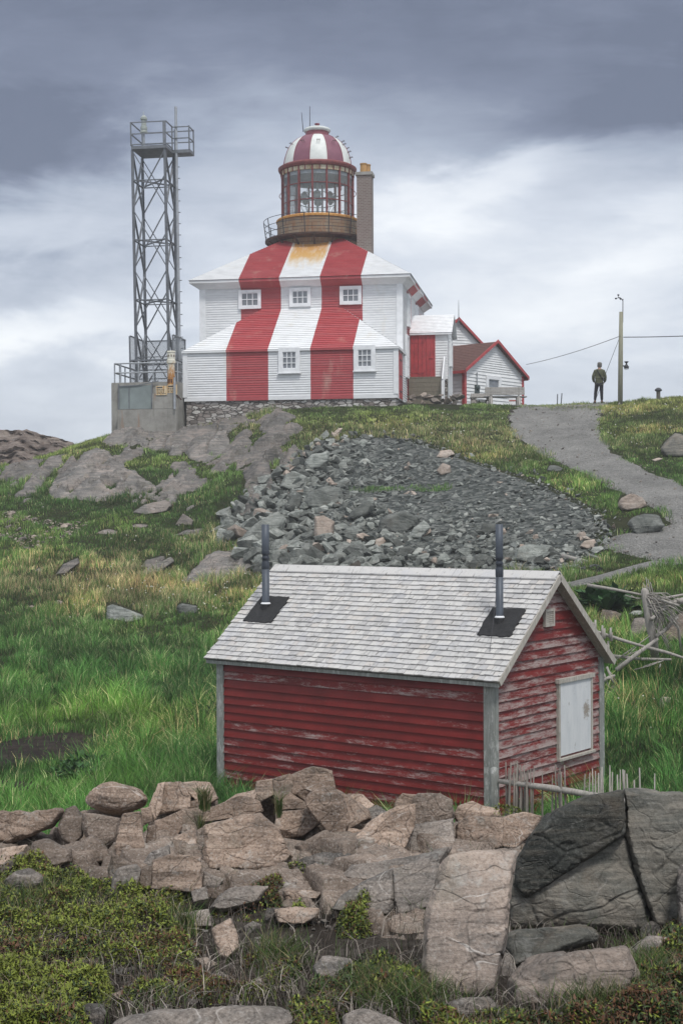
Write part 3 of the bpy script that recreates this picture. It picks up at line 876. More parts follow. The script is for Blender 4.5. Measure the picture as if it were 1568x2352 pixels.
# ================================================================ TERRAIN
def zy(Y, y): return -(y - CY) / F * Y
FG = [(0.5, ('z', -1.80)), (3.0, ('z', -1.84)), (4.6, ('z', -1.86)), (5.2, 2356), (6.2, 2215), (7.4, 2085), (8.2, 1996), (8.7, 1955), (9.3, 1925), (9.9, ('z', -2.3)), (10.6, ('z', -2.6)), (12, ('z', -3.2)), (14, ('z', -3.85)), (16, ('z', -4.0))]
BACK = [(74, ('z', 4.4)), (84, ('z', 3.2)), (100, ('z', 0.0)), (140, ('z', -8)), (300, ('z', -22))]
COLS = {
    0: FG + [(18.5, 1880), (22, 1775), (26, 1705), (32, 1560), (38, 1420), (44, 1295), (48, 1205), (52, 1135), (57, 1082), (60, 1062), (63, ('z', 1.6)), (72, ('z', -1)), (100, ('z', -6)), (300, ('z', -24))],
    150: FG + [(18.5, 1880), (22, 1775), (26, 1705), (32, 1555), (38, 1410), (44, 1285), (48, 1195), (52, 1125), (57, 1045), (60.5, 1012), (64, ('z', 2.2)), (74, ('z', -1)), (100, ('z', -6)), (300, ('z', -24))],
    260: FG + [(18.5, 1870), (22, 1760), (26, 1695), (32, 1545), (38, 1405), (44, 1285), (48, 1195), (52, 1120), (57, 1025), (60.5, 975), (64, ('z', 3.6)), (74, ('z', 1)), (100, ('z', -5)), (300, ('z', -24))],
    430: FG + [(18.5, 1870), (21, 1800), (26, 1685), (32, 1535), (38, 1400), (44, 1290), (48, 1205), (52, 1130), (56, 1045), (60, 985), (62, ('z', 3.7)), (66, ('z', 4.3))] + BACK,
    620: FG + [(21, 1800), (26, 1670), (32, 1515), (38, 1370), (44, 1245), (47, 1180), (51, 1090), (55, 1020), (58, 965), (60, 934), (62, ('z', 4.5)), (66, ('z', 4.8))] + BACK,
    780: FG + [(21, 1800), (26, 1650), (32, 1470), (36, 1355), (39, 1295), (44, 1200), (48, 1125), (52, 1060), (56, 990), (59, 935), (60.5, 922), (62, ('z', 4.75)), (66, ('z', 4.9))] + BACK,
    950: FG + [(21, 1800), (26, 1640), (32, 1450), (36, 1345), (38, 1305), (43, 1200), (48, 1105), (52, 1040), (56, 980), (60, 926), (62, ('z', 4.82)), (66, ('z', 5.0))] + BACK,
    1160: FG + [(21, 1790), (26, 1610), (32, 1420), (36, 1310), (40, 1228), (44, 1150), (48, 1083), (52, 1028), (57, 970), (61.5, 930), (66, ('z', 4.9))] + BACK,
    1300: FG + [(20, 1830), (23, 1700), (27, 1500), (32, 1352), (36, 1285), (40, 1205), (45, 1115), (49, 1058), (53, 1010), (58, 962), (63, 928), (67, ('z', 4.8))] + BACK,
    1450: FG + [(20, 1840), (22, 1720), (25, 1570), (28, 1455), (32, 1340), (35, 1275), (38, 1218), (42, 1145), (47, 1068), (52, 1005), (58, 945), (62, 916), (66, ('z', 4.9))] + BACK,
    1568: FG + [(20, 1840), (22, 1710), (25, 1560), (28, 1440), (32, 1330), (35, 1270), (38, 1212), (42, 1135), (46, 1080), (52, 990), (57, 930), (60.5, 906), (66, ('z', 4.95))] + BACK,
}
COLS[-900] = COLS[0]; COLS[2400] = COLS[1568]
for k_ in COLS: COLS[k_] = sorted(COLS[k_], key=lambda t: t[0])
YG = np.exp(np.linspace(math.log(0.5), math.log(300), 900))
UG = np.arange(-2600, 4200, 20.0)
_us = sorted(COLS)
_T = []
for u in _us:
    ys = [a for a, b in COLS[u]]
    zs = [b[1] if isinstance(b, tuple) else zy(a, b) for a, b in COLS[u]]
    _T.append(np.interp(YG, ys, zs))
_T = np.array(_T)
ZG = np.stack([np.interp(UG, _us, _T[:, j]) for j in range(len(YG))], 1)
def _blur(A, s, ax):
    r = int(3 * s)
    k = np.exp(-0.5 * (np.arange(-r, r + 1) / s) ** 2); k /= k.sum()
    pad = [(0, 0), (0, 0)]; pad[ax] = (r, r)
    B = np.pad(A, pad, mode='edge')
    return np.apply_along_axis(lambda v: np.convolve(v, k, 'valid'), ax, B)
ZG = _blur(_blur(ZG, 5.0, 1), 2.5, 0)

def terrain0(X, Y):
    u = CX + F * X / Y
    iu = np.clip((u - UG[0]) / 20.0, 0, len(UG) - 1.001)
    iy = np.clip((np.log(Y) - math.log(0.5)) / (math.log(300) - math.log(0.5)) * (len(YG) - 1), 0, len(YG) - 1.001)
    a, b = iu.astype(int), iy.astype(int)
    fa, fb = iu - a, iy - b
    return (ZG[a, b] * (1 - fa) + ZG[a + 1, b] * fa) * (1 - fb) + (ZG[a, b + 1] * (1 - fa) + ZG[a + 1, b + 1] * fa) * fb

def terrain(X, Y):
    X, Y = np.asarray(X, float), np.asarray(Y, float)
    shp = X.shape
    X, Y = X.ravel(), np.maximum(Y.ravel(), 0.5)
    z = terrain0(X, Y)
    amp = np.clip((Y - 4) / 20, 0.25, 1.0) * np.where(Y > 59.5, np.clip(1 - (Y - 59.5) / 3, 0.25, 1), 1)
    z = z + 0.16 * amp * n2(X, Y, 3.1, 3, 11)
    return z.reshape(shp)

def tz(X, Y): return float(terrain(np.array([X]), np.array([Y]))[0])

_YS = np.concatenate([np.linspace(3.2, 14, 50), np.linspace(14.3, 90, 170)])
def ground_hit(x, y):
    """world points where the rays through photo positions meet the ground"""
    x, y = np.atleast_1d(np.asarray(x, float)), np.atleast_1d(np.asarray(y, float))
    a, b = lev(x, y)
    a, b = a / F, b / F
    out = np.zeros((len(x), 3))
    for s in range(0, len(x), 20000):
        aa, bb = a[s:s + 20000], b[s:s + 20000]
        YY = np.broadcast_to(_YS[None, :], (len(aa), len(_YS)))
        dz = -bb[:, None] * YY - terrain0((aa[:, None] * YY).ravel(), YY.ravel()).reshape(YY.shape)
        below = dz <= 0
        k = np.where(below.any(1), below.argmax(1), len(_YS) - 1)
        k = np.maximum(k, 1)
        r = np.arange(len(aa))
        d0, d1 = dz[r, k - 1], dz[r, k]
        t = np.clip(d0 / (d0 - d1 + 1e-9), 0, 1)
        Yh = _YS[k - 1] * (1 - t) + _YS[k] * t
        sl = np.maximum((d0 - d1) / (_YS[k] - _YS[k - 1]), .12)
        for _ in range(3):
            e = -bb * Yh - terrain(aa * Yh, Yh)
            Yh = Yh + np.clip(e / sl, -.8, .8) * .8
        X = aa * Yh
        out[s:s + 20000] = np.stack([X, Yh, terrain(X, Yh)], 1)
    return out

def gh(x, y): return Vector(ground_hit([x], [y])[0])

# ground sheet (fan grid: fine near the viewer, coarse far away)
def fan_grid(us, ys):
    U, Yg = np.meshgrid(us, ys, indexing='ij')
    X = (U - CX) / F * Yg
    return X, Yg
us = np.concatenate([np.linspace(-2500, -220, 60), np.linspace(-200, 1770, 330), np.linspace(1800, 4100, 60)])
ys = np.concatenate([np.linspace(0.6, 4, 20), np.linspace(4.1, 12, 130), np.linspace(12.2, 66, 330), np.exp(np.linspace(math.log(67), math.log(290), 60))])
Xg, Yg_ = fan_grid(us, ys)
Zg = terrain(Xg, Yg_)
nu, ny = Xg.shape
idx = np.arange(nu * ny).reshape(nu, ny)
Q = np.stack([idx[:-1, :-1], idx[1:, :-1], idx[1:, 1:], idx[:-1, 1:]], -1).reshape(-1, 4)
tag(np_obj('ground', np.stack([Xg.ravel(), Yg_.ravel(), Zg.ravel()], 1), Q, M_SOIL), kind='structure')

def strip_sheet(name, rows, mat_, lift=0.05, nx=24, sub=14, kind='structure', wob=5.0):
    """rows: (y, x_left, x_right) in photo px, laid on the ground"""
    rows = np.array(rows, float)
    t = np.linspace(0, len(rows) - 1, (len(rows) - 1) * sub + 1)
    R_ = np.stack([np.interp(t, np.arange(len(rows)), rows[:, i]) for i in range(3)], 1)
    R_ = _blur(R_, sub * 0.3, 0)
    wl = fbm(np.stack([t * 1.9, t * 0 + 3, t * 0], 1), 4, 0.7, 3) * wob
    wr = fbm(np.stack([t * 1.9, t * 0 + 8, t * 0], 1), 4, 0.7, 4) * wob
    xs = np.stack([np.linspace(a + p, b + q, nx) for a, b, p, q in zip(R_[:, 1], R_[:, 2], wl, wr)])
    ysr = np.repeat(R_[:, 0][:, None], nx, 1)
    P = ground_hit(xs.ravel(), ysr.ravel())
    e = np.minimum(np.arange(nx), np.arange(nx)[::-1]) / (nx * 0.12)
    P[:, 2] += np.tile(np.clip(e, 0, 1) * lift * 1.4 - lift * 0.4, len(xs))
    idx = np.arange(xs.size).reshape(xs.shape)
    q = np.stack([idx[:-1, :-1], idx[:-1, 1:], idx[1:, 1:], idx[1:, :-1]], -1).reshape(-1, 4)
    return tag(np_obj(name, P, q, mat_), kind=kind)

PATH_ROWS = [(1302, 1545, 1700), (1288, 1490, 1700), (1272, 1415, 1700), (1255, 1368, 1700), (1238, 1385, 1700), (1222, 1440, 1700), (1206, 1540, 1700), (1190, 1532, 1690), (1165, 1490, 1660), (1130, 1415, 1600), (1105, 1365, 1550), (1085, 1325, 1500),
             (1060, 1268, 1445), (1040, 1222, 1415), (1015, 1192, 1392), (995, 1170, 1380), (975, 1160, 1377), (955, 1163, 1382), (942, 1168, 1390), (934, 1172, 1396)]
strip_sheet('path', PATH_ROWS, M_GRAVEL, 0.05, 40, wob=24)
# continuation of the path over the brow, level with the crest
c0, c1 = gh(1172, 934), gh(1396, 934)
V = []
for k in range(8):
    for j in range(12):
        p = c0.lerp(c1, j / 11)
        Y = p.y + k * 0.8
        X = p.x * Y / p.y
        V.append((X, Y, tz(X, Y) + 0.06))
idx = np.arange(96).reshape(8, 12)
tag(np_obj('path', np.array(V), np.stack([idx[:-1, :-1], idx[:-1, 1:], idx[1:, 1:], idx[1:, :-1]], -1).reshape(-1, 4), M_GRAVEL), kind='structure')
FOOT_ROWS = [(1291, 1490, 1592), (1300, 1455, 1512), (1311, 1418, 1468), (1322, 1378, 1434), (1333, 1336, 1396), (1343, 1296, 1350), (1352, 1262, 1308)]
strip_sheet('footpath', FOOT_ROWS, M_GRAVEL, 0.05, 14, wob=3)
def rows_poly(rows): return [(r[1], r[0]) for r in rows] + [(r[2], r[0]) for r in rows[::-1]]
PATH_POLY, FOOT_POLY = rows_poly(PATH_ROWS), rows_poly(FOOT_ROWS)
MUD_ROWS1 = [(1686, 90, 175), (1694, 40, 235), (1702, 5, 262), (1714, -40, 262), (1726, -80, 225), (1738, -120, 172), (1750, -140, 120), (1762, -150, 50), (1774, -150, -10)]
MUD_ROWS2 = [(1735, 200, 262), (1742, 150, 270), (1750, 130, 240), (1757, 118, 190)]
MUD_ROWS3 = [(1796, -60, 60), (1808, -60, 92), (1820, -70, 85), (1832, -80, 40)]
for r_ in (MUD_ROWS1, MUD_ROWS2, MUD_ROWS3): strip_sheet('mud', r_, M_MUD, 0.03, 30, wob=26)
MUD_POLYS = [rows_poly(r_) for r_ in (MUD_ROWS1, MUD_ROWS2, MUD_ROWS3)]
PILE = [(518, 1215), (560, 1170), (610, 1120), (650, 1078), (700, 1042), (760, 1015), (830, 1003), (960, 1010), (1045, 1042), (1130, 1075), (1230, 1100), (1300, 1135), (1375, 1175), (1400, 1215), (1385, 1262), (1330, 1300), (1240, 1318), (1100, 1325), (900, 1330), (700, 1330), (600, 1320), (560, 1270)]
SCREE_ROWS = [(1005, 820, 900), (1030, 720, 1010), (1060, 672, 1080), (1090, 640, 1190), (1120, 610, 1275), (1150, 580, 1335), (1180, 545, 1385), (1210, 520, 1400), (1240, 530, 1395), (1270, 560, 1380), (1300, 590, 1325), (1330, 600, 1240), (1370, 600, 1200)]
strip_sheet('scree_ground', SCREE_ROWS, M_SCREE, 0.04, 60, wob=12)

# ---------------------------------------------------------------- far brown cliff on the left
hx = np.linspace(-420, 190, 120)
prof = np.interp(hx, [-420, -200, -60, 0, 28, 52, 70, 92, 110, 140, 165, 190], [1010, 1002, 990, 988, 986, 982, 988, 999, 1001, 1007, 1016, 1050])
rows = []
for k, t in enumerate(np.linspace(0, 1, 60)):
    Yk = 72 + 10 * t
    for x_, p_ in zip(hx, prof):
        a, b = lev(x_, p_)
        ztop = -float(b) / F * 82
        zz = -2.0 + (ztop + 2.0) * (t ** 0.8)
        rows.append((float(a) / F * Yk, Yk, zz))
HV = np.array(rows)
st_ = HV[:, 2] * 2.2 + HV[:, 0] * 0.5 + fbm(HV * 0.5, 3, 0.5, 4) * 2
HV[:, 1] += 0.9 * np.abs((st_ % 1) - 0.5) + 0.9 * fbm(HV * 0.8, 4, 0.6, 9)
HV[:, 2] += 0.30 * fbm(HV * np.array([1.1, 0.3, 0.3]), 4, 0.6, 21)
idx = np.arange(60 * 120).reshape(60, 120)
hq = np.stack([idx[:-1, :-1], idx[:-1, 1:], idx[1:, 1:], idx[1:, :-1]], -1).reshape(-1, 4)
back = HV[-120:].copy(); back[:, 1] += 14; back[:, 2] -= 9
HV = np.concatenate([HV, back])
bi = np.arange(120) + 7200
hq = np.concatenate([hq, np.stack([idx[-1, :-1], idx[-1, 1:], bi[1:], bi[:-1]], -1)])
tag(np_obj('rocky_hill', HV, hq, M_HILL, smooth=False), kind='structure')
# ================================================================ LIGHTHOUSE
LH_A = R(9.2)
LHM = Matrix.Translation((-2.19, 60.74, 4.81)) @ Matrix.Rotation(-LH_A, 4, 'Z')
LHI = LHM.inverted()
def lh_plane(px, py, yl):
    """local (x, z) of a photo position on the plane y = yl of the lighthouse"""
    p = LHM @ Vector((0, yl, 0)); n = LHM.to_3x3() @ Vector((0, 1, 0))
    q = LHI @ ray_plane(px, py, p, n)
    return q.x, q.z
lh = thing('lighthouse', 'red and white striped wooden lighthouse with domed lantern on the hilltop', 'lighthouse', LHM)
W2 = 4.6
su = lambda p: p[0] + W2            # stripe coordinate along the front
sy = lambda p: p[1] - 2.8           # stripe coordinate along the sides
YB = 12.0
# stone footing
mb = MB(); mb.box(-W2 + .04, W2 - .04, .04, YB - .04, -3.0, -0.005); mb.build('foundation', M_STONE, lh)
# lower front block
EH, UH = 2.15, 5.42
mb = MB()
mb.courses((-W2, 0, 0.16), (W2, 0, 0.16), (W2, 0, EH), (-W2, 0, EH), 20, .034, su)
mb.courses((W2, 0, 0.16), (W2, 2.8, 0.16), (W2, 2.8, EH), (W2, 0, EH), 20, .034, lambda p: 0.5)
mb.courses((-W2, 2.8, 0.16), (-W2, 0, 0.16), (-W2, 0, EH), (-W2, 2.8, EH), 20, .034, lambda p: 0.5)
mb.box(-W2 - .03, W2 + .03, -.03, 2.8, 0.0, 0.16, su)
mb.build('lower_wall', M_STRIPE, lh)
for x in (-W2, W2):
    mb = MB(); mb.box(x - .08 if x < 0 else x - .12, x + .12 if x < 0 else x + .08, -.055, .1, 0.17, EH - .02)
    mb.build('corner_board', M_WHITE, lh)
# lower hipped roof
o_ = .10
mb = MB()
A, B = (-W2 - o_, -o_, EH), (W2 + o_, -o_, EH)
C, D = (W2 - 2.75, 2.8, 4.28), (-W2 + 2.75, 2.8, 4.28)
mb.courses(A, B, C, D, 22, .026, su)
mb.courses(B, (W2 + o_, 2.8, EH), C, C, 22, .026, lambda p: 0.5)
mb.courses((-W2 - o_, 2.8, EH), A, D, D, 22, .026, lambda p: 0.5)
mb.box(-W2 - o_ - .01, W2 + o_ + .01, -o_ - .01, 2.79, EH - .07, EH - .002, su)
mb.build('lower_roof', M_STRIPER, lh)
# upper house
x0u, x1u = -4.62, 4.5
mb = MB()
mb.courses((x0u, 2.8, 0.1), (x1u, 2.8, 0.1), (x1u, 2.8, UH), (x0u, 2.8, UH), 50, .032, su)
mb.courses((x1u, 2.8, 0.1), (x1u, YB, 0.1), (x1u, YB, UH), (x1u, 2.8, UH), 50, .032, sy)
mb.courses((x0u, YB, 0.1), (x0u, 2.8, 0.1), (x0u, 2.8, UH), (x0u, YB, UH), 50, .032, sy)
mb.courses((x1u, YB, 0.1), (x0u, YB, 0.1), (x0u, YB, UH), (x1u, YB, UH), 50, .032, su)
mb.build('upper_wall', M_STRIPE, lh)
for x in (x0u, x1u):
    s = -1 if x < 0 else 1
    mb = MB(); mb.box(min(x + s * .045, x - s * .22), max(x + s * .055, x - s * .22), 2.74, 2.9, .1, UH - .01)
    mb.build('corner_board', M_WHITE, lh)
mb = MB(); mb.box(x1u - .1, x1u + .045, YB - .16, YB + .04, .1, UH - .01); mb.build('corner_board', M_WHITE, lh)
# boxed eaves (cornice)
CZ = 5.62
e = .42
mb = MB()
mb.hexa([(x0u - .06, 2.74, UH - .16), (x1u + .06, 2.74, UH - .16), (x1u + .06, YB + .06, UH - .16), (x0u - .06, YB + .06, UH - .16)],
        [(x0u - e + .08, 2.8 - e + .08, CZ - .12), (x1u + e - .08, 2.8 - e + .08, CZ - .12), (x1u + e - .08, YB + e - .08, CZ - .12), (x0u - e + .08, YB + e - .08, CZ - .12)], lambda p: 0)
mb.box(x0u - e, x1u + e, 2.8 - e, YB + e, CZ - .12, CZ, lambda p: 0)
for i, f in enumerate(mb.f):
    pts = [mb.v[k] for k in f]
    # split the front and right faces into stripes by adding the coordinate per corner
    ys_ = [p[1] for p in pts]; xs_ = [p[0] for p in pts]
    mb.uv[i] = [(su(p), p[2]) for p in pts] if max(ys_) - min(ys_) < 1.0 else ([(sy(p), p[2]) for p in pts] if max(xs_) - min(xs_) < 1 else [(su(p), 0) for p in pts])
mb.build('eaves', M_STRIPE, lh)
# upper roof: truncated pyramid up to the drum
cxl, cyl, rt = -0.06, 7.4, 1.45
zt = 7.97
q = [(x0u - e - .03, 2.8 - e - .03, CZ + .004), (x1u + e + .03, 2.8 - e - .03, CZ + .004), (x1u + e + .03, YB + e + .03, CZ + .004), (x0u - e - .03, YB + e + .03, CZ + .004)]
t = [(cxl - rt, cyl - rt, zt), (cxl + rt, cyl - rt, zt), (cxl + rt, cyl + rt, zt), (cxl - rt, cyl + rt, zt)]
mb = MB()
for i, sf in ((0, su), (1, lambda p: 0.5), (2, su), (3, lambda p: 0.5)):
    j = (i + 1) % 4
    mb.courses(q[i], q[j], t[j], t[i], 34, .026, sf)
mb.build('upper_roof', M_STRIPER, lh)

def window(parent, M, w, h, nx, ny, trim=.14, sill=True):
    """sash window facing -y in the frame M (origin at opening centre)"""
    def T(mbx): mbx.v = [tuple(M @ Vector(p)) for p in mbx.v]; return mbx
    mb = MB()
    a, b = w / 2, h / 2
    mb.box(-a - trim, -a, -.06, .06, -b - trim, b + trim)
    mb.box(a, a + trim, -.06, .06, -b - trim, b + trim)
    mb.box(-a, a, -.058, .06, b, b + trim)
    mb.box(-a, a, -.058, .06, -b - trim, -b)
    if sill: mb.box(-a - trim - .04, a + trim + .04, -.10, .02, -b - trim - .045, -b - trim - .002)
    wd = T(mb).build('window', M_WHITE, parent)
    mb = MB(); mb.box(-a, a, .003, .012, -b, b)
    T(mb).build('pane', M_PANE, wd)
    mb = MB()
    for i in range(1, nx): mb.box(-a + w * i / nx - .016, -a + w * i / nx + .016, -.035, .001, -b, b)
    for j in range(1, ny): mb.box(-a, a, -.033, .001, -b + h * j / ny - .016, -b + h * j / ny + .016)
    fr = .028
    mb.box(-a, -a + fr, -.034, .0005, -b, b); mb.box(a - fr, a, -.034, .0005, -b, b)
    mb.box(-a, a, -.0335, .0004, b - fr, b); mb.box(-a, a, -.0335, .0004, -b, -b + fr)
    T(mb).build('glazing_bars', M_WHITE, wd)
    return wd
for (xa, xb, ya, yb_) in ((555, 593, 672, 703), (671.5, 707, 667, 698), (787, 823.5, 663, 693)):
    p0, p1 = lh_plane(xa, yb_, 2.76), lh_plane(xb, ya, 2.76)
    window(lh, Matrix.Translation(((p0[0] + p1[0]) / 2, 2.735, (p0[1] + p1[1]) / 2)), p1[0] - p0[0], p1[1] - p0[1], 3, 2, .13, False)
for (xa, xb, ya, yb_) in ((649, 680, 807.5, 847), (822, 853, 802.5, 842.5)):
    p0, p1 = lh_plane(xa, yb_, -.03), lh_plane(xb, ya, -.03)
    window(lh, Matrix.Translation(((p0[0] + p1[0]) / 2, -.06, (p0[1] + p1[1]) / 2)), p1[0] - p0[0], p1[1] - p0[1], 3, 3, .17, True)
RS = lambda y, z: Matrix.Translation((x1u + .06, y, z)) @ Matrix.Rotation(R(90), 4, 'Z')
for (y, z, w_, h_, nx, ny) in ((5.0, 4.35, .62, 1.25, 2, 4), (8.6, 4.35, .62, 1.25, 2, 4), (10.6, 4.35, .5, 1.0, 2, 3), (4.3, 2.2, .55, 1.7, 2, 4)):
    window(lh, RS(y, z), w_, h_, nx, ny, .12, False)
# red plank door on the right end of the front block
mb = MB()
for k in range(6): mb.box(W2 + .02, W2 + .05, .75 + k * .15, .75 + k * .15 + .145, .05, 2.0)
dr = mb.build('side_door', M_REDDOOR, lh)
for z in (.35, 1.0, 1.7):
    mb = MB(); mb.box(W2 + .049, W2 + .07, .78, 1.4, z - .03, z + .03); mb.build('hinge', M_BLACK, dr)
mb = MB(); mb.box(W2 + .01, W2 + .045, .62, .74, .02, 2.1); mb.box(W2 + .01, W2 + .045, 1.66, 1.78, .02, 2.1); mb.build('door_frame', M_REDT, dr)

# ---- drum, gallery, lantern, dome
LC = (cxl, cyl, 0)
mb = MB(); mb.lathe([(1.94, 7.1), (1.94, 8.06)], 48, LC); mb.build('drum_base', M_DRUM, lh, smooth=True)
mb = MB(); mb.lathe([(1.9, 8.00), (2.48, 8.05), (2.52, 8.06), (2.52, 8.14), (1.9, 8.15)], 48, LC)
for k in range(16):
    a = 2 * math.pi * k / 16 + .1
    c, s = math.cos(a), math.sin(a)
    mb.bar((cxl + 1.9 * c, cyl + 1.9 * s, 7.62), (cxl + 2.42 * c, cyl + 2.42 * s, 8.03), .07)
gal = mb.build('gallery', M_RUSTD, lh, smooth=False)
mb = MB()
NP = 14
for k in range(NP):
    a = 2 * math.pi * (k + .35) / NP
    c, s = math.cos(a), math.sin(a)
    mb.tube([(cxl + 2.46 * c, cyl + 2.46 * s, 8.12), (cxl + 2.58 * c, cyl + 2.58 * s, 9.05)], .022, 6)
for zz, rr in ((9.04, 2.58), (8.72, 2.54), (8.42, 2.50)):
    mb.tube([(cxl + rr * math.cos(2 * math.pi * k / 56), cyl + rr * math.sin(2 * math.pi * k / 56), zz + (0.0)) for k in range(57)], .015, 5, False)
mb.build('gallery_railing', M_BLACK, lh)
mb = MB(); mb.lathe([(1.93, 8.15), (1.94, 9.0)], 48, LC); mb.build('drum', M_DRUM, lh, smooth=True)
mb = MB(); mb.lathe([(1.94, 9.0), (1.985, 9.01), (1.985, 9.09), (1.93, 9.14), (1.5, 9.15)], 48, LC); mb.build('drum_flange', M_RUST, lh)
RL = 1.70
mb = MB()
NM = 16
a_off = R(-90 - 7 + 9.2)
for k in range(NM):
    a = a_off + 2 * math.pi * k / NM
    c, s = math.cos(a), math.sin(a)
    p = Vector((cxl + RL * c, cyl + RL * s, 0))
    mb.bar(p + Vector((0, 0, 9.12)), p + Vector((0, 0, 11.45)), .075, .11, (c, s, 0))
for zz in (9.85, 10.62):
    for k in range(NM):
        a, b = a_off + 2 * math.pi * k / NM, a_off + 2 * math.pi * (k + 1) / NM
        mb.bar((cxl + RL * math.cos(a), cyl + RL * math.sin(a), zz), (cxl + RL * math.cos(b), cyl + RL * math.sin(b), zz), .035, .04)
cage = mb.build('lantern_cage', M_DKRED, lh)
mb = MB()
for k in range(0, NM, 2):   # curved hand grips on the outside
    a = a_off + 2 * math.pi * k / NM
    c, s = math.cos(a), math.sin(a)
    mb.tube([(cxl + (RL + .05 + .10 * math.sin(math.pi * j / 6)) * c, cyl + (RL + .05 + .10 * math.sin(math.pi * j / 6)) * s, 10.22 + .30 * j / 6) for j in range(7)], .017, 5)
mb.build('hand_grips', M_DKRED, cage)
mb = MB()
for k in range(NM):
    a, b = a_off + 2 * math.pi * k / NM, a_off + 2 * math.pi * (k + 1) / NM
    P = [(cxl + 1.68 * math.cos(x), cyl + 1.68 * math.sin(x)) for x in (a, b)]
    mb.face([(*P[0], 9.12), (*P[1], 9.12), (*P[1], 11.42), (*P[0], 11.42)])
mb.build('lantern_glass', M_GLASS, lh)
mb = MB(); mb.lathe([(1.70, 11.22), (1.735, 11.24), (1.735, 11.42)], 48, LC); mb.build('lantern_frieze', M_CREAM, lh)
mb = MB(); mb.lathe([(1.70, 11.42), (1.84, 11.45), (1.88, 11.54), (1.88, 11.60), (1.74, 11.68), (1.64, 11.69)], 48, LC)
cor = mb.build('lantern_cornice', M_DKRED, lh)
mb = MB()
for k in range(NM * 2):
    a = a_off + 2 * math.pi * k / (NM * 2)
    mb.bar((cxl + 1.745 * math.cos(a), cyl + 1.745 * math.sin(a), 11.22), (cxl + 1.745 * math.cos(a), cyl + 1.745 * math.sin(a), 11.44), .05)
mb.build('frieze_strips', M_DKRED, cor)
prof = [(1.645, 11.69), (1.63, 11.85), (1.57, 12.12), (1.48, 12.38), (1.36, 12.60), (1.20, 12.80), (1.00, 12.98), (.80, 13.09), (.58, 13.16)]
mb = MB(); mb.lathe(prof, 60, LC)
a_d = R(-90 + 9.2 + 3 - 15)
mb2 = MB(); mb2.lathe(prof, 60, LC, a_d, a_d + 2 * math.pi)
for i, f in enumerate(mb2.f):
    k = i // (len(prof) - 1)
    mb2.uv[i] = [(((k + .5) / 60 * 2 * math.pi) % (2 * math.pi) + 1e-3 + math.pi / 6, 0)] * len(f)
dome = mb2.build('dome', M_DOME, lh, smooth=True)
mb = MB()
for k in range(12):
    a = a_d + 2 * math.pi * k / 12
    mb.tube([(cxl + (r + .012) * math.cos(a), cyl + (r + .012) * math.sin(a), z) for r, z in prof], .016, 5, False)
mb.build('dome_ribs', M_DOMER, dome)
mb = MB()
def step_(a, r, z, sl):
    c, s = math.cos(a), math.sin(a)
    tx, ty = -s, c
    for d in (-.05, .05):
        mb.tube([(cxl + r * c + tx * d, cyl + r * s + ty * d, z), (cxl + (r + .15) * c + tx * d, cyl + (r + .15) * s + ty * d, z + .06)], .012, 4)
    mb.tube([(cxl + (r + .15) * c - tx * .09, cyl + (r + .15) * s - ty * .09, z + .06), (cxl + (r + .15) * c + tx * .09, cyl + (r + .15) * s + ty * .09, z + .06)], .014, 4)
for k in range(12): step_(a_d + 2 * math.pi * (k + .5) / 12, 1.36, 12.60, 0)
for r, z in ((1.60, 12.0), (1.52, 12.28), (1.20, 12.80), (.9, 13.04)):
    step_(R(-90 + 9.2 + 72), r, z, 0)
mb.build('dome_steps', M_RUSTD, dome)
mb = MB(); mb.lathe([(.56, 13.14), (.545, 13.42), (.5, 13.43)], 36, LC); mb.build('vent_neck', M_DOMER, lh, smooth=False)
mb = MB(); mb.lathe([(.5, 13.36), (.61, 13.38), (.645, 13.45), (.62, 13.52), (.5, 13.57), (.2, 13.62), (.0, 13.63)], 36, LC); cap = mb.build('vent_cap', M_DOMEW, lh, smooth=True)
mb = MB(); mb.lathe([(.09, 13.60), (.10, 13.74), (.13, 13.76), (.13, 13.79), (0, 13.80)], 20, LC); mb.build('finial', M_DOMER, cap)
for dx, z1, ln in ((-.30, 14.55, .0), (-.62, 14.28, -.08)):
    mb = MB(); mb.tube([(cxl + dx, cyl - .3, 13.35), (cxl + dx + ln, cyl - .3, z1)], [.022, .012], 6); mb.build('aerial', M_BLACK, lh)
# lamps inside: a frame of reflectors
mb = MB(); mb.lathe([(0, 11.40), (1.64, 11.40)], 32, LC)
mb.lathe([(1.64, 11.42), (1.66, 11.05)], 32, LC); mb.build('lantern_ceiling', M_CEIL, lh)
mb = MB(); mb.lathe([(1.66, 9.16), (0.0, 9.17)], 32, LC); mb.build('lantern_floor', M_CEIL, lh)
mb = MB()
mb.tube([(cxl, cyl, 9.15), (cxl, cyl, 11.4)], .06, 8)
for rr, zz in ((.85, 9.95), (.85, 10.35)):
    mb.tube([(cxl + rr * math.cos(2 * math.pi * k / 24), cyl + rr * math.sin(2 * math.pi * k / 24), zz) for k in range(25)], .022, 5, False)
for k in range(8):
    a = 2 * math.pi * k / 8 + .15
    mb.tube([(cxl + .85 * math.cos(a), cyl + .85 * math.sin(a), 9.95), (cxl + .15 * math.cos(a), cyl + .15 * math.sin(a), 11.3)], .012, 4)
    mb.tube([(cxl + .85 * math.cos(a), cyl + .85 * math.sin(a), 9.95), (cxl + .5 * math.cos(a), cyl + .5 * math.sin(a), 9.2)], .014, 4)
lamp = mb.build('lamp_frame', M_LENS, lh)
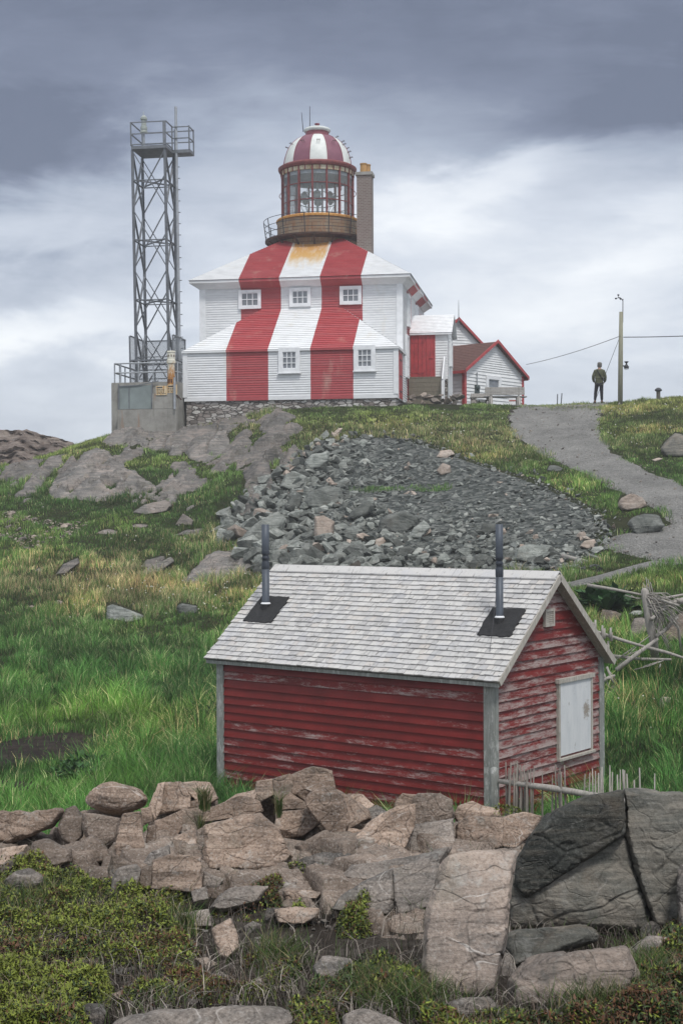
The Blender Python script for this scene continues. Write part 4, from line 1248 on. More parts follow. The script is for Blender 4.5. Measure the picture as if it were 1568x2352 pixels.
for k in range(8):
    for row, zz in enumerate((10.22,)):
        a = 2 * math.pi * (k + .5 * row) / 8 + .15
        mb = MB()
        mb.lathe([(.0, .02), (.10, .03), (.15, .08), (.19, .15), (.20, .16)], 16)
        mb.lathe([(0, -.12), (.06, -.1), (.06, .02)], 10)
        Mx = Matrix.Translation((cxl + .72 * math.cos(a), cyl + .72 * math.sin(a), zz)) @ Matrix.Rotation(a, 4, 'Z') @ Matrix.Rotation(R(90), 4, 'Y')
        mb.v = [tuple(Mx @ Vector(p)) for p in mb.v]
        mb.build('reflector', M_LENS, lamp, smooth=True)
# chimney behind the right hip
mb = MB(); cx_, cy_ = 2.50, 5.55
mb.box(cx_ - .34, cx_ + .34, cy_ - .34, cy_ + .34, 6.3, 10.72)
ch = mb.build('chimney', M_BRICK, lh)
mb = MB(); mb.box(cx_ - .40, cx_ + .40, cy_ - .40, cy_ + .40, 10.72, 10.86); mb.build('chimney_cap', M_CONC, ch)
for dx, dy in ((-.06, -.05), (.08, .2)):
    mb = MB(); mb.lathe([(.16, 0), (.15, .40), (.17, .41), (.17, .45), (.12, .46), (.12, .2)], 14, (cx_ + dx, cy_ + dy, 10.86)); mb.build('chimney_pot', M_POT, ch, smooth=False)
# porch on the right side with red door, steps and white handrail
py0, pz = 5.75, 0
def porch_x(px, py): return lh_plane(px, py, py0)
xl_, zf = porch_x(946, 869); xr_, _ = porch_x(1028, 860); xd, zd = porch_x(996, 767)
ze = porch_x(1000, 763)[1]; zs = porch_x(1000, 905)[1]
zr = ze + .98
mb = MB()
mb.courses((x1u, py0, zf - .05), (xr_, py0, zf - .05), (xr_, py0, ze), (x1u, py0, ze), 18, .026, None)
mb.courses((xr_, py0, zf - 1.0), (xr_, py0 + 2.6, zf - 1.0), (xr_, py0 + 2.6, ze), (xr_, py0, ze), 24, .015, None)
mb.face([(xr_, py0, ze), (xr_, py0 + 2.6, ze), (xr_, py0 + 1.3, zr)])
porch = mb.build('porch', M_WHITEB, lh)
mb = MB()
mb.courses((x1u - .0, py0 - .16, ze - .03), (xr_ + .22, py0 - .16, ze - .03), (xr_ + .22, py0 + 1.3, zr), (x1u, py0 + 1.3, zr), 12, .014)
mb.courses((xr_ + .22, py0 + 2.76, ze - .03), (x1u, py0 + 2.76, ze - .03), (x1u, py0 + 1.3, zr), (xr_ + .22, py0 + 1.3, zr), 12, .014)
mb.box(x1u, xr_ + .2, py0 - .15, py0 - .02, ze - .12, ze - .035)
mb.build('porch_roof', M_WHITE, porch)
mb = MB()
nb = 6
xs0 = x1u + .06
for k in range(nb): mb.box(xs0 + (xd - xs0) * k / nb, xs0 + (xd - xs0) * (k + 1) / nb - .008, py0 - .06, py0 - .01, zf + .02, zd)
for z in (zf + .28, zd - .35): mb.box(xs0 + .05, xd - .45, py0 - .085, py0 - .061, z - .035, z + .035)
mb.box(xd - .32, xd - .02, py0 - .09, py0 - .062, zf + .9, zf + .98)
mb.bar((xs0 + .42, py0 - .075, zf + .2), (xs0 + .42, py0 - .075, zd - .2), .10, .03)
mb.bar((xd - .28, py0 - .075, zf + .05), (xd - .28, py0 - .075, zf + .9), .07, .03)
mb.box(xs0 - .03, xd + .05, py0 - .07, py0 - .005, zd + .002, zd + .12); mb.box(xd + .002, xd + .06, py0 - .07, py0 - .005, zf, zd)
mb.build('porch_door', M_REDDOOR, porch)
mb = MB()
for k in range(4): mb.box(x1u + .05, xr_ - .25, py0 - .75, py0 - .70, zs - .15 + k * (zf - zs + .1) / 4, zs - .15 + (k + 1) * (zf - zs + .1) / 4 - .01)
mb.box(x1u + .04, xr_ - .24, py0 - .76, py0 - .02, zf - .055, zf - .005)
mb.box(x1u + .06, xr_ - .28, py0 - .69, py0 - .03, zs - .8, zf - .06)
mb.build('porch_steps', M_PLANK, porch)
mb = MB()
xh = xr_ - .14
mb.bar((xh, py0 - .1, zf + .95), (xh, py0 - 1.25, zs + .55), .06, .10)
for y_, zt_, zb_ in ((py0 - .12, zf + .95, zf - .1), (py0 - .72, zf + .35, zs - .4), (py0 - 1.2, zs + .57, zs - .4)): mb.bar((xh, y_, zb_), (xh, y_, zt_), .09)
for k in range(5): mb.bar((xh, py0 - .25 - .17 * k, zs - .3), (xh, py0 - .25 - .17 * k, zf + .80 - .26 * k), .035)
mb.build('porch_handrail', M_WHITE, porch)
mb = MB(); mb.box(xr_ - .5, xr_ - .02, py0 + .05, py0 + 2.6, -2, zf - .06); mb.build('porch_footing', M_STONE, porch)
window(lh, Matrix.Translation((xr_ + .06, py0 + 1.1, zf + 1.2)) @ Matrix.Rotation(R(90), 4, 'Z'), .5, 1.0, 2, 3, .1, False)

# ================================================================ OUTBUILDINGS
def gable_house(name, label, M, w, d, hw, hr, roofm, trimm, over=.22, base=-1.5, n=18, cat='house'):
    """gable faces -y; origin at the middle of the gable at eaves-wall foot"""
    h = thing(name, label, cat, M)
    a = w / 2
    mb = MB()
    mb.courses((-a, 0, base), (a, 0, base), (a, 0, hw), (-a, 0, hw), n + 2, .036)
    sl = (hr - hw) / a
    m_ = 13
    mb.courses((-a, 0, hw), (a, 0, hw), (0, 0, hr), (0, 0, hr), m_, .036)
    mb.courses((a, 0, base), (a, d, base), (a, d, hw), (a, 0, hw), n + 2, .036)
    mb.courses((-a, d, base), (-a, 0, base), (-a, 0, hw), (-a, d, hw), n + 2, .036)
    mb.face([(a, d, base), (-a, d, base), (-a, d, hw), (0, d, hr), (a, d, hw)])
    mb.build('wall', M_WHITEB, h)
    oe = .25
    ez = hw - sl * oe
    mb = MB()
    for s in (-1, 1):
        e0, e1 = (s * (a + oe), -over, ez), (s * (a + oe), d + over, ez)
        r0, r1 = (0, -over, hr + .0), (0, d + over, hr + .0)
        up = Vector((0, 0, .07))
        P = [Vector(x) + up for x in ((e1, e0, r0, r1) if s < 0 else (e0, e1, r1, r0))]
        mb.courses(*P, 16, .012)
        mb.face([e0, e1, r1, r0] if s < 0 else [e1, e0, r0, r1])
    rf = mb.build('roof', roofm, h)
    mb = MB()
    for s in (-1, 1):
        A_, B_ = Vector((s * (a + oe + .02), -over - .02, ez - .04)), Vector((0, -over - .02, hr + .0))
        mb.hexa([A_ + Vector((0, -.03, 0)), B_ + Vector((0, -.03, 0)), B_, A_] if s < 0 else [B_ + Vector((0, -.03, 0)), A_ + Vector((0, -.03, 0)), A_, B_],
                [A_ + Vector((0, -.03, .17)), B_ + Vector((0, -.03, .17)), B_ + Vector((0, 0, .17)), A_ + Vector((0, 0, .17))] if s < 0 else [B_ + Vector((0, -.03, .17)), A_ + Vector((0, -.03, .17)), A_ + Vector((0, 0, .17)), B_ + Vector((0, 0, .17))])
        mb.bar((s * (a + oe), -over + .02, ez + .0), (s * (a + oe), d + over, ez + .0), .05, .14)
    mb.build('barge_board', trimm, h)
    return h
# cottage with the brown roof
ca = math.atan2(.758, .652)
Pl = at(1067, 925, 70.0); Pl.z = 0
dirx = Vector((.652, .758, 0)).normalized()
w_ = 5.1
ctr = Pl + dirx * (w_ / 2)
hw_ = zy(71.5, 861.5); hr_ = zy(71.95, 790)
BM = Matrix.Translation((ctr.x, ctr.y, 5.0)) @ Matrix.Rotation(ca, 4, 'Z')
cot = gable_house('cottage', 'small white clapboard cottage with brown shingle roof and red trim beside the lighthouse', BM, w_, 7.0, hw_ - 5.0 + .12, hr_ - 5.0, M_BROWNROOF, M_REDT)
def cot_plane(px, py):
    p = BM @ Vector((0, 0, 0)); n_ = BM.to_3x3() @ Vector((0, 1, 0))
    return BM.inverted() @ ray_plane(px, py, p, n_)
for s in (-1, 1):
    mb = MB(); mb.box(s * w_ / 2 - .08, s * w_ / 2 + .08, -.06, .1, -1.4, hw_ - 5.0 + .1); mb.build('corner_board', M_REDT, cot)
p0, p1 = cot_plane(1118.5, 890), cot_plane(1142.5, 873)
window(cot, Matrix.Translation(((p0.x + p1.x) / 2, -.05, (p0.z + p1.z) / 2)), p1.x - p0.x, p1.z - p0.z, 1, 1, .18, False)
p0 = cot_plane(1093, 890)
mb = MB(); mb.lathe([(.15, 0), (.15, .05), (.11, .12), (.09, .16), (0, .17)], 14); mb.v = [(p0.x + x, -.03 - z, p0.z + y) for x, y, z in mb.v]
mb.box(p0.x - .16, p0.x + .16, -.10, -.02, p0.z - .28, p0.z + .12)
mt = mb.build('electric_meter', plain('meter_grey', (0.06, 0.08, 0.08), .2, 5, .4, .2), cot)
mb = MB(); mb.tube([(p0.x, -.06, p0.z + .1), (p0.x, -.06, p0.z + .75)], .035, 8); mb.build('conduit', M_STEELL, mt)
# gabled building behind
BP = at(1049, 735, 80.0)
B2 = Matrix.Translation((BP.x, 80.0, 5.0)) @ Matrix.Rotation(R(24), 4, 'Z')
hz = zy(80, 737)
b2 = gable_house('outbuilding', 'white gabled building with red barge boards rising behind the brown roofed cottage', B2, 4.6, 4.0, hz - 5.0 - 2.05, hz - 5.0, M_BROWNROOF, M_REDT, base=-2)
mp = at(1053, 735, 79.6)
ae = thing('whip_aerial', 'thin grey whip aerial standing on the ridge of the rear gabled building', 'aerial', Matrix.Translation(mp))
mb = MB(); mb.tube([(0, 0, -.45), (0, 0, zy(79.6, 705) - mp.z)], [.03, .018], 6); mb.build('mast', M_STEEL, ae)
mb = MB(); mb.tube([(0, 0, zy(79.6, 705) - mp.z), (0, 0, zy(79.6, 690) - mp.z)], [.016, .008], 6); mb.build('tip', M_BLACK, ae)
# ================================================================ STEEL TOWER AND ITS CONCRETE BASE
TB = at(314, 881, 62.0)
TM = Matrix.Translation(TB) @ Matrix.Rotation(-LH_A, 4, 'Z')
TI = TM.inverted()
PXM = F / 62.0
TW = 1.465
tw = thing('lattice_tower', 'tall grey galvanised lattice tower with railed platform and ladder left of the lighthouse', 'tower', TM)
SH = -0.0145
def S(x, y, z): return (x + SH * z, y, z)
ZP = (881 - 343) / PXM
legs = [(0, 0), (TW, 0), (TW, TW), (0, TW)]
for x, y in legs:
    mb = MB(); mb.bar(S(x, y, -.05), S(x, y, ZP), .125, .035); mb.bar(S(x, y, -.05), S(x, y, ZP), .035, .125)
    mb.build('leg', M_STEEL, tw)
Zj = [0.0, (1985 - 1605) / 3 / PXM, (1985 - 1195) / 3 / PXM, (1985 - 780) / 3 / PXM, ZP]
for i in range(4):
    a, b = legs[i], legs[(i + 1) % 4]
    nx_, ny_ = (a[1] - b[1]), (b[0] - a[0])
    off = .02
    for k in range(4):
        mb = MB()
        z0, z1 = Zj[k] + .05, Zj[k + 1] - .05
        mb.bar(S(a[0], a[1], z0), S(b[0], b[1], z1), .085, .03)
        mb.bar(S(b[0], b[1], z0), S(a[0], a[1], z1), .085, .035)
        zm = (z0 + z1) / 2 - .05
        mb.bar(S(a[0], a[1], zm), S(b[0], b[1], zm), .085, .03)
        mb.build('cross_brace', M_STEEL, tw)
for k in range(1, 4):   # horizontal diagonals
    zm = (Zj[k] + Zj[k + 1]) / 2 - .02
    mb = MB(); mb.bar(S(0, 0, zm), S(TW, TW, zm), .06); mb.bar(S(TW, 0, zm), S(0, TW, zm), .055); mb.build('plan_brace', M_STEEL, tw)
def P_(x, y, z):  # platform coordinates (top end of the tower)
    return S(x, y, z)
mb = MB()
x0, x1, y0, y1 = -.02, TW + .10, -.10, TW + .12
for (xa, xb, ya, yb_) in ((x0, x1, y0, y1), (x1 + .001, x1 + .80, TW - .62, y1 - .002)):
    for z_, th in ((ZP, .14),):
        b = [P_(xa, ya, z_), P_(xb, ya, z_), P_(xb, yb_, z_), P_(xa, yb_, z_)]
        t = [P_(xa, ya, z_ + th), P_(xb, ya, z_ + th), P_(xb, yb_, z_ + th), P_(xa, yb_, z_ + th)]
        mb.hexa(b, t)
plat = mb.build('platform', M_STEEL, tw)
mb = MB()
zt_ = ZP + .14
def rail(pts, hs, w_=.042):
    for h in hs:
        for p, q in zip(pts[:-1], pts[1:]): mb.bar(P_(*p, zt_ + h), P_(*q, zt_ + h), w_)
rail([(x0, y1), (x0, y0), (x1, y0), (x1, TW - .62)], (1.02, .52, .06))
rail([(x1 + .0, TW - .62), (x1 + .77, TW - .62), (x1 + .77, y1), (x0, y1)], (1.0, .5))
for p in ((x0, y0), (x1 - .12, y0), (x1, TW - .62), (x0, y1), (x1, y1), (x1 + .77, TW - .62), (x1 + .77, y1)):
    mb.bar(P_(*p, zt_), P_(*p, zt_ + 1.04), .055, .045)
mb.bar(P_(x1 - .06, y0, zt_), P_(x1 - .06, y0, zt_ + 1.0), .10, .05)
mb.build('platform_railing', M_STEEL, plat)
# beacon on the platform
mb = MB(); mb.tube([P_(.38, .5, ZP + .1), P_(.38, .5, zt_ + .70)], .05, 8); mb.build('beacon_post', M_STEELL, tw)
bx = S(.38, .5, 0)
mb = MB(); mb.lathe([(0, .70), (.17, .70), (.17, .76), (.13, .80), (.15, .88), (.15, .98), (.11, 1.0), (.11, 1.26), (.15, 1.28), (.15, 1.36), (.11, 1.42), (.05, 1.48), (0, 1.49)], 18, (P_(.38, .5, zt_)[0], .5, zt_))
mb.tube([P_(.38, .5, zt_ + 1.48), P_(.38, .5, zt_ + 1.66)], .012, 5)
mb.build('beacon', plain('grey_green_beacon_paint', (.33, .36, .33), .2, 5, .5), tw)
# mast and ladder on the right rear corner
mb = MB(); mb.tube([(TW + .22, TW - .55, -.1), P_(TW + .27, TW - .55, ZP + 2.05)], [.075, .06], 10); mb.build('mast', M_STEELL, tw)
mb = MB()
for dx in (.03, .13 ):
    mb.bar(S(TW + dx, TW - .35, .1), S(TW + dx, TW - .35, ZP + 1.1), .028)
for k in range(34): mb.bar(S(TW + .03, TW - .35, .3 + .3 * k), S(TW + .13, TW - .35, .3 + .3 * k), .022)
for k in range(20): mb.bar(S(TW + .25, TW - .55, .6 + .5 * k), S(TW + .40, TW - .55, .6 + .5 * k), .05, .03)
mb.build('ladder', M_STEEL, tw)
# anti-climb guard around the foot
mb = MB()
gx0, gx1, gy0, gy1, gz = -.22, TW + .25, -.2, TW + .3, 2.06
ring = [(gx0, gy0), (gx1, gy0), (gx1, gy1), (gx0, gy1)]
for i in (1, 2, 3):
    (xa, ya), (xb, yb_) = ring[i], ring[(i + 1) % 4]
    L = math.hypot(xb - xa, yb_ - ya)
    mb.face([(xa, ya, .05), (xb, yb_, .05), (xb - .03, yb_, gz), (xa - .03, ya, gz)], [(0, 0), (L, 0), (L, gz), (0, gz)])
mb.build('climb_guard', M_MESH, tw)
mb = MB()
for (xa, ya), (xb, yb_) in zip(ring, ring[1:] + ring[:1]):
    mb.bar((xa, ya, 0), (xa - .03, ya, gz), .06)
    if ya != gy0 or yb_ != gy0: mb.bar((xa, ya, gz), (xb, yb_, gz), .05)
    mb.bar((xa, ya, 1.0), (xb, yb_, 1.0), .06)
mb.build('guard_frame', M_STEEL, tw)

BS = thing('concrete_base', 'stained concrete plinth with tube railings under the lattice tower', 'plinth', TM)
mb = MB(); mb.box(-.84, 2.13, -.95, 2.3, -2.3, -.03); mb.build('block', M_CONC, BS, bevel=.015)
mb = MB(); mb.box(-.46, 2.16, -1.32, -.96, -2.6, -1.22); mb.box(1.08, 2.05, -1.30, -.955, -1.219, -.55); mb.build('retaining_wall', M_CONC, BS, bevel=.015)
mb = MB()
mb.box(-.46, 1.0, -1.02, -.97, -1.18, -.17)
pan = mb.build('steel_panel', M_GATE, BS)
mb = MB()
for x in (-.48, 1.0): mb.bar((x, -1.04, -1.3), (x, -1.04, -.10), .05)
mb.bar((-.48, -1.04, -.20), (.35, -1.04, -.17), .04); mb.bar((.35, -1.04, -.17), (1.3, -1.04, .0), .035)
mb.bar((-.02, -1.03, -1.18), (-.02, -1.03, -.2), .03)
mb.build('panel_frame', M_STEEL, pan)
mb = MB()
rz = .80
fr_ = [(-.72, -.85), (2.05, -.85)]
lf = [(-.72, -.85), (-.72, 2.1)]
for h in (rz, rz * .5):
    mb.tube([(-.72, -.85, h), (2.08, -.85, h)], .035, 6); mb.tube([(-.72, -.85, h), (-.72, 2.1, h)], .035, 6)
    mb.tube([(2.08, -.85, h), (2.08, 2.1, h)], .035, 6); mb.tube([(-.72, 2.1, h), (2.08, 2.1, h)], .03, 6)
for p in [(-.72, -.85), (-.45, -.85), (.35, -.85), (1.0, -.85), (1.65, -.85), (2.08, -.85), (-.72, -.15), (-.72, .6), (-.72, 1.35), (-.72, 2.1), (2.08, .2), (2.08, 1.2), (2.08, 2.1), (.2, 2.1), (1.2, 2.1)]:
    mb.tube([(*p, -.04), (*p, rz)], .032, 6)
mb.build('tube_railing', M_STEELL, BS)
mb = MB(); mb.tube([(2.10, -1.40, -1.25), (2.10, -1.40, .1)], .05, 8); mb.build('pipe_post', M_STEELL, BS)

# fog signal horn and its notice boards, bolted to the front of the plinth
HP = at(393.5, 905, 60.75)
HM = Matrix.Translation(HP) @ Matrix.Rotation(-LH_A, 4, 'Z')
pm = F / 60.75
hn = thing('fog_horn', 'cylindrical fog signal, white above and rusted orange below, before the lattice tower', 'fog horn', HM)
zz = lambda y: (905 - y) / pm
mb = MB()
mb.lathe([(.0, zz(884)), (.15, zz(884)), (.15, zz(868)), (.155, zz(866)), (.155, zz(857)), (.15, zz(853)), (.15, zz(836)), (.19, zz(834)), (.19, zz(827)), (.165, zz(826)), (.165, zz(809)), (.19, zz(808.5)), (.17, zz(806)), (0, zz(805))], 20)
mb.build('horn_column', M_HORN, hn)
mb = MB()
for k in range(10):
    a = 2 * math.pi * k / 10
    mb.bar((.168 * math.cos(a), .168 * math.sin(a), zz(820)), (.168 * math.cos(a), .168 * math.sin(a), zz(815)), .035, .02)
    mb.bar((.152 * math.cos(a), .152 * math.sin(a), zz(879)), (.152 * math.cos(a), .152 * math.sin(a), zz(871)), .05, .02)
mb.build('sound_slots', M_RUSTD, hn)
mb = MB(); mb.lathe([(0, zz(912)), (.21, zz(912)), (.21, zz(909)), (.12, zz(906)), (.12, zz(884)), (0, zz(884))], 14); mb.bar((.2, 0, zz(905)), (.42, .05, zz(918)), .05); mb.bar((-.2, 0, zz(909)), (-.25, .1, zz(920)), .05); mb.bar((.12, .1, zz(909)), (.15, .15, zz(920)), .06)
mb.build('mounting', M_RUSTD, hn)
def board(px0, px1, y0_, y1_, lab):
    p = at((px0 + px1) / 2, (y0_ + y1_) / 2, 60.45)
    q = thing('notice_board', lab, 'sign', Matrix.Translation(p) @ Matrix.Rotation(-LH_A, 4, 'Z'))
    w_, h_ = (px1 - px0) / pm / 2, (y1_ - y0_) / pm / 2
    mb = MB(); mb.box(-w_, w_, -.01, .02, -h_, h_); mb.build('panel', mat('rust_streaked_sign_paint', signfn, .7), q)
    mb = MB()
    mb.box(-w_ * .85, w_ * .2, -.016, -.0105, h_ * .50, h_ * .80)
    for k in range(4):
        z = h_ * (.22 - .30 * k)
        xx = -w_ * .88
        while xx < w_ * .6:
            l = random.uniform(.03, .09)
            mb.box(xx, min(xx + l, w_ * .85), -.015, -.0105, z - .014, z + .014)
            xx += l + .022
    mb.build('lettering', plain('faded_black_lettering', (.07, .06, .055), .3, 10), q)
def signfn(g):
    o = g.obj()
    n = g.noise(g.mapping(o, (9, 2, 1.2)), 1.6, 6, .7)
    c = g.ramp(n, [(.35, (.70, .64, .50)), (.52, (.62, .47, .27)), (.62, (.50, .26, .08)), (.75, (.36, .13, .03))])
    return c
board(358, 383.5, 886, 907, 'rust streaked notice board, the left one of the pair under the fog horn')
board(383.8, 407, 883, 906, 'rust streaked notice board, the right one of the pair under the fog horn')

# ================================================================ HILLTOP FURNITURE
# bench beside the path
bp = at(1159, 925, 63.0)
bz = tz(bp.x, 63.0)
bk = F / 63.0
BMx = Matrix.Translation((bp.x, 63.0, bz)) @ Matrix.Rotation(R(2), 4, 'Z')
bn = thing('bench', 'long silvered wooden slat bench at the edge of the gravel path', 'bench', BMx)
L2 = .88
mb = MB()
for k in range(3): mb.box(-L2, L2, -.02, .03, .50 + .115 * k, .605 + .115 * k)
mb.build('backrest', M_BENCH, bn, bevel=.006)
mb = MB()
for k in range(4): mb.box(-L2 - .02, L2 + .12, .06 + .11 * k, .16 + .11 * k, .40, .45)
mb.build('seat', M_BENCH, bn, bevel=.006)
for s in (-1, 1):
    mb = MB(); x = s * .62
    mb.bar((x, .02, .0), (x, .10, .41), .16, .12); mb.bar((x, .45, .0), (x, .40, .41), .12, .10); mb.bar((x, -.12, .02), (x, .05, .42), .06, .10); mb.bar((x, .05, .38), (x, -.01, .84), .06, .06)
    mb.build('leg', M_BENCH, bn)
mb = MB(); mb.box(.05, .85, .75, .9, .60, .64)
# second low bench, nearer the cottage
bp2 = at(1102, 925, 65.0)
b2n = thing('log_bench', 'low weathered log seat on stone ends in front of the cottage meter', 'bench', Matrix.Translation((bp2.x, 65.0, tz(bp2.x, 65.0))))
mb = MB(); mb.box(-.45, .62, -.15, .18, .40, .47); mb.box(-.40, .60, .20, .26, .46, .62); mb.build('seat', M_BENCH, b2n, bevel=.01)
mb = MB(); mb.box(-.42, -.16, -.12, .16, -.3, .40); mb.box(.30, .56, -.12, .16, -.3, .40); mb.box(-.16, .30, .0, .12, -.3, .30); mb.build('support', M_STONE, b2n)
# little red and white sign by the bench leg
sp = at(1181.5, 921, 64.5)
sg = thing('small_sign', 'little white sign with a red band low behind the slat bench', 'sign', Matrix.Translation(sp))
mb = MB(); mb.box(-.27, .27, -.01, .01, -.14, .14); mb.bar((0, .02, -.6), (0, .02, .1), .05); mb.build('plate', M_WHITE, sg)
mb = MB(); mb.box(-.255, .255, -.016, -.011, -.01, .05); mb.build('band', plain('sign_red', (.42, .12, .10), .1), sg)
# two marker rods
for x0_, x1_, y0_, lb in ((1279, 1280, 905, 'thin dark upright rod beyond the path brow, the left of two'), (1286.5, 1290, 903, 'thin dark leaning rod beyond the path brow, the right of two')):
    p, q = at(x0_, 932, 66.5), at(x1_, y0_, 66.5)
    mb = MB(); b = p.copy(); mb.tube([Vector((0, 0, -.3)), (q - p)], .028, 6)
    o = mb.build('marker_rod', M_STEEL); o.location = p
    tag(o, lb, 'rod')
# short post with a cap on the right
p = at(1511.5, 921, 60.0)
po = thing('capped_post', 'short dark wooden post with a domed cap in the grass right of the path', 'post', Matrix.Translation(p))
k_ = F / 60.0
mb = MB(); mb.lathe([(.085, -.4), (.085, (921 - 897) / k_)], 10); mb.build('post', plain('dark_post_wood', (.12, .11, .09), .3, 12), po, smooth=True)
mb = MB(); mb.lathe([(.10, (921 - 899) / k_), (.155, (921 - 897) / k_), (.145, (921 - 894) / k_), (.06, (921 - 890.5) / k_), (0, (921 - 890) / k_)], 14); mb.build('cap', plain('dark_cap', (.06, .06, .065), .2, 8), po, smooth=True)

# utility pole with anemometer mast, wires and a lamp
YP = 60.5
kp = F / YP
pb = at(1423.5, 923, YP)
PM_ = Matrix.Translation(pb)
ut = thing('utility_pole', 'mossy wooden utility pole with wires and wind gauge beside the standing person', 'pole', PM_)
zp = lambda y: (923 - y) / kp
xp = lambda x: (x - 1423.5) / kp
mb = MB(); mb.tube([(0, 0, -.6), (xp(1425.3), 0, zp(820)), (xp(1427), 0, zp(716))], [.105, .098, .078], 14); mb.build('pole', M_POLE, ut, smooth=True)
mb = MB()
mb.tube([(xp(1430.5), -.02, zp(740)), (xp(1431), -.02, zp(689)), (xp(1431.2), -.02, zp(686))], .018, 6)
mb.tube([(xp(1431), -.02, zp(691)), (xp(1428), -.02, zp(686)), (xp(1424), -.02, zp(683)), (xp(1421), -.02, zp(683))], .016, 6)
gm = mb.build('gauge_mast', M_BLACK, ut)
mb = MB()
cx0 = (xp(1420.5), -.02, zp(683.5))
for a in (90, 200, 330):
    e_ = (cx0[0] + .11 * math.cos(R(a)), cx0[1], cx0[2] + .11 * math.sin(R(a)))
    mb.tube([cx0, e_], .012, 5); mb.lathe([(0, -.04), (.04, -.02), (.045, .03), (0, .035)], 8, e_)
mb.build('wind_cups', M_BLACK, gm)
mb = MB(); mb.box(xp(1430), xp(1437.5), -.035, .035, zp(841.5), zp(839)); mb.lathe([(.10, zp(846)), (.11, zp(842)), (.07, zp(839)), (.03, zp(836)), (.03, zp(834.5)), (.09, zp(831)), (.095, zp(830)), (0, zp(829.5))], 12, (xp(1438.5), 0, 0))
mb.build('lamp_head', M_BLACK, ut, smooth=False)
mb = MB(); mb.lathe([(.0, zp(848)), (.09, zp(848)), (.095, zp(844.5)), (0, zp(844.5))], 12, (xp(1438.5), 0, 0)); mb.build('lamp_lens', plain('milky_lamp_lens', (.5, .52, .53), .05), ut)
def wire(name, label, p, q, sag, r=.012):
    pts = [p.lerp(q, t) - Vector((0, 0, sag * 4 * t * (1 - t))) for t in np.linspace(0, 1, 17)]
    mb = MB(); mb.tube([x - p for x in pts], r, 5, False)
    o = mb.build(name, M_BLACK); o.location = p
    tag(o, label, 'wire', 'wires on the utility pole')
top = at(1423.5, 771.5, YP - .1)
wire('wire', 'thin wire sagging from the utility pole to the cottage gable', top, at(1208, 837, 74.0), .10, .013)
wire('wire', 'black cable running off to the right from the utility pole', at(1431, 774, YP - .05), at(1720, 763, 58.0), .05, .018)
wire('wire', 'steep stay wire from the utility pole down behind the standing person', at(1422, 776, YP + .02), at(1362, 932, 64.2), 0.0, .010)

# ---------------------------------------------------------------- person on the brow of the path
def skin_mesh(name, joints, edges, mat_, sub=2):
    bm = bmesh.new()
    ly = bm.verts.layers.skin.verify()
    vs = []
    for (x, y, z, rx, ry) in joints:
        v = bm.verts.new((x, y, z)); v[ly].radius = (rx, ry); vs.append(v)
    for a, b in edges: bm.edges.new((vs[a], vs[b]))
    vs[0][ly].use_root = True
    me = bpy.data.meshes.new(name); bm.to_mesh(me); bm.free()
    o = bpy.data.objects.new(name, me); COL.objects.link(o)
    o.modifiers.new('skin', 'SKIN').use_smooth_shade = True
    s = o.modifiers.new('sub', 'SUBSURF'); s.levels = s.render_levels = sub
    dg = bpy.context.evaluated_depsgraph_get()
    me2 = bpy.data.meshes.new_from_object(o.evaluated_get(dg))
    o.modifiers.clear()
    o.data = me2
    me2.name = name
    me2.materials.clear(); me2.materials.append(mat_)
    me2.polygons.foreach_set('use_smooth', np.ones(len(me2.polygons), bool))
    return o
pf = at(1374.5, 930, 62.6)
J = [(0, 0, .93, .13, .10), (0, 0, 1.12, .125, .09), (0, .01, 1.32, .15, .10), (0, 0, 1.48, .07, .06), (0, .01, 1.56, .055, .055), (0, .03, 1.65, .085, .10), (0, .02, 1.73, .07, .08)]
E = [(0, 1), (1, 2), (2, 3), (3, 4), (4, 5), (5, 6)]
for s in (-1, 1):
    k = len(J)
    J += [(s * .17, 0, 1.43, .06, .06), (s * .27, -.03, 1.18, .048, .048), (s * .235, .10, .98, .036, .036), (s * .20, .16, .94, .035, .022)]
    E += [(3, k), (k, k + 1), (k + 1, k + 2), (k + 2, k + 3)]
    for f, (dx, ln) in enumerate(((-.03, .075), (-.01, .085), (.01, .08), (.028, .065), (-.05, .05))):
        m_ = len(J)
        J += [(s * (.20 + dx * .6), .20, .925, .010, .010), (s * (.20 + dx), .20 + ln * .6, .91, .008, .008)]
        E += [(k + 3, m_), (m_, m_ + 1)]
    k = len(J)
    fx = -.165 if s < 0 else .135
    J += [(s * .09, 0, .88, .095, .095), (fx * .9, 0, .48, .06, .06), (fx, -.01, .09, .04, .045), (fx * 1.1, .10, .035, .04, .03)]
    E += [(0, k), (k, k + 1), (k + 1, k + 2), (k + 2, k + 3)]
pr = skin_mesh('person', J, E, M_SKIN)
pr.location = (pf.x, pf.y, tz(pf.x, pf.y) + .05)
pr.rotation_euler = (0, R(1.5), R(-14))
tag(pr, 'person seen from behind in olive jacket, dark trousers and grey cap on the path brow', 'person')
J = [(0, 0, .98, .185, .135), (0, 0, 1.12, .19, .14), (0, .0, 1.30, .20, .14), (0, 0, 1.43, .15, .11), (0, 0, 1.54, .085, .085)]
E = [(0, 1), (1, 2), (2, 3), (3, 4)]
J.append((0, 0, .87, .175, .13)); E.append((0, 5))
for s in (-1, 1):
    k = len(J)
    J += [(s * .185, 0, 1.41, .085, .085), (s * .265, -.03, 1.17, .075, .075), (s * .25, .06, 1.0, .06, .06), (s * .215, .14, .95, .05, .05)]
    E += [(3, k), (k, k + 1), (k + 1, k + 2), (k + 2, k + 3)]
jk = skin_mesh('jacket', J, E, M_JACKET); jk.parent = pr
J = [(0, 0, .93, .155, .115)]
E = []
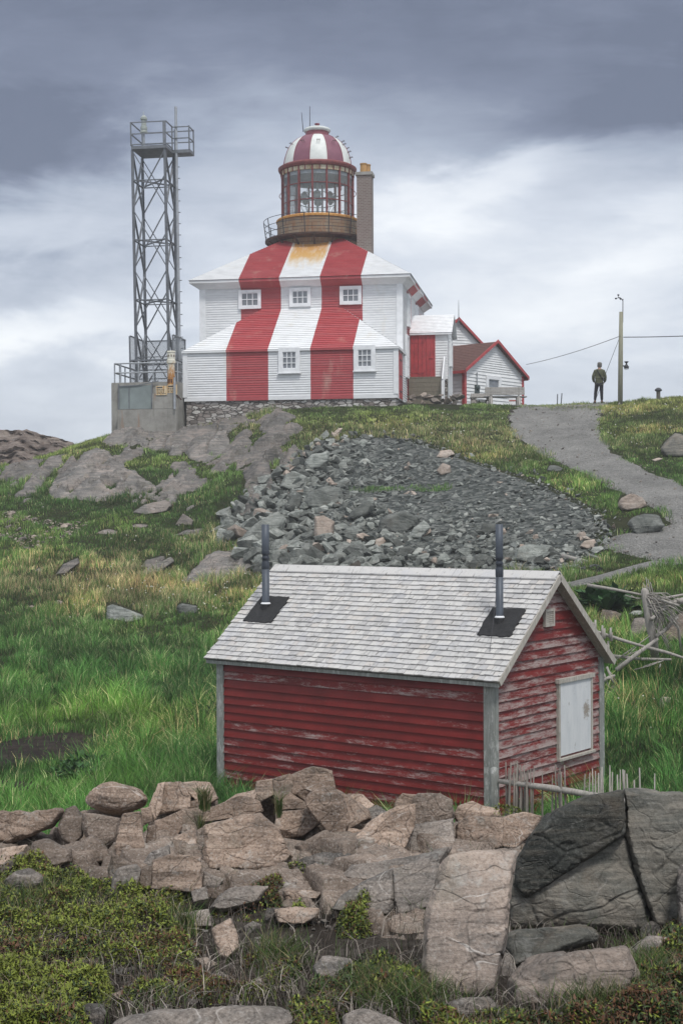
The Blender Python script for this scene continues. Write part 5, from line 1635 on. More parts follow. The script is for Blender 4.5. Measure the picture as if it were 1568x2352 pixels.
for s in (-1, 1):
    k = len(J)
    fx = -.165 if s < 0 else .135
    J += [(s * .095, 0, .84, .105, .105), (fx * .85, .0, .50, .078, .08), (fx, -.01, .12, .06, .062)]
    E += [(0, k), (k, k + 1), (k + 1, k + 2)]
tr = skin_mesh('trousers', J, E, M_TROUS); tr.parent = pr
for s in (-1, 1):
    fx = -.165 if s < 0 else .135
    J = [(fx, -.03, .055, .055, .05), (fx * 1.05, .06, .05, .05, .045), (fx * 1.12, .15, .04, .045, .035), (fx, -.01, .13, .055, .055)]
    bo = skin_mesh('boot', J, [(0, 1), (1, 2), (0, 3)], M_BOOT); bo.parent = pr
mb = MB(); mb.lathe([(.092, 1.60), (.104, 1.68), (.098, 1.77), (.07, 1.81), (0, 1.825)], 20, (0, .02, 0)); cp = mb.build('cap', M_CAP, pr, smooth=True)
mb = MB(); mb.tube([(-.10, -.10, 1.47), (0, -.155, 1.30), (.12, -.15, 1.12), (.20, -.06, 1.0)], .018, 6); mb.build('bag_strap', M_TROUS, pr)
# a few loose stones by the porch steps come later with the rocks
# ================================================================ RED SHED
SHA = R(52)
SN = Vector((1.848, 17.5, -4.0))
SHM = Matrix.Translation(SN) @ Matrix.Rotation(SHA, 4, 'Z')
SHI = SHM.inverted()
SHR = SHM.to_3x3()
SB, SLN = 2.82, 4.57           # gable width, length
WT, RZ, EO, GO = 1.985, 3.14, .105, .15
SLP = (RZ - WT) / (SB / 2)
EZ = WT - SLP * EO
shd = thing('shed', 'weathered red clapboard shed with grey shingle roof and two stovepipes in the hollow', 'shed', SHM)
wearL = {4: .95, 2: .35, 7: .45, 10: .75, 12: .3, 15: .75, 14: .55, 16: .25}
wl = [0.12 + .1 * random.random() for _ in range(17)]
for i, v in {16 - 2: .74, 16 - 5: .40, 16 - 8: .62, 16 - 9: .3, 16 - 10: .55, 16 - 11: .64, 16 - 12: .5, 16 - 14: .66, 16 - 15: .55, 16 - 1: .25}.items(): wl[i] = v
mb = MB()
mb.courses((0, SLN, 0), (0, 0, 0), (0, 0, WT), (0, SLN, WT), 17, .026, lambda p: p[1], .25, lambda j: wl[j])
mb.build('long_wall', M_SHEDL, shd)
mb = MB()
wg = [random.uniform(.45, 1.0) for _ in range(30)]
mb.courses((0, 0, 0), (SB, 0, 0), (SB, 0, WT), (0, 0, WT), 17, .026, lambda p: p[0] + 20, .3, lambda j: wg[j])
na = 10
Hh = RZ - WT
for j in range(na):
    z0, z1 = WT + Hh * j / na, WT + Hh * (j + 1) / na
    xa, xb = (z0 - WT) / SLP, (z1 - WT) / SLP
    q = [(xa, -.026, z0), (SB - xa, -.026, z0), (SB - xb, -.001, z1), (xb, -.001, z1)]
    mb.face(q if j < na - 1 else q[:3], [(p[0] + 20, 17 + j + (0 if k < 2 else 1)) for k, p in enumerate(q if j < na - 1 else q[:3])], wg[17 + j])
    mb.face([(xa, 0, z0), (SB - xa, 0, z0), (SB - xa, -.026, z0), (xa, -.026, z0)], None, wg[17 + j])
mb.courses((SB, 0, 0), (SB, SLN, 0), (SB, SLN, WT), (SB, 0, WT), 17, .017, lambda p: p[1] + 40, .2, lambda j: .7)
mb.face([(SB, SLN, 0), (0, SLN, 0), (0, SLN, WT), (SB / 2, SLN, RZ), (SB, SLN, WT)], [(p, .5) for p in range(5)], .4)
mb.build('gable_wall', M_SHEDG, shd)
for (xa, xb, ya, yb_) in ((-.035, .0, -.035, .115), (-.036, -.0, SLN - .10, SLN + .03), (SB - .10, SB + .035, -.034, 0.0)):
    mb = MB(); mb.box(xa, xb, ya, yb_, -.25, WT + (.0 if xa < 1 else .0))
    if xa == -.035: mb.box(-.0001, .085, -.0352, -.0005, -.25, WT - .03)
    mb.build('corner_board', M_POST, shd, bevel=.004)
# roof deck + shingles
def rp(side, y, s, h=0.0):
    """point on a roof slope: s metres up from the eave edge, h above the deck"""
    L_ = math.hypot(1, SLP)
    dx, dz = 1 / L_, SLP / L_
    x = -EO + dx * s - dz * h
    z = EZ + dz * s + dx * h
    return (x, y, z) if side == 0 else (SB - x, y, z)
SLEN = (SB / 2 + EO) * math.hypot(1, SLP)
Y0, Y1 = -GO, SLN + .16
mb = MB()
for sd_ in (0, 1):
    A = [rp(sd_, Y0, 0, .0), rp(sd_, Y1, 0, .0), rp(sd_, Y1, SLEN, .0), rp(sd_, Y0, SLEN, .0)]
    B = [rp(sd_, Y0, 0, .03), rp(sd_, Y1, 0, .03), rp(sd_, Y1, SLEN, .03), rp(sd_, Y0, SLEN, .03)]
    mb.hexa(A, B)
mb.build('roof_deck', plain('dark_roof_boards', (.10, .095, .088), .3, 8), shd)
mb = MB()
NC = 21
ex = SLEN / NC
rs = random.Random(5)
for sd_ in (0, 1):
    for j in range(NC):
        y = Y0 - rs.uniform(0, .1)
        s0, s1 = j * ex - .015, (j + 1) * ex + .005
        drop = rs.uniform(-.006, .006)
        while y < Y1 + .005:
            w_ = rs.choice((.07, .085, .10, .12, .15)) * rs.uniform(.9, 1.1)
            ya, yb_ = max(y, Y0 - .01), min(y + w_ - .005, Y1 + .01)
            if yb_ - ya > .02:
                dd = drop + rs.uniform(-.006, .006)
                hb = .030 + .023 + rs.uniform(-.003, .005)
                c = rs.random() if rs.random() > .06 else -.0
                P = [rp(sd_, ya, s0 + dd, hb), rp(sd_, yb_, s0 + dd, hb + rs.uniform(-.002, .003)), rp(sd_, yb_, s1, .034), rp(sd_, ya, s1, .034)]
                Q = [rp(sd_, ya, s0 + dd, .031), rp(sd_, yb_, s0 + dd, .031)]
                if sd_ == 0: P = [P[1], P[0], P[3], P[2]]; Q = Q[::-1]
                uvs = [(P[k][1], (0 if k < 2 else ex) + j * ex) for k in range(4)]
                mb.face(P, uvs, c)
                mb.face([Q[0], Q[1], P[1], P[0]], [(p[1], j * ex) for p in (Q[0], Q[1], P[1], P[0])], c * .6)
                mb.face([Q[0], P[0], P[3]], None, c * .6); mb.face([Q[1], P[2], P[1]], None, c * .6)
            y += w_
mb.build('roof_shingles', M_SHING, shd, merge=False)
mb = MB()
yy_ = Y0
while yy_ < Y1:   # ridge boards in lengths
    ln = min(1.6, Y1 - yy_)
    for sd_ in (0, 1):
        A = [rp(sd_, yy_, SLEN - .115, .052), rp(sd_, yy_ + ln - .006, SLEN - .115, .052), rp(sd_, yy_ + ln - .006, SLEN + .035, .046), rp(sd_, yy_, SLEN + .035, .046)]
        B = [tuple(Vector(p) + Vector((0, 0, .016 + .003 * sd_))) for p in A]
        mb.hexa(A, B, lambda p: (p[1], p[0]), .6 + .3 * random.random())
    yy_ += ln
mb.build('ridge_boards', M_SHING, shd)
# rake trim: thin edge on both slopes, soffit plank visible under the far slope
mb = MB()
for sd_ in (0, 1):
    A = [rp(sd_, -GO - .022, 0, -.045), rp(sd_, -GO - .002, 0, -.045), rp(sd_, -GO - .002, SLEN, -.045), rp(sd_, -GO - .022, SLEN, -.045)]
    B = [rp(sd_, -GO - .022, 0, .04), rp(sd_, -GO - .002, 0, .04), rp(sd_, -GO - .002, SLEN, .04), rp(sd_, -GO - .022, SLEN, .04)]
    mb.hexa(A, B)
    A = [rp(sd_, -GO, 0, -.03), rp(sd_, -.02, 0, -.03), rp(sd_, -.02, SLEN, -.03), rp(sd_, -GO, SLEN, -.03)]
    B = [rp(sd_, -GO, 0, -.003), rp(sd_, -.02, 0, -.003), rp(sd_, -.02, SLEN, -.003), rp(sd_, -GO, SLEN, -.003)]
    mb.hexa(A, B)
mb.build('barge_board', M_BARGE, shd, recalc=True)
mb = MB()
mb.box(-EO - .0, -EO + .03, Y0, Y1, EZ - .05, EZ - .002); mb.build('eave_fascia', M_POST, shd)

NSL = Vector((-SLP, 0, 1)).normalized()
RP0 = SHM @ Vector(rp(0, 0, 0, .05)); RN = SHR @ NSL
def on_roof(px, py):
    p = SHI @ ray_plane(px, py, RP0, RN)
    s = (p.x + EO) * math.hypot(1, SLP)
    return p.y, s
for (crn, base, topy, lbl) in (([(603, 1366), (668, 1370), (628, 1427), (563, 1422)], (613.5, 1391), 1200, 0), ([(1132, 1392), (1212, 1396), (1177, 1459), (1095, 1454)], (1150, 1423), 1199, 1)):
    cs = [on_roof(*c) for c in crn]
    ya, yb_ = min(c[0] for c in cs), max(c[0] for c in cs)
    ya += .02; yb_ -= .02
    sa, sb = min(c[1] for c in cs), max(c[1] for c in cs)
    mb = MB()
    # ragged square of tar felt
    nn = 10
    top_, bot_ = [], []
    out = []
    for k in range(nn): out.append((ya + (yb_ - ya) * k / nn, sa))
    for k in range(nn): out.append((yb_, sa + (sb - sa) * k / nn))
    for k in range(nn): out.append((yb_ - (yb_ - ya) * k / nn, sb))
    for k in range(nn): out.append((ya, sb - (sb - sa) * k / nn))
    out = [(y + rs.uniform(-.012, .012), s + rs.uniform(-.012, .012)) for y, s in out]
    T = [rp(0, y, s, .066) for y, s in out]; Bt = [rp(0, y, s, .03) for y, s in out]
    mb.face(T[::-1])
    for k in range(len(T)):
        k2 = (k + 1) % len(T)
        mb.face([Bt[k], T[k], T[k2], Bt[k2]])
    mb.build('tar_flashing', M_TAR, shd, recalc=True)
    by, bs = on_roof(*base)
    b = Vector(rp(0, by, bs, .05))
    wb = SHM @ b
    h = (base[1] - topy) / F * wb.y
    r = 8.7 / F * wb.y
    mb = MB()
    mb.lathe([(r, -.12), (r, h * .46), (r * .99, h * .46)], 18, b)
    mb.lathe([(r * .93, h * .66), (r * 1.0, h * .67), (r, h - .002), (r * .8, h), (r * .78, h - .15)], 18, b)
    pp = mb.build('stovepipe', M_PIPE, shd, smooth=False)
    for p_ in pp.data.polygons: p_.use_smooth = True
    mb = MB()
    mb.lathe([(r, h * .46), (r * 1.06, h * .47), (r * 1.06, h * .54), (r * .9, h * .55), (r * .86, h * .575), (r * 1.02, h * .585), (r * 1.02, h * .605), (r * .84, h * .615), (r * .84, h * .63), (r * 1.04, h * .64), (r * 1.04, h * .665), (r, h * .68)], 18, b)
    mb.build('pipe_joint', M_PIPED, pp, smooth=True)
    mb = MB(); mb.lathe([(r * 1.03, .055), (r * 1.3, .05), (r * 1.32, .06), (r * 1.03, .075)], 18, b); mb.build('storm_collar', M_WHITE, pp)
    mb = MB(); mb.lathe([(r * 1.02, -.1), (r * 1.35, -.06), (r * 1.12, .055), (r * 1.02, .055)], 18, b); mb.build('boot_flashing', M_TAR, pp)
    if lbl == 1:
        mb = MB(); q = Vector(rp(0, by - .12, bs - .55, .06))
        mb.tube([b + Vector((0, 0, h * .6)), b.lerp(q, .5) + Vector((0, 0, h * .27)), q], .004, 4); mb.build('guy_wire', M_BLACK, pp)
# shuttered window and louvre on the gable
GP = SHM @ Vector((0, -.02, 0)); GN = SHR @ Vector((0, -1, 0))
def on_gable(px, py):
    p = SHI @ ray_plane(px, py, GP, GN)
    return p.x, p.z
a, b = on_gable(1279, 1740), on_gable(1354, 1556)
c, d_ = on_gable(1279, 1562), on_gable(1354, 1726)
x0, x1 = a[0], b[0]
z0, z1 = (a[1] + d_[1]) / 2, (b[1] + c[1]) / 2
mb = MB(); mb.box(x0 + .03, x1 - .03, -.05, -.02, z0 + .03, z1 - .02); sh_ = mb.build('shutter', M_SHUT, shd, bevel=.003)
mb = MB()
mb.box(x0 - .01, x0 + .03, -.06, -.015, z0, z1); mb.box(x1 - .03, x1 + .01, -.06, -.015, z0, z1)
mb.box(x0 - .03, x1 + .05, -.075, -.015, z1 - .02, z1 + .035); mb.box(x0 - .02, x1 + .05, -.08, -.015, z0 - .03, z0 + .001)
mb.build('shutter_frame', M_BARGE, sh_)
a, b = on_gable(1247, 1441), on_gable(1268, 1397)
c, d_ = on_gable(1247, 1400), on_gable(1268, 1437)
x0, x1, z0, z1 = a[0], b[0], (a[1] + d_[1]) / 2, (b[1] + c[1]) / 2
mb = MB(); mb.box(x0, x0 + .035, -.06, -.015, z0, z1); mb.box(x1 - .035, x1, -.06, -.015, z0, z1); mb.box(x0 + .035, x1 - .035, -.058, -.015, z1 - .035, z1); mb.box(x0 + .035, x1 - .035, -.058, -.015, z0, z0 + .035)
lv = mb.build('louvre', M_BARGE, shd)
mb = MB()
for k in range(6):
    z = z0 + .05 + (z1 - z0 - .1) * k / 5
    mb.hexa([(x0 + .03, -.05, z - .012), (x1 - .03, -.05, z - .012), (x1 - .03, -.022, z + .012), (x0 + .03, -.022, z + .012)], [(x0 + .03, -.05, z - .004), (x1 - .03, -.05, z - .004), (x1 - .03, -.022, z + .02), (x0 + .03, -.022, z + .02)])
mb.build('louvre_slats', M_BARGE, lv)

# ================================================================ WATTLE FENCE IN FRONT OF THE GABLE
rs = random.Random(11)
f0 = at(1135, 1850, 17.15); f1 = at(1396, 1832, 16.2)
fz = -4.05
fb = Vector((f0.x, f0.y, fz))
fe = thing('wattle_fence', 'low driftwood picket fence with leaning bare stakes below the shed gable', 'fence', Matrix.Translation(fb))
mb = MB(); tz_ = at(1135, 1762, 17.15).z - fz
mb.tube([(0, 0, -.3), (0, 0, tz_ - .1), (0.0, 0, tz_ - .02), (0, 0, tz_)], [.058, .056, .045, .02], 8); mb.build('post', M_POST, fe, smooth=True)
ra, rb = at(1146, 1795, 17.1), at(1392, 1832, 16.2)
re_ = ra.lerp(rb, 1.5)
mb = MB(); mb.tube([ra - fb, ra.lerp(rb, .5) - fb + Vector((0, 0, .01)), rb - fb, re_ - fb - Vector((0, 0, .05))], [.028, .04, .036, .03], 8); mb.build('rail', M_DRIFT, fe, smooth=True)
STK = [(1161, 1750, 1845, 4), (1168, 1765, 1850, -2), (1173, 1752, 1848, 3), (1178, 1775, 1852, -5), (1182, 1752, 1850, 2), (1187, 1748, 1850, -3), (1190, 1756, 1850, 5), (1194, 1758, 1852, -2), (1198, 1772, 1852, 6), (1203, 1757, 1855, -4), (1209, 1776, 1852, 3), (1212, 1768, 1855, -5),
       (1218, 1766, 1852, 0), (1226, 1759, 1852, -4), (1245, 1775, 1848, -8), (1268, 1780, 1842, -6), (1275, 1756, 1835, -3), (1281, 1778, 1838, -8), (1285, 1764, 1840, -3), (1288, 1774, 1836, -9), (1296, 1758, 1815, 1), (1343, 1778, 1830, 0), (1354, 1776, 1832, 8), (1360, 1766, 1830, 6), (1367, 1772, 1830, 5), (1374, 1776, 1830, 0), (1381, 1768, 1832, 8),
       (1400, 1758, 1830, 4), (1406, 1774, 1830, -5), (1417, 1780, 1828, -6), (1424, 1768, 1828, 1), (1430, 1768, 1828, 2), (1434, 1770, 1826, -1), (1439, 1778, 1826, -2), (1456, 1792, 1820, -2), (1468, 1764, 1820, -4), (1503, 1777, 1825, 2), (1382, 1762, 1829, 2)]
for (x, yt, yb_, ln) in STK:
    t = (x - 1135) / (1396 - 1135)
    Yd = 17.15 + (16.2 - 17.15) * t + rs.uniform(-.06, .06)
    tp = at(x, yt, Yd)
    bt = at(x + ln * -.6, yb_, Yd); bt.z = fz - .1; bt.x += rs.uniform(-.03, .03)
    mid = tp.lerp(bt, .45) + Vector((rs.uniform(-.015, .015), rs.uniform(-.015, .015), 0))
    r = rs.uniform(.012, .019)
    mb = MB(); mb.tube([bt - fb, mid - fb, tp - fb], [r * 1.1, r, r * .45], 6); mb.build('stake', M_STAKE if x < 1345 else M_DRIFT, fe, smooth=True)

# ================================================================ COLLAPSED BRUSHWOOD FENCE ON THE RIGHT (Zoom px -> photo px: 1285.35+.18x, 1285.35+.18y)
def ZC(x, y): return 1285.35 + .18 * x, 1285.35 + .18 * y
cb = gh(1500, 1570)
cf = thing('brushwood_fence', 'collapsed silvered brushwood fence with a fraying post and fallen rails right of the shed', 'fence', Matrix.Translation(cb))
YC = cb.y
def cpt(x, y, dy=0.0): return at(*ZC(x, y), YC + dy) - cb
mb = MB(); mb.tube([cpt(1215, 1260, .1), cpt(1190, 1000), cpt(1150, 850), cpt(1110, 600), cpt(1080, 400), cpt(1072, 365)], [.075, .078, .075, .07, .065, .03], 10); mb.build('post', M_DRIFT, cf, smooth=True)
RAILS = [((345, 325, .3), (1045, 450, 0), .038), ((1200, 490, .0), (1520, 590, -.3), .036), ((470, 925, .2), (1120, 1125, -.15), .042), ((1120, 1125, -.15), (1620, 1270, -.4), .04), ((660, 1230, .1), (1420, 1275, -.3), .038),
         ((720, 1410, -.3), (1250, 1010, -.1), .055), ((1230, 980, -.1), (1500, 740, .2), .045), ((1300, 500, .1), (1660, 430, .3), .03), ((1180, 590, .05), (1600, 480, .4), .02), ((1400, 590, .1), (1510, 500, .2), .05), ((1500, 540, .15), (1680, 505, .3), .07), ((690, 1300, .0), (1160, 965, -.05), .014),
         ((740, 1350, .05), (970, 1120, .1), .012), ((780, 1260, .0), (1170, 1110, -.1), .012), ((830, 455, .3), (1040, 490, .1), .012), ((910, 460, .3), (1050, 500, .1), .012), ((945, 1410, -.2), (1320, 1290, -.3), .014), ((1060, 1370, -.2), (1280, 1300, -.25), .016), ((560, 1450, -.4), (640, 1650, -.5), .02), ((600, 1370, -.4), (690, 1590, -.5), .025), ((555, 1550, -.5), (700, 1480, -.4), .04), ((880, 1860, -.9), (1050, 1750, -.8), .013),
         ((640, 1790, -.8), (770, 1900, -.9), .01), ((590, 1380, -.3), (720, 1560, -.4), .016), ((590, 1520, -.5), (690, 1490, -.4), .035), ((1250, 680, -.05), (1350, 620, -.1), .04), ((1160, 760, -.12), (1210, 715, -.13), .05), ((1265, 1385, -.3), (1285, 1330, -.3), .02)]
for (a, b, r) in RAILS:
    p, q = cpt(*a), cpt(*b)
    m = p.lerp(q, .5) + Vector((0, 0, rs.uniform(-.03, .02)))
    mb = MB(); mb.tube([p, m, q], [r * .8, r * .72, r * .5], 8); mb.build('fallen_rail' if r > .03 else 'fallen_stick', M_DRIFT, cf, smooth=True)
for k in range(84):     # sticks fraying out of the top of the post and hanging to the right
    sx_, sy__ = rs.uniform(1110, 1200), rs.uniform(420, 640)
    if k < 44:
        ex_, ey_ = rs.uniform(1320, 1640), rs.uniform(560, 900)
        mx, my = (sx_ + ex_) / 2, (sy__ + ey_) / 2 - rs.uniform(20, 90)
    elif k < 70:
        ex_, ey_ = rs.uniform(1180, 1290), rs.uniform(800, 1080)
        mx, my = max(sx_, ex_) + rs.uniform(-10, 70), (sy__ + ey_) / 2
    elif k < 77:
        sx_, sy__ = rs.uniform(1220, 1290), rs.uniform(760, 900)
        ex_, ey_ = rs.uniform(1330, 1440), rs.uniform(1080, 1170); mx, my = (sx_ + ex_) / 2 + 5, (sy__ + ey_) / 2 - 15
    else:
        sx_, sy__ = rs.uniform(1330, 1420), rs.uniform(640, 760); ex_, ey_ = rs.uniform(1530, 1580), rs.uniform(1130, 1230); mx, my = (sx_ + ex_) / 2 + 50, (sy__ + ey_) / 2 - 60
    dy0 = rs.uniform(-.12, .1)
    mb = MB(); mb.tube([cpt(sx_, sy__, dy0), cpt(mx, my, dy0 + rs.uniform(-.1, .1)), cpt(ex_, ey_, dy0 + rs.uniform(-.25, .25))], [.009, .008, .004], 5)
    mb.build('stick', M_DRIFT, cf, smooth=True)
for k in range(8):
    x_ = 1060 + 14 * k
    mb = MB(); mb.tube([cpt(x_ + 40, 470), cpt(x_ + rs.uniform(-20, 10), 350 - rs.uniform(0, 80) * (k % 3))], [.012, .006], 5); mb.build('stick', M_DRIFT, cf, smooth=True)
# remaining upright pickets behind the shed corner
for (x, y0_, y1_) in ((420, 805, 960), (450, 770, 930), (540, 840, 1020), (565, 880, 1010), (645, 870, 1010), (655, 930, 1020), (615, 1040, 1250), (655, 960, 1040)):
    mb = MB(); mb.tube([cpt(x, y1_, .0), cpt(x + 3, y0_, .05)], [.03, .018], 6); mb.build('picket', M_DRIFT, cf, smooth=True)
# ================================================================ ROCKS
def ZA(*p): return [(x / 2, 1599.4 + y / 2) for x, y in p]
def ZB(*p): return [(784 + x / 2, 1599.4 + y / 2) for x, y in p]
def Z5(*p): return [(.28 * x, 940.5 + .28 * y) for x, y in p]
def Z6(*p): return [(.5 * x, 909 + .5 * y) for x, y in p]
def Z7(*p): return [(470.4 + .7 * x, 940.8 + .7 * y) for x, y in p]
def Z4(*p): return [(846.7 + .46 * x, 658.6 + .46 * y) for x, y in p]
def ZCp(*p): return [ZC(x, y) for x, y in p]
_rid = [100]
def fgY(yb): return float(np.interp(yb, [1840, 1880, 1910, 1945, 1990, 2080, 2210, 2352, 2420], [9.7, 9.5, 9.2, 8.8, 8.2, 7.35, 6.2, 5.2, 4.8]))

def poly_rock(name, poly, mat_, Y=None, lean=.45, thick=.7, bev=.84, N=None, amp=None, parent=None, label=None, cat='rock', group=None, p=30, strata=0.0, seed=None, side=0.0, under=0.0, chips=8, chipd=.88, grow=0.0, joint=None, jcell=.45):
    """a solid stone whose outline follows poly; every vertex sits at its own distance on a leaning face, with real thickness"""
    _rid[0] += 1
    seed = seed or _rid[0]
    rs = np.random.RandomState(seed)
    poly = np.array(poly, float)
    if grow:
        cc = poly.mean(0); dv = poly - cc; poly = cc + dv * (1 + grow / np.maximum(np.linalg.norm(dv, axis=1), 1)[:, None])
    yb = poly[:, 1].max()
    cx_ = poly[:, 0].mean()
    if Y is None: Y = fgY(yb)
    elif Y == 'g': Y = gh(cx_, yb - 1).y
    c = poly.mean(0)
    wpx, hpx = np.ptp(poly[:, 0]), np.ptp(poly[:, 1])
    m = Y / F
    T = thick * min(wpx, hpx * 1.4) * m
    pts = []
    for (x, y) in poly:
        Yv = Y + lean * (yb - y) * m + side * (x - cx_) * m + rs.uniform(-.06, .06) * T
        pts.append(at(x, y, Yv + .22 * T))
        k = bev * rs.uniform(.93, 1.08)
        xi, yi = c[0] + (x - c[0]) * k, c[1] + (y - c[1]) * k
        f = rs.uniform(.02, .30)
        pts.append(at(xi, yi + under * hpx * .3, Yv - f * T))
        k = rs.uniform(.72, .92)
        xo, yo = c[0] + (x - c[0]) * k, c[1] + (y - c[1]) * k
        q = at(xo, yo, Yv + T)
        q.z -= .05 * T
        pts.append(q)
    P = np.array([tuple(q) for q in pts])
    base = np.array([P[:, 0].mean(), P[:, 1].mean(), P[:, 2].min()])
    size = max(wpx, hpx) * m
    if N is None: N = int(np.clip(max(wpx, hpx) * .36, 16, 72))
    if amp is None: amp = .020 * size ** .8
    V, Fq = rock_mesh(P - base, N, p, amp, 5.5 / max(size, .12) ** .75, seed, strata * size ** .6, (0.35, .1, 1), 9 / max(size, .2), chips, chipd, (.012 if joint is None else joint) if max(wpx, hpx) > 38 else 0.0, jcell)
    if parent is not None:
        base = base - np.array(parent.matrix_basis.translation)
        V = V + base
        o = np_obj(name, V, Fq, mat_, parent)
    else:
        o = np_obj(name, V, Fq, mat_)
        o.location = base - np.array([0, 0,   .014 if Y < 12 else .03 * size])
        tag(o, label, cat, group)
    return o

# ---- loose foreground stones, left side
R1 = lambda poly, m, label, **k: poly_rock('rock', poly, m, label=label, **k)
R1(ZA((376, 478), (400, 430), (430, 398), (480, 370), (600, 384), (660, 408), (702, 468), (690, 492), (640, 520), (560, 546), (470, 535), (410, 510)), M_PINK, 'rounded pink boulder perched highest at the left end of the foreground rocks', thick=.9, bev=.7, lean=.2, p=16, N=72)
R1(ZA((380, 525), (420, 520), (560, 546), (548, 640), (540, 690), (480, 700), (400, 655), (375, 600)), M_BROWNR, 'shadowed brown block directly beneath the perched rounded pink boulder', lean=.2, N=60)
R1(ZA((-120, 520), (0, 512), (150, 516), (295, 502), (300, 530), (250, 590), (130, 645), (0, 690), (-120, 690)), M_PINK, 'long low pinkish grey slab at the far left of the foreground rock line', lean=.5, strata=.02, N=72)
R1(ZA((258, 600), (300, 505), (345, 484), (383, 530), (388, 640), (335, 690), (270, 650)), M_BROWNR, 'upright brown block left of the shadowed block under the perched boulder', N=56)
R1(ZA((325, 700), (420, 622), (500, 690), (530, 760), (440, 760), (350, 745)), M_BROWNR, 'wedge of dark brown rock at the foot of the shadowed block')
R1(ZA((-60, 700), (0, 690), (135, 665), (122, 702), (20, 772), (-60, 800)), M_PINK, 'small pinkish slab below the long low slab at the far left')
R1(ZA((-40, 800), (0, 765), (100, 700), (124, 708), (95, 765), (20, 805)), M_GREYG, 'thin grey slab tilted under the small pinkish slab at far left')
R1(ZA((8, 835), (60, 795), (140, 773), (200, 800), (212, 830), (205, 855), (130, 892), (20, 903)), M_GREYG, 'pale grey lichened boulder lowest at the left beside green heath', thick=.9, p=18, N=64)
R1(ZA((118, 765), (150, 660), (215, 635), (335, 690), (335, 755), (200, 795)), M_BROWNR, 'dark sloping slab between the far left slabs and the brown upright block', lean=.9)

# ---- middle outcrop: jointed bedrock, one thing with many blocks
OC = thing('granite_outcrop', 'broad jointed pink granite outcrop in the middle, its peak against the red shed wall', 'rock outcrop', Matrix.Translation(at(620, 2060, 8.6)))
def blk(poly, m=M_PINK, **k):
    return poly_rock('rock_block', poly, m, parent=OC, **{**dict(bev=.955, thick=.8, p=70, chips=4, chipd=.95, grow=4.0), **k})
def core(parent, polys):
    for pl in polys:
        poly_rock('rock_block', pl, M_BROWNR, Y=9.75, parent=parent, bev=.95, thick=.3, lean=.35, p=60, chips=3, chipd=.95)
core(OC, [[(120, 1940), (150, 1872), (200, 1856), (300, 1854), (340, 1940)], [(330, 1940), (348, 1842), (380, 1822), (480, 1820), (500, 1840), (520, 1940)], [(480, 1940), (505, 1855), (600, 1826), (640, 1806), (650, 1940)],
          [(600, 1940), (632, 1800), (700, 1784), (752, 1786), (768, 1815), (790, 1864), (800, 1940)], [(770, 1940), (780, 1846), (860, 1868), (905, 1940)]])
blk(ZA((535, 690), (548, 600), (565, 542), (645, 530), (662, 590), (660, 740), (600, 765), (540, 790)))
blk(ZA((650, 522), (690, 515), (697, 570), (657, 592)))
blk(ZA((690, 505), (725, 412), (755, 400), (737, 520), (712, 565)))
blk(ZA((735, 540), (757, 402), (830, 400), (872, 462), (867, 512)))
blk(ZA((833, 402), (900, 396), (960, 405), (1002, 472), (960, 492), (900, 472)), lean=.8)
blk(ZA((868, 490), (950, 476), (932, 512), (880, 518)))
blk(ZA((713, 577), (835, 525), (828, 610), (790, 662), (715, 704)))
blk(ZA((838, 525), (932, 514), (928, 640), (884, 592), (828, 612)))
blk(ZA((788, 662), (890, 610), (917, 740), (780, 742)), lean=.8)
blk(ZA((698, 882), (705, 760), (780, 735), (917, 745), (927, 882), (885, 906)), lean=.7, N=60)
blk(ZA((640, 780), (700, 728), (772, 688), (777, 735), (705, 772), (690, 832)), M_GREYG)
blk(ZA((668, 722), (680, 602), (712, 600), (714, 702), (690, 762)))
blk(ZA((503, 912), (530, 830), (548, 800), (620, 778), (642, 800), (612, 892), (540, 922)), M_GREYG)
blk(ZA((497, 800), (520, 730), (600, 770), (640, 790), (560, 800), (520, 870)), M_BROWNR)
blk(ZA((630, 880), (650, 800), (700, 780), (700, 880), (660, 900)), M_BROWNR)
blk(ZA((930, 605), (938, 585), (1200, 540), (1268, 602), (1305, 660), (1352, 742), (1300, 785), (1240, 812), (1100, 800), (936, 800)), lean=.75, N=84, bev=.93, thick=.4, strata=.012)
blk(ZA((936, 575), (940, 522), (1100, 465), (1188, 482), (1206, 530), (1100, 560)), lean=.7, bev=.93)
blk(ZA((985, 517), (1090, 455), (1175, 430), (1170, 475), (1080, 500)), lean=.9)
blk(ZA((1168, 472), (1180, 395), (1250, 386), (1256, 450), (1192, 484)))
blk(ZA((1256, 386), (1330, 364), (1346, 440), (1312, 442), (1264, 500)))
blk(ZA((1332, 366), (1390, 345), (1430, 332), (1522, 345), (1534, 430), (1440, 432), (1400, 480), (1350, 442)), N=60)
blk(ZA((1264, 510), (1330, 446), (1400, 490), (1402, 516), (1272, 526)))
blk(ZA((1266, 532), (1430, 516), (1472, 582), (1392, 642), (1312, 652), (1272, 604)), N=56)
blk(ZA((1402, 482), (1440, 434), (1530, 428), (1572, 480), (1600, 560), (1568, 700), (1500, 622), (1472, 580), (1420, 512)), N=60)
blk(ZA((1520, 420), (1580, 450), (1690, 520), (1700, 560), (1600, 600), (1560, 520)), lean=.8)
blk(ZA((935, 872), (940, 808), (1022, 842), (990, 884)), M_GREYG)
blk(ZA((884, 902), (942, 880), (952, 930), (890, 947)), M_GREYG)
blk(ZA((1345, 795), (1370, 745), (1480, 725), (1600, 728), (1690, 800), (1560, 815)), M_GREYG, lean=1.0, N=56)
R1(ZA((1348, 676), (1412, 640), (1500, 598), (1562, 642), (1552, 702), (1480, 722), (1382, 742)), M_BROWNR, 'angular brown wedge of stone resting in a notch of the middle outcrop', thick=.9)
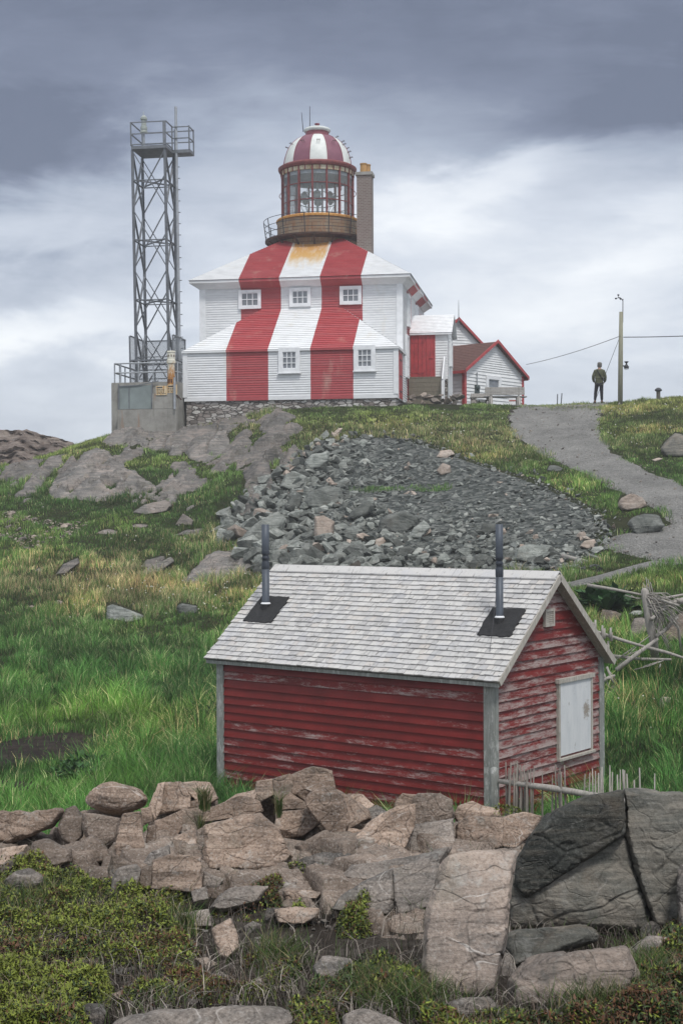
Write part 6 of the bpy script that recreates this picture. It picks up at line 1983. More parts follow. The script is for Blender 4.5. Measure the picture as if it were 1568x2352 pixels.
R1(ZA((958, 962), (1000, 910), (1040, 872), (1140, 850), (1245, 855), (1190, 932), (1010, 982)), M_GREYG, 'pale grey lichened slab at the foot of the middle outcrop', lean=.8)

# ---- right of the middle: second outcrop
OD = thing('granite_outcrop', 'pinkish grey slabs and jointed blocks below the shed corner, left of the tall pale slab', 'rock outcrop', Matrix.Translation(at(930, 2090, 7.8)))
def blk2(poly, m=M_PINK, **k):
    return poly_rock('rock_block', poly, m, parent=OD, **{**dict(bev=.955, thick=.8, p=70, chips=4, chipd=.95, grow=4.0), **k})
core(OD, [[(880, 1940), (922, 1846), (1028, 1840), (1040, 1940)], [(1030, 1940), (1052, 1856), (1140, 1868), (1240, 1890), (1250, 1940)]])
blk2(ZB((-60, 480), (-10, 455), (90, 455), (142, 500), (120, 520), (60, 532), (0, 572), (-60, 560)), lean=.7)
blk2(ZB((38, 532), (160, 503), (227, 545), (190, 578), (60, 582)), M_GREYG, lean=.7)
blk2(ZB((40, 695), (80, 640), (130, 590), (250, 520), (332, 500), (332, 600), (272, 722), (150, 742)), lean=.7, N=60)
blk2(ZB((328, 480), (350, 448), (450, 448), (502, 480), (508, 560), (420, 600), (318, 592)), M_BROWNR, lean=.3, N=56)
blk2(ZB((248, 490), (280, 450), (346, 455), (332, 500), (250, 528)))
blk2(ZB((270, 724), (315, 602), (420, 592), (512, 562), (512, 682), (400, 704)), M_GREYG, lean=.7, N=56)
blk2(ZB((-20, 880), (10, 820), (50, 772), (240, 772), (512, 690), (440, 802), (250, 832), (100, 852), (0, 900)), M_GREYG, lean=.9, N=64, thick=.5)
blk2(ZB((-40, 980), (0, 930), (100, 862), (240, 792), (247, 960), (210, 1002), (40, 992)), M_GREYG, lean=.9, N=60)
blk2(ZB((245, 802), (440, 722), (442, 850), (402, 960), (260, 1002), (245, 960)), M_GREYG, lean=.7, N=60)
blk2(ZB((518, 545), (540, 505), (600, 485), (720, 520), (722, 562), (540, 584)))
blk2(ZB((530, 692), (540, 592), (582, 555), (742, 560), (737, 692), (620, 702)), N=56)
blk2(ZB((735, 562), (830, 540), (922, 548), (902, 602), (800, 692), (737, 684)), N=56)
R1(ZB((-40, 660), (-20, 610), (30, 590), (105, 600), (80, 652), (30, 692), (-10, 690)), M_PINK, 'small rounded pink stone wedged between the two granite outcrops', p=16)

# ---- the big stones on the right
R1(ZB((365, 1290), (370, 1200), (385, 1110), (402, 950), (450, 758), (500, 718), (620, 694), (812, 690), (800, 740), (785, 860), (772, 930), (768, 1000), (735, 1100), (722, 1360), (640, 1385), (500, 1380), (400, 1345)), M_MIXG, 'tall pale leaning granite slab left of the huge dark boulder', lean=.55, thick=.45, bev=.93, N=96, amp=.010, side=.12, p=90, chips=3, chipd=.94, joint=.013, jcell=.5)
BD = thing('boulder', 'huge cracked dark lichened boulder at the right of the foreground', 'rock', Matrix.Translation(at(1380, 2140, 6.6)))
for pl, m_, kw in ((ZB((790, 770), (870, 640), (935, 556), (1100, 468), (1296, 428), (1312, 640), (1180, 705), (1000, 805), (845, 935), (800, 860)), M_DARKU, dict(Y=6.75, lean=.10)),
                   (ZB((774, 830), (840, 925), (1000, 800), (1180, 695), (1310, 640), (1445, 1090), (1130, 1052), (778, 1070)), M_DARKG, dict(lean=.28)),
                   (ZB((1294, 428), (1420, 417), (1500, 437), (1580, 448), (1600, 790), (1560, 1092), (1445, 1090), (1306, 640)), M_DARKG, dict(lean=.22))):
    poly_rock('rock_block', pl, m_, parent=BD, thick=.55, bev=.93, N=96, amp=.016, chips=5, chipd=.93, joint=.010, jcell=.7, p=80, grow=5.0, **kw)
R1(ZB((738, 1100), (770, 1062), (1110, 1028), (1192, 1068), (1182, 1112), (1020, 1160), (870, 1190), (750, 1250)), M_DARKG, 'dark flat ledge under the huge dark boulder', lean=.6, N=64)
R1(ZB((745, 1290), (800, 1210), (890, 1168), (1080, 1128), (1325, 1116), (1290, 1200), (1285, 1260), (1390, 1250), (1340, 1400), (1200, 1460), (1000, 1440), (760, 1410)), M_MIXG, 'broad grey speckled boulder at lower right below the dark ledge', lean=.5, N=96, thick=.6, amp=.010, p=44, joint=.012, jcell=.5)
R1(ZB((1262, 1262), (1300, 1158), (1400, 1092), (1510, 1086), (1450, 1150), (1385, 1262)), M_GREYG, 'pale grey tilted slab between the broad grey boulder and the right edge heath', N=56)
R1(ZB((1545, 770), (1600, 735), (1700, 740), (1700, 1160), (1600, 1150), (1548, 1100)), M_GREYG, 'grey upright slab half out of frame right of the huge dark boulder', N=60)
R1(ZB((395, 1425), (540, 1358), (680, 1352), (765, 1442), (720, 1490), (600, 1510), (450, 1495)), M_GREYG, 'low grey boulder at the foot of the tall pale slab', N=60, p=18)
R1(ZB((-10, 1450), (50, 1415), (110, 1408), (170, 1428), (335, 1510), (300, 1580), (0, 1570)), M_GREYG, 'grey lichened stone at the bottom edge right of centre', N=60, p=18)
R1(ZB((845, 1495), (980, 1428), (1130, 1428), (1100, 1470), (1000, 1500)), M_GREYG, 'low flat stone in heath below the broad grey boulder')
R1(ZA((465, 1500), (530, 1438), (760, 1415), (1000, 1398), (1300, 1388), (1372, 1418), (1392, 1500), (1300, 1570), (900, 1580), (500, 1560)), M_GREYG, 'long low grey slab with pale veins along the bottom edge', N=84, lean=1.0, p=20)
R1([(1640, 2010), (1720, 1900), (1880, 1870), (2050, 1930), (2080, 2040), (1850, 2090)], M_GREYG, 'grey boulder just beyond the right end of the foreground rocks', N=56)
R1([(1750, 2200), (1850, 2120), (2020, 2130), (2080, 2210), (1900, 2260)], M_MIXG, 'broad stone in heath beyond the right edge of the foreground', N=48)
R1([(-420, 2000), (-380, 1890), (-250, 1860), (-150, 1900), (-140, 1990), (-280, 2020)], M_PINK, 'pink block just beyond the left end of the foreground rocks', N=56)
# ---- small stones among the heath
for poly, m, lb in (
    (ZA((778, 1012), (800, 990), (970, 958), (977, 1050), (800, 1048)), M_GREYG, 'squared pale stone at the right margin of the bright green heath'),
    (ZA((968, 1052), (1060, 998), (1092, 1060), (1102, 1150), (1042, 1202), (1000, 1182), (1010, 1112)), M_PINK, 'upright pinkish stone among dark twigs left of centre'),
    (ZA((1165, 1198), (1260, 1130), (1352, 1083), (1332, 1122), (1232, 1192)), M_GREYG, 'thin tilted grey flake lying on dry twigs near the centre'),
    (ZA((248, 1332), (300, 1295), (430, 1288), (492, 1312), (400, 1352)), M_GREYG, 'flat grey stone showing through heath at lower left'),
    (ZA((888, 1192), (950, 1183), (1012, 1220), (950, 1238)), M_TAN, 'small pale tan stone above the flat pinkish one in lower centre heath'),
    (ZA((878, 1292), (980, 1263), (1062, 1270), (1002, 1312)), M_PINK, 'flat pinkish stone above the rusty green heath patch'),
    (ZA((508, 1355), (600, 1318), (652, 1372), (560, 1405)), M_PINK, 'half buried pinkish stone left of the rusty green heath patch'),
    (ZA((1255, 962), (1340, 945), (1472, 958), (1467, 1012), (1400, 1042), (1270, 1032)), M_PINK, 'flat pink slab behind the small round dark green bush'),
    (ZA((1425, 1235), (1480, 1178), (1600, 1188), (1655, 1262), (1500, 1375)), M_GREYG, 'whitish broken stone at bottom centre left of the grass'),
    (ZA((1298, 882), (1440, 873), (1482, 890), (1460, 922), (1310, 934)), M_PINK, 'low pink slab under the mossy patch at the outcrop foot'),
    (ZB((-10, 1205), (40, 1188), (92, 1262), (40, 1292), (-20, 1292)), M_GREYG, 'grey angular stone beside dry twigs right of the whitish broken stone')):
    R1(poly, m, lb, lean=.8)

# bare rock floor between and behind the blocks
def rock_floor(name, poly, label, m, lift=.07, step=3.0):
    pa = np.array(poly, float)
    xs = np.arange(pa[:, 0].min(), pa[:, 0].max(), step); ysv = np.arange(pa[:, 1].min(), pa[:, 1].max(), step * .8)
    Xp, Yp = np.meshgrid(xs, ysv)
    P = ground_hit(Xp.ravel(), Yp.ravel())
    d = poly_dist(Xp.ravel(), Yp.ravel(), poly) * np.where(in_poly(Xp.ravel(), Yp.ravel(), poly), 1, -1)
    ci, ed, ox, oy = worley(P[:, 0] + .25 * P[:, 1], P[:, 1] * .8, .34, .30, 5)
    rr = _hash(ci, ci * 3, ci * 0, 9); r2_ = _hash(ci, ci * 5, ci * 0, 19); r3_ = _hash(ci, ci * 7, ci * 0, 29)
    h = np.clip(d / 14, -1, 1) * lift + .05 * rr + .07 * (ox * r2_ + oy * r3_) - .10 * np.clip(1 - ed / .10, 0, 1) + .05 * fbm(P * 4, 4, .55, 51) + .03 * np.abs(fbm(P * 9, 3, .55, 53))
    P[:, 2] += h
    base = np.array([P[:, 0].mean(), P[:, 1].mean(), P[:, 2].min()])
    idx = np.arange(Xp.size).reshape(Xp.shape)
    q = np.stack([idx[:-1, :-1], idx[1:, :-1], idx[1:, 1:], idx[:-1, 1:]], -1).reshape(-1, 4)
    q = q[(d[q] > -12).all(1)]
    used = np.unique(q); re_ = np.full(len(P), -1); re_[used] = np.arange(len(used))
    o = np_obj(name, P[used] - base, re_[q], m); o.location = base
    return tag(o, label, 'bedrock')
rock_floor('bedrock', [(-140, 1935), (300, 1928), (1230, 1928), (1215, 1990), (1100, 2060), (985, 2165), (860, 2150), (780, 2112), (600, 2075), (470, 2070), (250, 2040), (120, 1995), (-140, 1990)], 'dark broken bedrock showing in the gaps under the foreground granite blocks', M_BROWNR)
# small stones strewn over the foreground peat
n_ = 900
xs = np.random.RandomState(5).uniform(-200, 1750, n_); ysv = np.random.RandomState(6).uniform(2030, 2360, n_)
Pk = ground_hit(xs, ysv)
wk = n2(Pk[:, 0], Pk[:, 1], .5, 3, 44)
okk = wk > -.05
Pk = Pk[okk]; rk = np.clip(.010 + np.random.RandomState(8).pareto(2.2, len(Pk)) * .012, .01, .07)
FGSTONES = (Pk, rk)
# ================================================================ HILLSIDE BEDROCK (patches that rise out of the turf)
def turf_break(P):
    return fbm(np.stack([P[:, 0] * .9 + P[:, 2] * .7, -P[:, 0] * .8 + P[:, 2] * 1.8, P[:, 1] * .1], 1), 4, .6, 261)

def largest_piece(q, n):
    lab = np.arange(n)
    for _ in range(600):
        m = lab[q].min(1)
        new = lab.copy()
        np.minimum.at(new, q.ravel(), np.repeat(m, 4))
        new = new[new]
        if (new == lab).all(): break
        lab = new
    r = lab[q[:, 0]]
    u, c = np.unique(r, return_counts=True)
    return q[r == u[c.argmax()]]

def slab_height(P, dm, H):
    """jointed slabs dipping to the lower left: cells stretched along the strike, with steps and dark joints"""
    q = P[:, 0] * .80 + P[:, 2] * .60 + .35 * fbm(P * .7, 2, .5, 7); r = -P[:, 0] * .60 + P[:, 2] * .80 + .25 * fbm(P * .8, 2, .5, 17)
    ci, ed, ox, oy = worley(q, r, 2.4, .75, 3)
    rr = _hash(ci, ci * 3, ci * 0, 9); r2_ = _hash(ci, ci * 5, ci * 0, 19)
    ci2, ed2, ox2, oy2 = worley(q, r, .9, .36, 13)
    r4_ = _hash(ci2, ci2 * 5, ci2 * 0, 39)
    stp = .14 * rr + .28 * oy * .62 + .12 * ox * r2_ + .03 * r4_ - .26 * np.clip(1 - ed / .07, 0, 1) - .06 * np.clip(1 - ed2 / .07, 0, 1) + .04 * fbm(P * 2.6, 4, .6, 16)
    h = H * np.clip(dm / (1.0 * H + .25), -1, 1)
    return np.where(h > 0, h * (1 + .25 * rr) + stp * np.clip(dm / .35, 0, 1) + .05, h * 1.6 - .10)

def outcrop(poly, H, label, mat_=M_OUT, step=2.4, sdir=(1.0, .35), per=1.1):
    poly = [(float(a), float(b)) for a, b in poly]
    pa = np.array(poly)
    xs = np.arange(pa[:, 0].min() - 14, pa[:, 0].max() + 14, step)
    ysv = np.arange(pa[:, 1].min() - 10, pa[:, 1].max() + 10, step * .8)
    Xp, Yp = np.meshgrid(xs, ysv)
    P = ground_hit(Xp.ravel(), Yp.ravel())
    d = poly_dist(Xp.ravel(), Yp.ravel(), poly) * np.where(in_poly(Xp.ravel(), Yp.ravel(), poly), 1, -1)
    wb = fbm(P * .9, 4, .6, 40) * 13
    dm = (d + wb) * P[:, 1] / F
    if H > .2: dm = np.minimum(dm, (turf_break(P) + .16) * 3.0)
    h = slab_height(P, dm, H)
    P[:, 2] += h
    base = np.array([P[:, 0].mean(), P[:, 1].mean(), P[:, 2].min()])
    idx = np.arange(Xp.size).reshape(Xp.shape)
    q = np.stack([idx[:-1, :-1], idx[1:, :-1], idx[1:, 1:], idx[:-1, 1:]], -1).reshape(-1, 4)
    keep = (dm[q] > -.45).any(1)
    rng_ = np.ptp(P[q][:, :, 1], axis=1)
    q = q[keep & (rng_ < 1.2) & (P[q][:, :, 1].max(1) < 61.5)]
    q = largest_piece(q, len(P))
    used = np.unique(q); re = np.full(len(P), -1); re[used] = np.arange(len(used))
    o = np_obj('rock_outcrop', P[used] - base, re[q], mat_)
    o.location = base
    return tag(o, label, 'rock outcrop')
OUTC = []
def oc(poly, H, label, **k):
    OUTC.append(poly)
    outcrop(poly, H, label, **k)
oc(Z5((400, 660), (430, 610), (560, 480), (660, 440), (680, 370), (790, 330), (900, 360), (1000, 430), (1030, 490), (1160, 540), (1290, 670), (1270, 730), (900, 780), (560, 745), (420, 730)), .26, 'largest smooth pink grey bedrock hump on the left hillside below the tower')
oc(Z5((-200, 600), (0, 560), (60, 460), (180, 420), (330, 430), (320, 500), (150, 620), (0, 660), (-200, 690)), .26, 'bedrock rib on the hillside at the far left under the brown cliff')
oc(Z5((170, 700), (220, 590), (400, 420), (500, 395), (515, 450), (400, 560), (280, 700)), .26, 'narrow slanting bedrock rib between the far left rib and the largest hump')
oc(Z5((850, 275), (920, 190), (1050, 135), (1240, 150), (1215, 260), (1110, 385), (1000, 405), (1010, 290)), .26, 'bedrock face running down directly below the concrete plinth')
oc(Z6((690, 235), (700, 165), (860, 150), (880, 235), (830, 280), (760, 285)), .26, 'grey cracked bedrock below the corner between plinth and stone footing', sdir=(1.0, .1))
oc(Z6((845, 265), (930, 178), (1055, 148), (1055, 232), (960, 305), (870, 295)), .26, 'slabby bedrock below the left part of the lighthouse footing')
oc(Z6((955, 372), (1040, 250), (1130, 135), (1165, 165), (1115, 315), (1000, 378)), .26, 'slanting slabs of bedrock mid slope below the red stripe')
oc(Z6((1110, 412), (1130, 300), (1200, 188), (1325, 148), (1345, 285), (1285, 375), (1160, 478)), .26, 'stepped bedrock slabs just left of the grey rubble heap', per=.8)
oc(Z6((738, 465), (760, 388), (860, 338), (895, 345), (870, 402), (830, 455), (800, 492)), .26, 'cracked pale bedrock right of the largest smooth hump')
oc(Z6((853, 850), (900, 790), (950, 738), (1060, 728), (1175, 752), (1165, 812), (1000, 840), (900, 855)), .35, 'flat pinkish bedrock sheet in grass left of the shed roof ridge', per=.9)
oc(Z6((1110, 480), (1150, 400), (1260, 340), (1290, 380), (1200, 470), (1150, 520)), .3, 'low grey slabs beside the left edge of the rubble heap', per=.6)

RREG = [(-260, 1080), (100, 1056), (205, 1032), (246, 992), (330, 975), (430, 985), (560, 950), (640, 940), (720, 975), (710, 1030), (640, 1090), (610, 1160), (560, 1190), (470, 1150), (420, 1180), (300, 1190), (120, 1170), (-260, 1165)]
def turf_gap(P, x, y):
    """positive where bedrock breaks through the turf of the slope"""
    n_ = fbm(np.stack([P[:, 0] * .55 + P[:, 2] * .4, -P[:, 0] * .5 + P[:, 2] * 1.2, P[:, 1] * .05], 1), 4, .6, 61)
    d = poly_dist(x, y, RREG) * np.where(in_poly(x, y, RREG), 1, -1)
    return np.minimum(n_ - .14, d / 40) * .9
_xs = np.arange(-260, 730, 2.6); _ysv = np.arange(940, 1195, 2.0)
_Xp, _Yp = np.meshgrid(_xs, _ysv)
_P = ground_hit(_Xp.ravel(), _Yp.ravel())
_d = turf_gap(_P, _Xp.ravel(), _Yp.ravel())
_P[:, 2] += slab_height(_P, _d * 1.6, .16)
_b = np.array([_P[:, 0].mean(), _P[:, 1].mean(), _P[:, 2].min()])
_i = np.arange(_Xp.size).reshape(_Xp.shape)
_q = np.stack([_i[:-1, :-1], _i[1:, :-1], _i[1:, 1:], _i[:-1, 1:]], -1).reshape(-1, 4)
_q = _q[(_d[_q] > -.12).any(1) & ~((_P[_q][:, :, 0].min(1) < -9.9) & (_P[_q][:, :, 1].max(1) > 58.2)) & (np.ptp(_P[_q][:, :, 1], axis=1) < .6) & (_P[_q][:, :, 1].max(1) < 60.6)]
_u = np.unique(_q); _r = np.full(len(_P), -1); _r[_u] = np.arange(len(_u))
_o = np_obj('bedrock', _P[_u] - _b, _r[_q], M_OUT); _o.location = _b
tag(_o, kind='structure')

HR = lambda poly, m, label, **k: (OUTC.append(poly), poly_rock('rock', poly, m, Y='g', label=label, **k))
HR(Z5((1070, 842), (1160, 780), (1360, 720), (1425, 770), (1380, 832), (1150, 862)), M_OUT, 'smooth pale slab lying just under the largest hillside hump', lean=1.2)
HR(Z6((640, 787), (670, 750), (760, 726), (767, 747), (680, 790)), M_OUT, 'upper of two parallel sausage shaped slabs in the left meadow', lean=1.0, p=16)
HR(Z6((618, 822), (680, 782), (790, 733), (807, 757), (740, 802), (640, 828)), M_OUT, 'lower of two parallel sausage shaped slabs in the left meadow', lean=1.0, p=16)
HR(Z6((248, 828), (290, 770), (360, 738), (372, 762), (300, 818)), M_OUT, 'slanting grey slab in dry grass left of the parallel slabs', lean=1.0)
HR(Z6((150, 808), (180, 788), (200, 800), (190, 812)), M_OUT, 'tiny grey slab farthest left in the dry meadow grass', lean=1.0)
HR(Z6((803, 592), (840, 538), (892, 570), (882, 602)), M_GREYG, 'pointed grey boulder in grass left of the rubble heap')
HR(Z6((785, 640), (860, 613), (942, 603), (922, 632)), M_OUT, 'low flat slab behind the dry grass strip', lean=1.2)
HR(Z6((598, 592), (640, 585), (682, 590), (670, 607), (610, 607)), M_OUT, 'small flat pale stone under the smooth pale slab', lean=1.2)
HR(Z6((440, 628), (490, 608), (545, 618), (530, 638), (460, 636)), M_OUT, 'low grey stone right of the left scatter of stones', lean=1.0)
HR(Z6((484, 1028), (488, 958), (512, 948), (560, 965), (660, 1003), (657, 1036), (600, 1042)), M_GREEN, 'large grey green boulder in the left meadow grass', lean=.4, N=44)
HR(Z6((808, 968), (832, 949), (905, 963), (913, 1000), (860, 1008), (815, 1003)), M_GREEN, 'blocky grey green boulder left of the shed roof eave', lean=.3, N=36)
HR(Z6((218, 866), (228, 856), (243, 866), (238, 874)), M_TAN, 'small pale stone in the dry grass of the left meadow', lean=.4)
HR(Z6((246, 950), (265, 938), (292, 945), (285, 960)), M_TAN, 'little layered tan stone left of the large meadow boulder', lean=.6)
HR(Z6((130, 968), (145, 961), (160, 966), (150, 975)), M_TAN, 'pale pebble sized stone far left of the large meadow boulder', lean=.6)
HR(Z4((1450, 805), (1475, 770), (1530, 725), (1575, 735), (1610, 780), (1600, 850), (1480, 850)), M_DARKG, 'dark angular rock at the right edge beyond the gravel path', lean=.5)
HR(Z4((1410, 862), (1450, 850), (1470, 858), (1425, 872)), M_TAN, 'small pale stone left of the dark angular rock by the path', lean=.5)
HR(Z4((885, 918), (900, 888), (940, 890), (972, 906), (960, 922)), M_GREEN, 'grey stone in the grass verge on the left side of the path', lean=.5)
HR(Z7((1348, 312), (1362, 285), (1400, 272), (1440, 284), (1452, 312), (1430, 325), (1370, 332)), M_TAN, 'tan grey boulder on the verge, upper of two beside the path bend', lean=.3, p=18)
HR(Z7((1386, 372), (1400, 352), (1440, 340), (1492, 340), (1512, 378), (1480, 400), (1410, 414)), M_GREEN, 'pale grey green boulder, lower of two beside the path bend', lean=.4, N=36)
HR(ZCp((475, 810), (540, 625), (620, 635), (805, 665), (780, 745), (640, 835), (520, 865)), M_BROWNR, 'brown boulder half hidden in grass right of the shed roof', lean=.3)
HR(ZCp((850, 1035), (900, 880), (940, 752), (1050, 728), (1155, 762), (1150, 895), (980, 995)), M_GREYG, 'grey boulder left of the brushwood fence post', lean=.4)
HR(ZCp((1330, 1060), (1320, 900), (1420, 760), (1560, 640), (1700, 680), (1700, 1010), (1500, 1060)), M_BROWNR, 'large brown boulder behind the collapsed brushwood fence', lean=.4)
HR(ZCp((1248, 1890), (1262, 1790), (1290, 1738), (1400, 1735), (1522, 1772), (1530, 1860), (1400, 1915)), M_TAN, 'rounded pale grey boulder in the grass at the right edge', lean=.25, p=14)
HR(ZCp((620, 1660), (660, 1600), (780, 1600), (850, 1672), (760, 1680)), M_BROWNR, 'upper flat stone at the foot of the shed corner', lean=.8)
HR(ZCp((575, 1700), (640, 1655), (790, 1655), (860, 1690), (780, 1740), (650, 1760)), M_GREYG, 'lower flat stone at the foot of the shed corner', lean=.8)
HR(ZCp((1440, 1525), (1500, 1488), (1640, 1498), (1600, 1535)), M_GREYG, 'low grey stone in grass at the right edge above the rounded boulder', lean=.8)
HR(ZCp((870, 690), (940, 640), (1060, 640), (1080, 690), (960, 720)), M_GREEN, 'low grey stone behind the grey boulder by the fence post', lean=.8)
for poly, m, lb in (
    (Z6((275, 100 + 1228), (305, 1218), (325, 1232), (300, 1245)), M_TAN, ''),):
    pass
HR([(241, 1691), (250, 1684), (262, 1686), (266, 1693), (250, 1698)], M_TAN, 'pale stone at the upper rim of the muddy patch', lean=.4)
HR([(388, 1737), (394, 1732), (403, 1735), (400, 1741)], M_TAN, 'small stone at the right end of the muddy patch', lean=.4)
# the large pieces of the rubble heap
BIG = [
    ([(697, 1062), (715, 1040), (755, 1034), (757, 1055), (740, 1075), (705, 1080)], M_GREEN, 'dark upright slab at the top left of the rubble heap'),
    ([(640, 1118), (655, 1088), (675, 1080), (706, 1092), (706, 1110), (680, 1124), (655, 1126)], M_GREEN, 'grey boulder with pale top at the upper left of the heap'),
    ([(696, 1150), (705, 1128), (750, 1110), (786, 1118), (790, 1148), (770, 1162), (735, 1168), (700, 1165)], M_GREEN, 'largest cracked grey green block near the top of the rubble heap'),
    ([(655, 1170), (665, 1136), (690, 1132), (697, 1142), (688, 1170), (668, 1176)], M_GREEN, 'steep dark slab leaning left of the largest block'),
    ([(552, 1240), (560, 1225), (600, 1190), (640, 1168), (660, 1186), (650, 1218), (618, 1232), (566, 1256)], M_GREEN, 'long slanting slab at the lower left of the heap behind the first stovepipe'),
    ([(656, 1200), (658, 1178), (695, 1168), (700, 1180), (680, 1195)], M_GREEN, 'flat plate under the steep dark slab'),
    ([(718, 1232), (722, 1184), (745, 1180), (770, 1195), (768, 1225), (752, 1246), (728, 1242)], M_TAN, 'pale faced squared block standing in the middle left of the heap'),
    ([(795, 1192), (812, 1165), (846, 1144), (858, 1158), (850, 1180), (815, 1198)], M_GREEN, 'tilted plate with light top right of the largest block'),
    ([(865, 1222), (870, 1196), (895, 1176), (930, 1168), (966, 1186), (962, 1205), (930, 1225)], M_GREEN, 'broad smooth slab in the centre of the rubble heap'),
    ([(935, 1236), (950, 1208), (975, 1192), (990, 1210), (965, 1240)], M_GREEN, 'dark wedge right of the broad smooth slab'),
    ([(1178, 1282), (1184, 1258), (1215, 1246), (1272, 1252), (1268, 1275), (1240, 1290), (1200, 1290)], M_GREEN, 'wide flat slab at the lower right of the heap behind the second stovepipe'),
    ([(790, 1228), (792, 1210), (815, 1206), (834, 1216), (830, 1232), (805, 1238)], M_GREEN, 'squat block below the tilted plate'),
    ([(1000, 1080), (1015, 1062), (1035, 1068), (1036, 1086), (1012, 1092)], M_TAN, 'tan boulder at the upper edge of the heap by dry grass'),
    ([(1000, 1050), (1010, 1034), (1036, 1030), (1044, 1042), (1025, 1054)], M_TAN, 'pale rounded boulder highest at the right of the heap'),
    ([(858, 1252), (862, 1238), (880, 1232), (890, 1242), (872, 1258)], M_TAN, 'orange pink stone low in the middle of the heap'),
    ([(960, 1228), (966, 1216), (988, 1210), (992, 1222), (968, 1236)], M_TAN, 'salmon pink stone right of the dark wedge'),
    ([(1100, 1222), (1108, 1200), (1140, 1200), (1142, 1218), (1120, 1230)], M_GREEN, 'dark blocky stone left of the second stovepipe top'),
    ([(1320, 1232), (1328, 1222), (1342, 1218), (1350, 1232), (1335, 1240)], M_TAN, 'pink stone near the right end of the heap'),
    ([(1330, 1255), (1340, 1240), (1365, 1235), (1372, 1250), (1350, 1262)], M_TAN, 'pale stone at the right end of the heap next to the gravel'),
    ([(905, 1278), (915, 1256), (940, 1250), (955, 1262), (940, 1284)], M_GREEN, 'grey block just above the shed ridge in the middle'),
    ([(1080, 1290), (1090, 1272), (1125, 1270), (1130, 1290), (1105, 1300)], M_GREEN, 'grey slab above the shed ridge left of the second stovepipe'),
    ([(760, 1290), (770, 1268), (800, 1266), (806, 1285), (785, 1300)], M_GREEN, 'dark block above the shed ridge right of the first stovepipe'),
]
for poly, m, lb in BIG:
    poly_rock('rock', poly, m, Y='g', label=lb, lean=.35, thick=.9, p=40, bev=.8, group='large blocks of the rubble heap')
# driftwood stick lying on the right of the heap
p, q = gh(1290, 1288), gh(1350, 1300)
mb = MB(); mb.tube([Vector((0, 0, .12)), (q - p) + Vector((0, 0, .1))], [.06, .04], 7)
o = mb.build('log', M_DRIFT, smooth=True); o.location = p
tag(o, 'short pale log lying at the right foot of the rubble heap', 'log')

# ---- rubble: prototypes, 200 separate stones, the rest one mass
PRO = []
rsn = np.random.RandomState(3)
for k in range(14):
    sx, sy_, sz = rsn.uniform(.9, 1.5), rsn.uniform(.6, 1.1), rsn.uniform(.3, .75)
    P = rand_rock_pts(rsn, sx, sy_, sz, rsn.randint(11, 17))
    PRO.append((P, hull_mesh(P), hull_mesh(P[:11])))
PRO_MESH = {}
def pro_mesh(k, m):
    if (k, m.name) not in PRO_MESH:
        o = np_obj('rubble_stone', PRO[k][1][0], PRO[k][1][1], m, smooth=False)
        PRO_MESH[(k, m.name)] = o.data
        bpy.data.objects.remove(o)
    return PRO_MESH[(k, m.name)]
pa = np.array(PILE)
cand = []
N_ = 11000
xs = rsn.uniform(pa[:, 0].min() - 20, pa[:, 0].max() + 30, 70000); ysv = rsn.uniform(pa[:, 1].min() - 12, 1345, 70000)
ins = in_poly(xs, ysv, PILE)
dd = poly_dist(xs, ysv, PILE)
ok = (ins | (dd < rsn.exponential(7, len(xs)))) & ~in_poly(xs, ysv, FOOT_POLY)
gp = np.exp(-(((xs - 830) / 75) ** 2 + ((ysv - 1128) / 9) ** 2)) + np.exp(-(((xs - 985) / 60) ** 2 + ((ysv - 1125) / 9) ** 2))
ok &= ~((gp > .45) & ~((xs < 800)))
xs, ysv = xs[ok][:N_], ysv[ok][:N_]
big_left = np.clip((1000 - xs) / 420, 0, 1) * .55 + np.clip((ysv - 1160) / 160, 0, 1) * .45
rad_px = (2.6 + rsn.pareto(1.7, len(xs)) * 3.6) * (.34 + 1.35 * big_left)
rad_px = np.clip(np.minimum(rad_px, 8.5 + 28 * big_left ** 1.3), 1.8, 32)
Pg = ground_hit(xs, ysv)
rad = rad_px * Pg[:, 1] / F
order = np.argsort(-rad_px)
NI = 185
def stone(name, label, cat, group, k, m, pos, r, rot):
    o = bpy.data.objects.new(name, pro_mesh(k, m)); COL.objects.link(o)
    o.location = pos; o.scale = (r, r, r); o.rotation_euler = rot
    return tag(o, label, cat, group)
for i in order[:NI]:
    m = M_TAN if rsn.rand() < .07 else M_GREEN
    lb = 'smaller tan pink stone among the grey rubble stones of the heap' if m is M_TAN else 'smaller angular grey green stone of the rubble heap behind the shed'
    stone('rubble_stone', lb, 'rock', 'tan stones of the rubble heap' if m is M_TAN else 'grey stones of the rubble heap', rsn.randint(14), m, (Pg[i, 0], Pg[i, 1], Pg[i, 2] + rad[i] * rsn.uniform(.25, .7)), rad[i], (rsn.uniform(-.6, .6), rsn.uniform(-.6, .6), rsn.uniform(0, 6.3)))
def merged_stones(name, idxs, pos, rads, m, label, lift=(.15, .6)):
    Vs, Fs, off = [], [], 0
    for i in idxs:
        V, Fq = PRO[rsn.randint(14)][2]
        a, b, c = rsn.uniform(-.8, .8), rsn.uniform(-.8, .8), rsn.uniform(0, 6.3)
        M = np.array((Matrix.Rotation(c, 3, 'Z') @ Matrix.Rotation(b, 3, 'Y') @ Matrix.Rotation(a, 3, 'X')))
        Vs.append((V @ M.T) * rads[i] + pos[i] + np.array([0, 0, rads[i] * rsn.uniform(*lift)])); Fs.append(Fq + off); off += len(V)
    V = np.concatenate(Vs); base = V.mean(0)
    o = np_obj(name, V - base, np.concatenate(Fs), m, smooth=False); o.location = base
    return tag(o, label, kind='stuff')
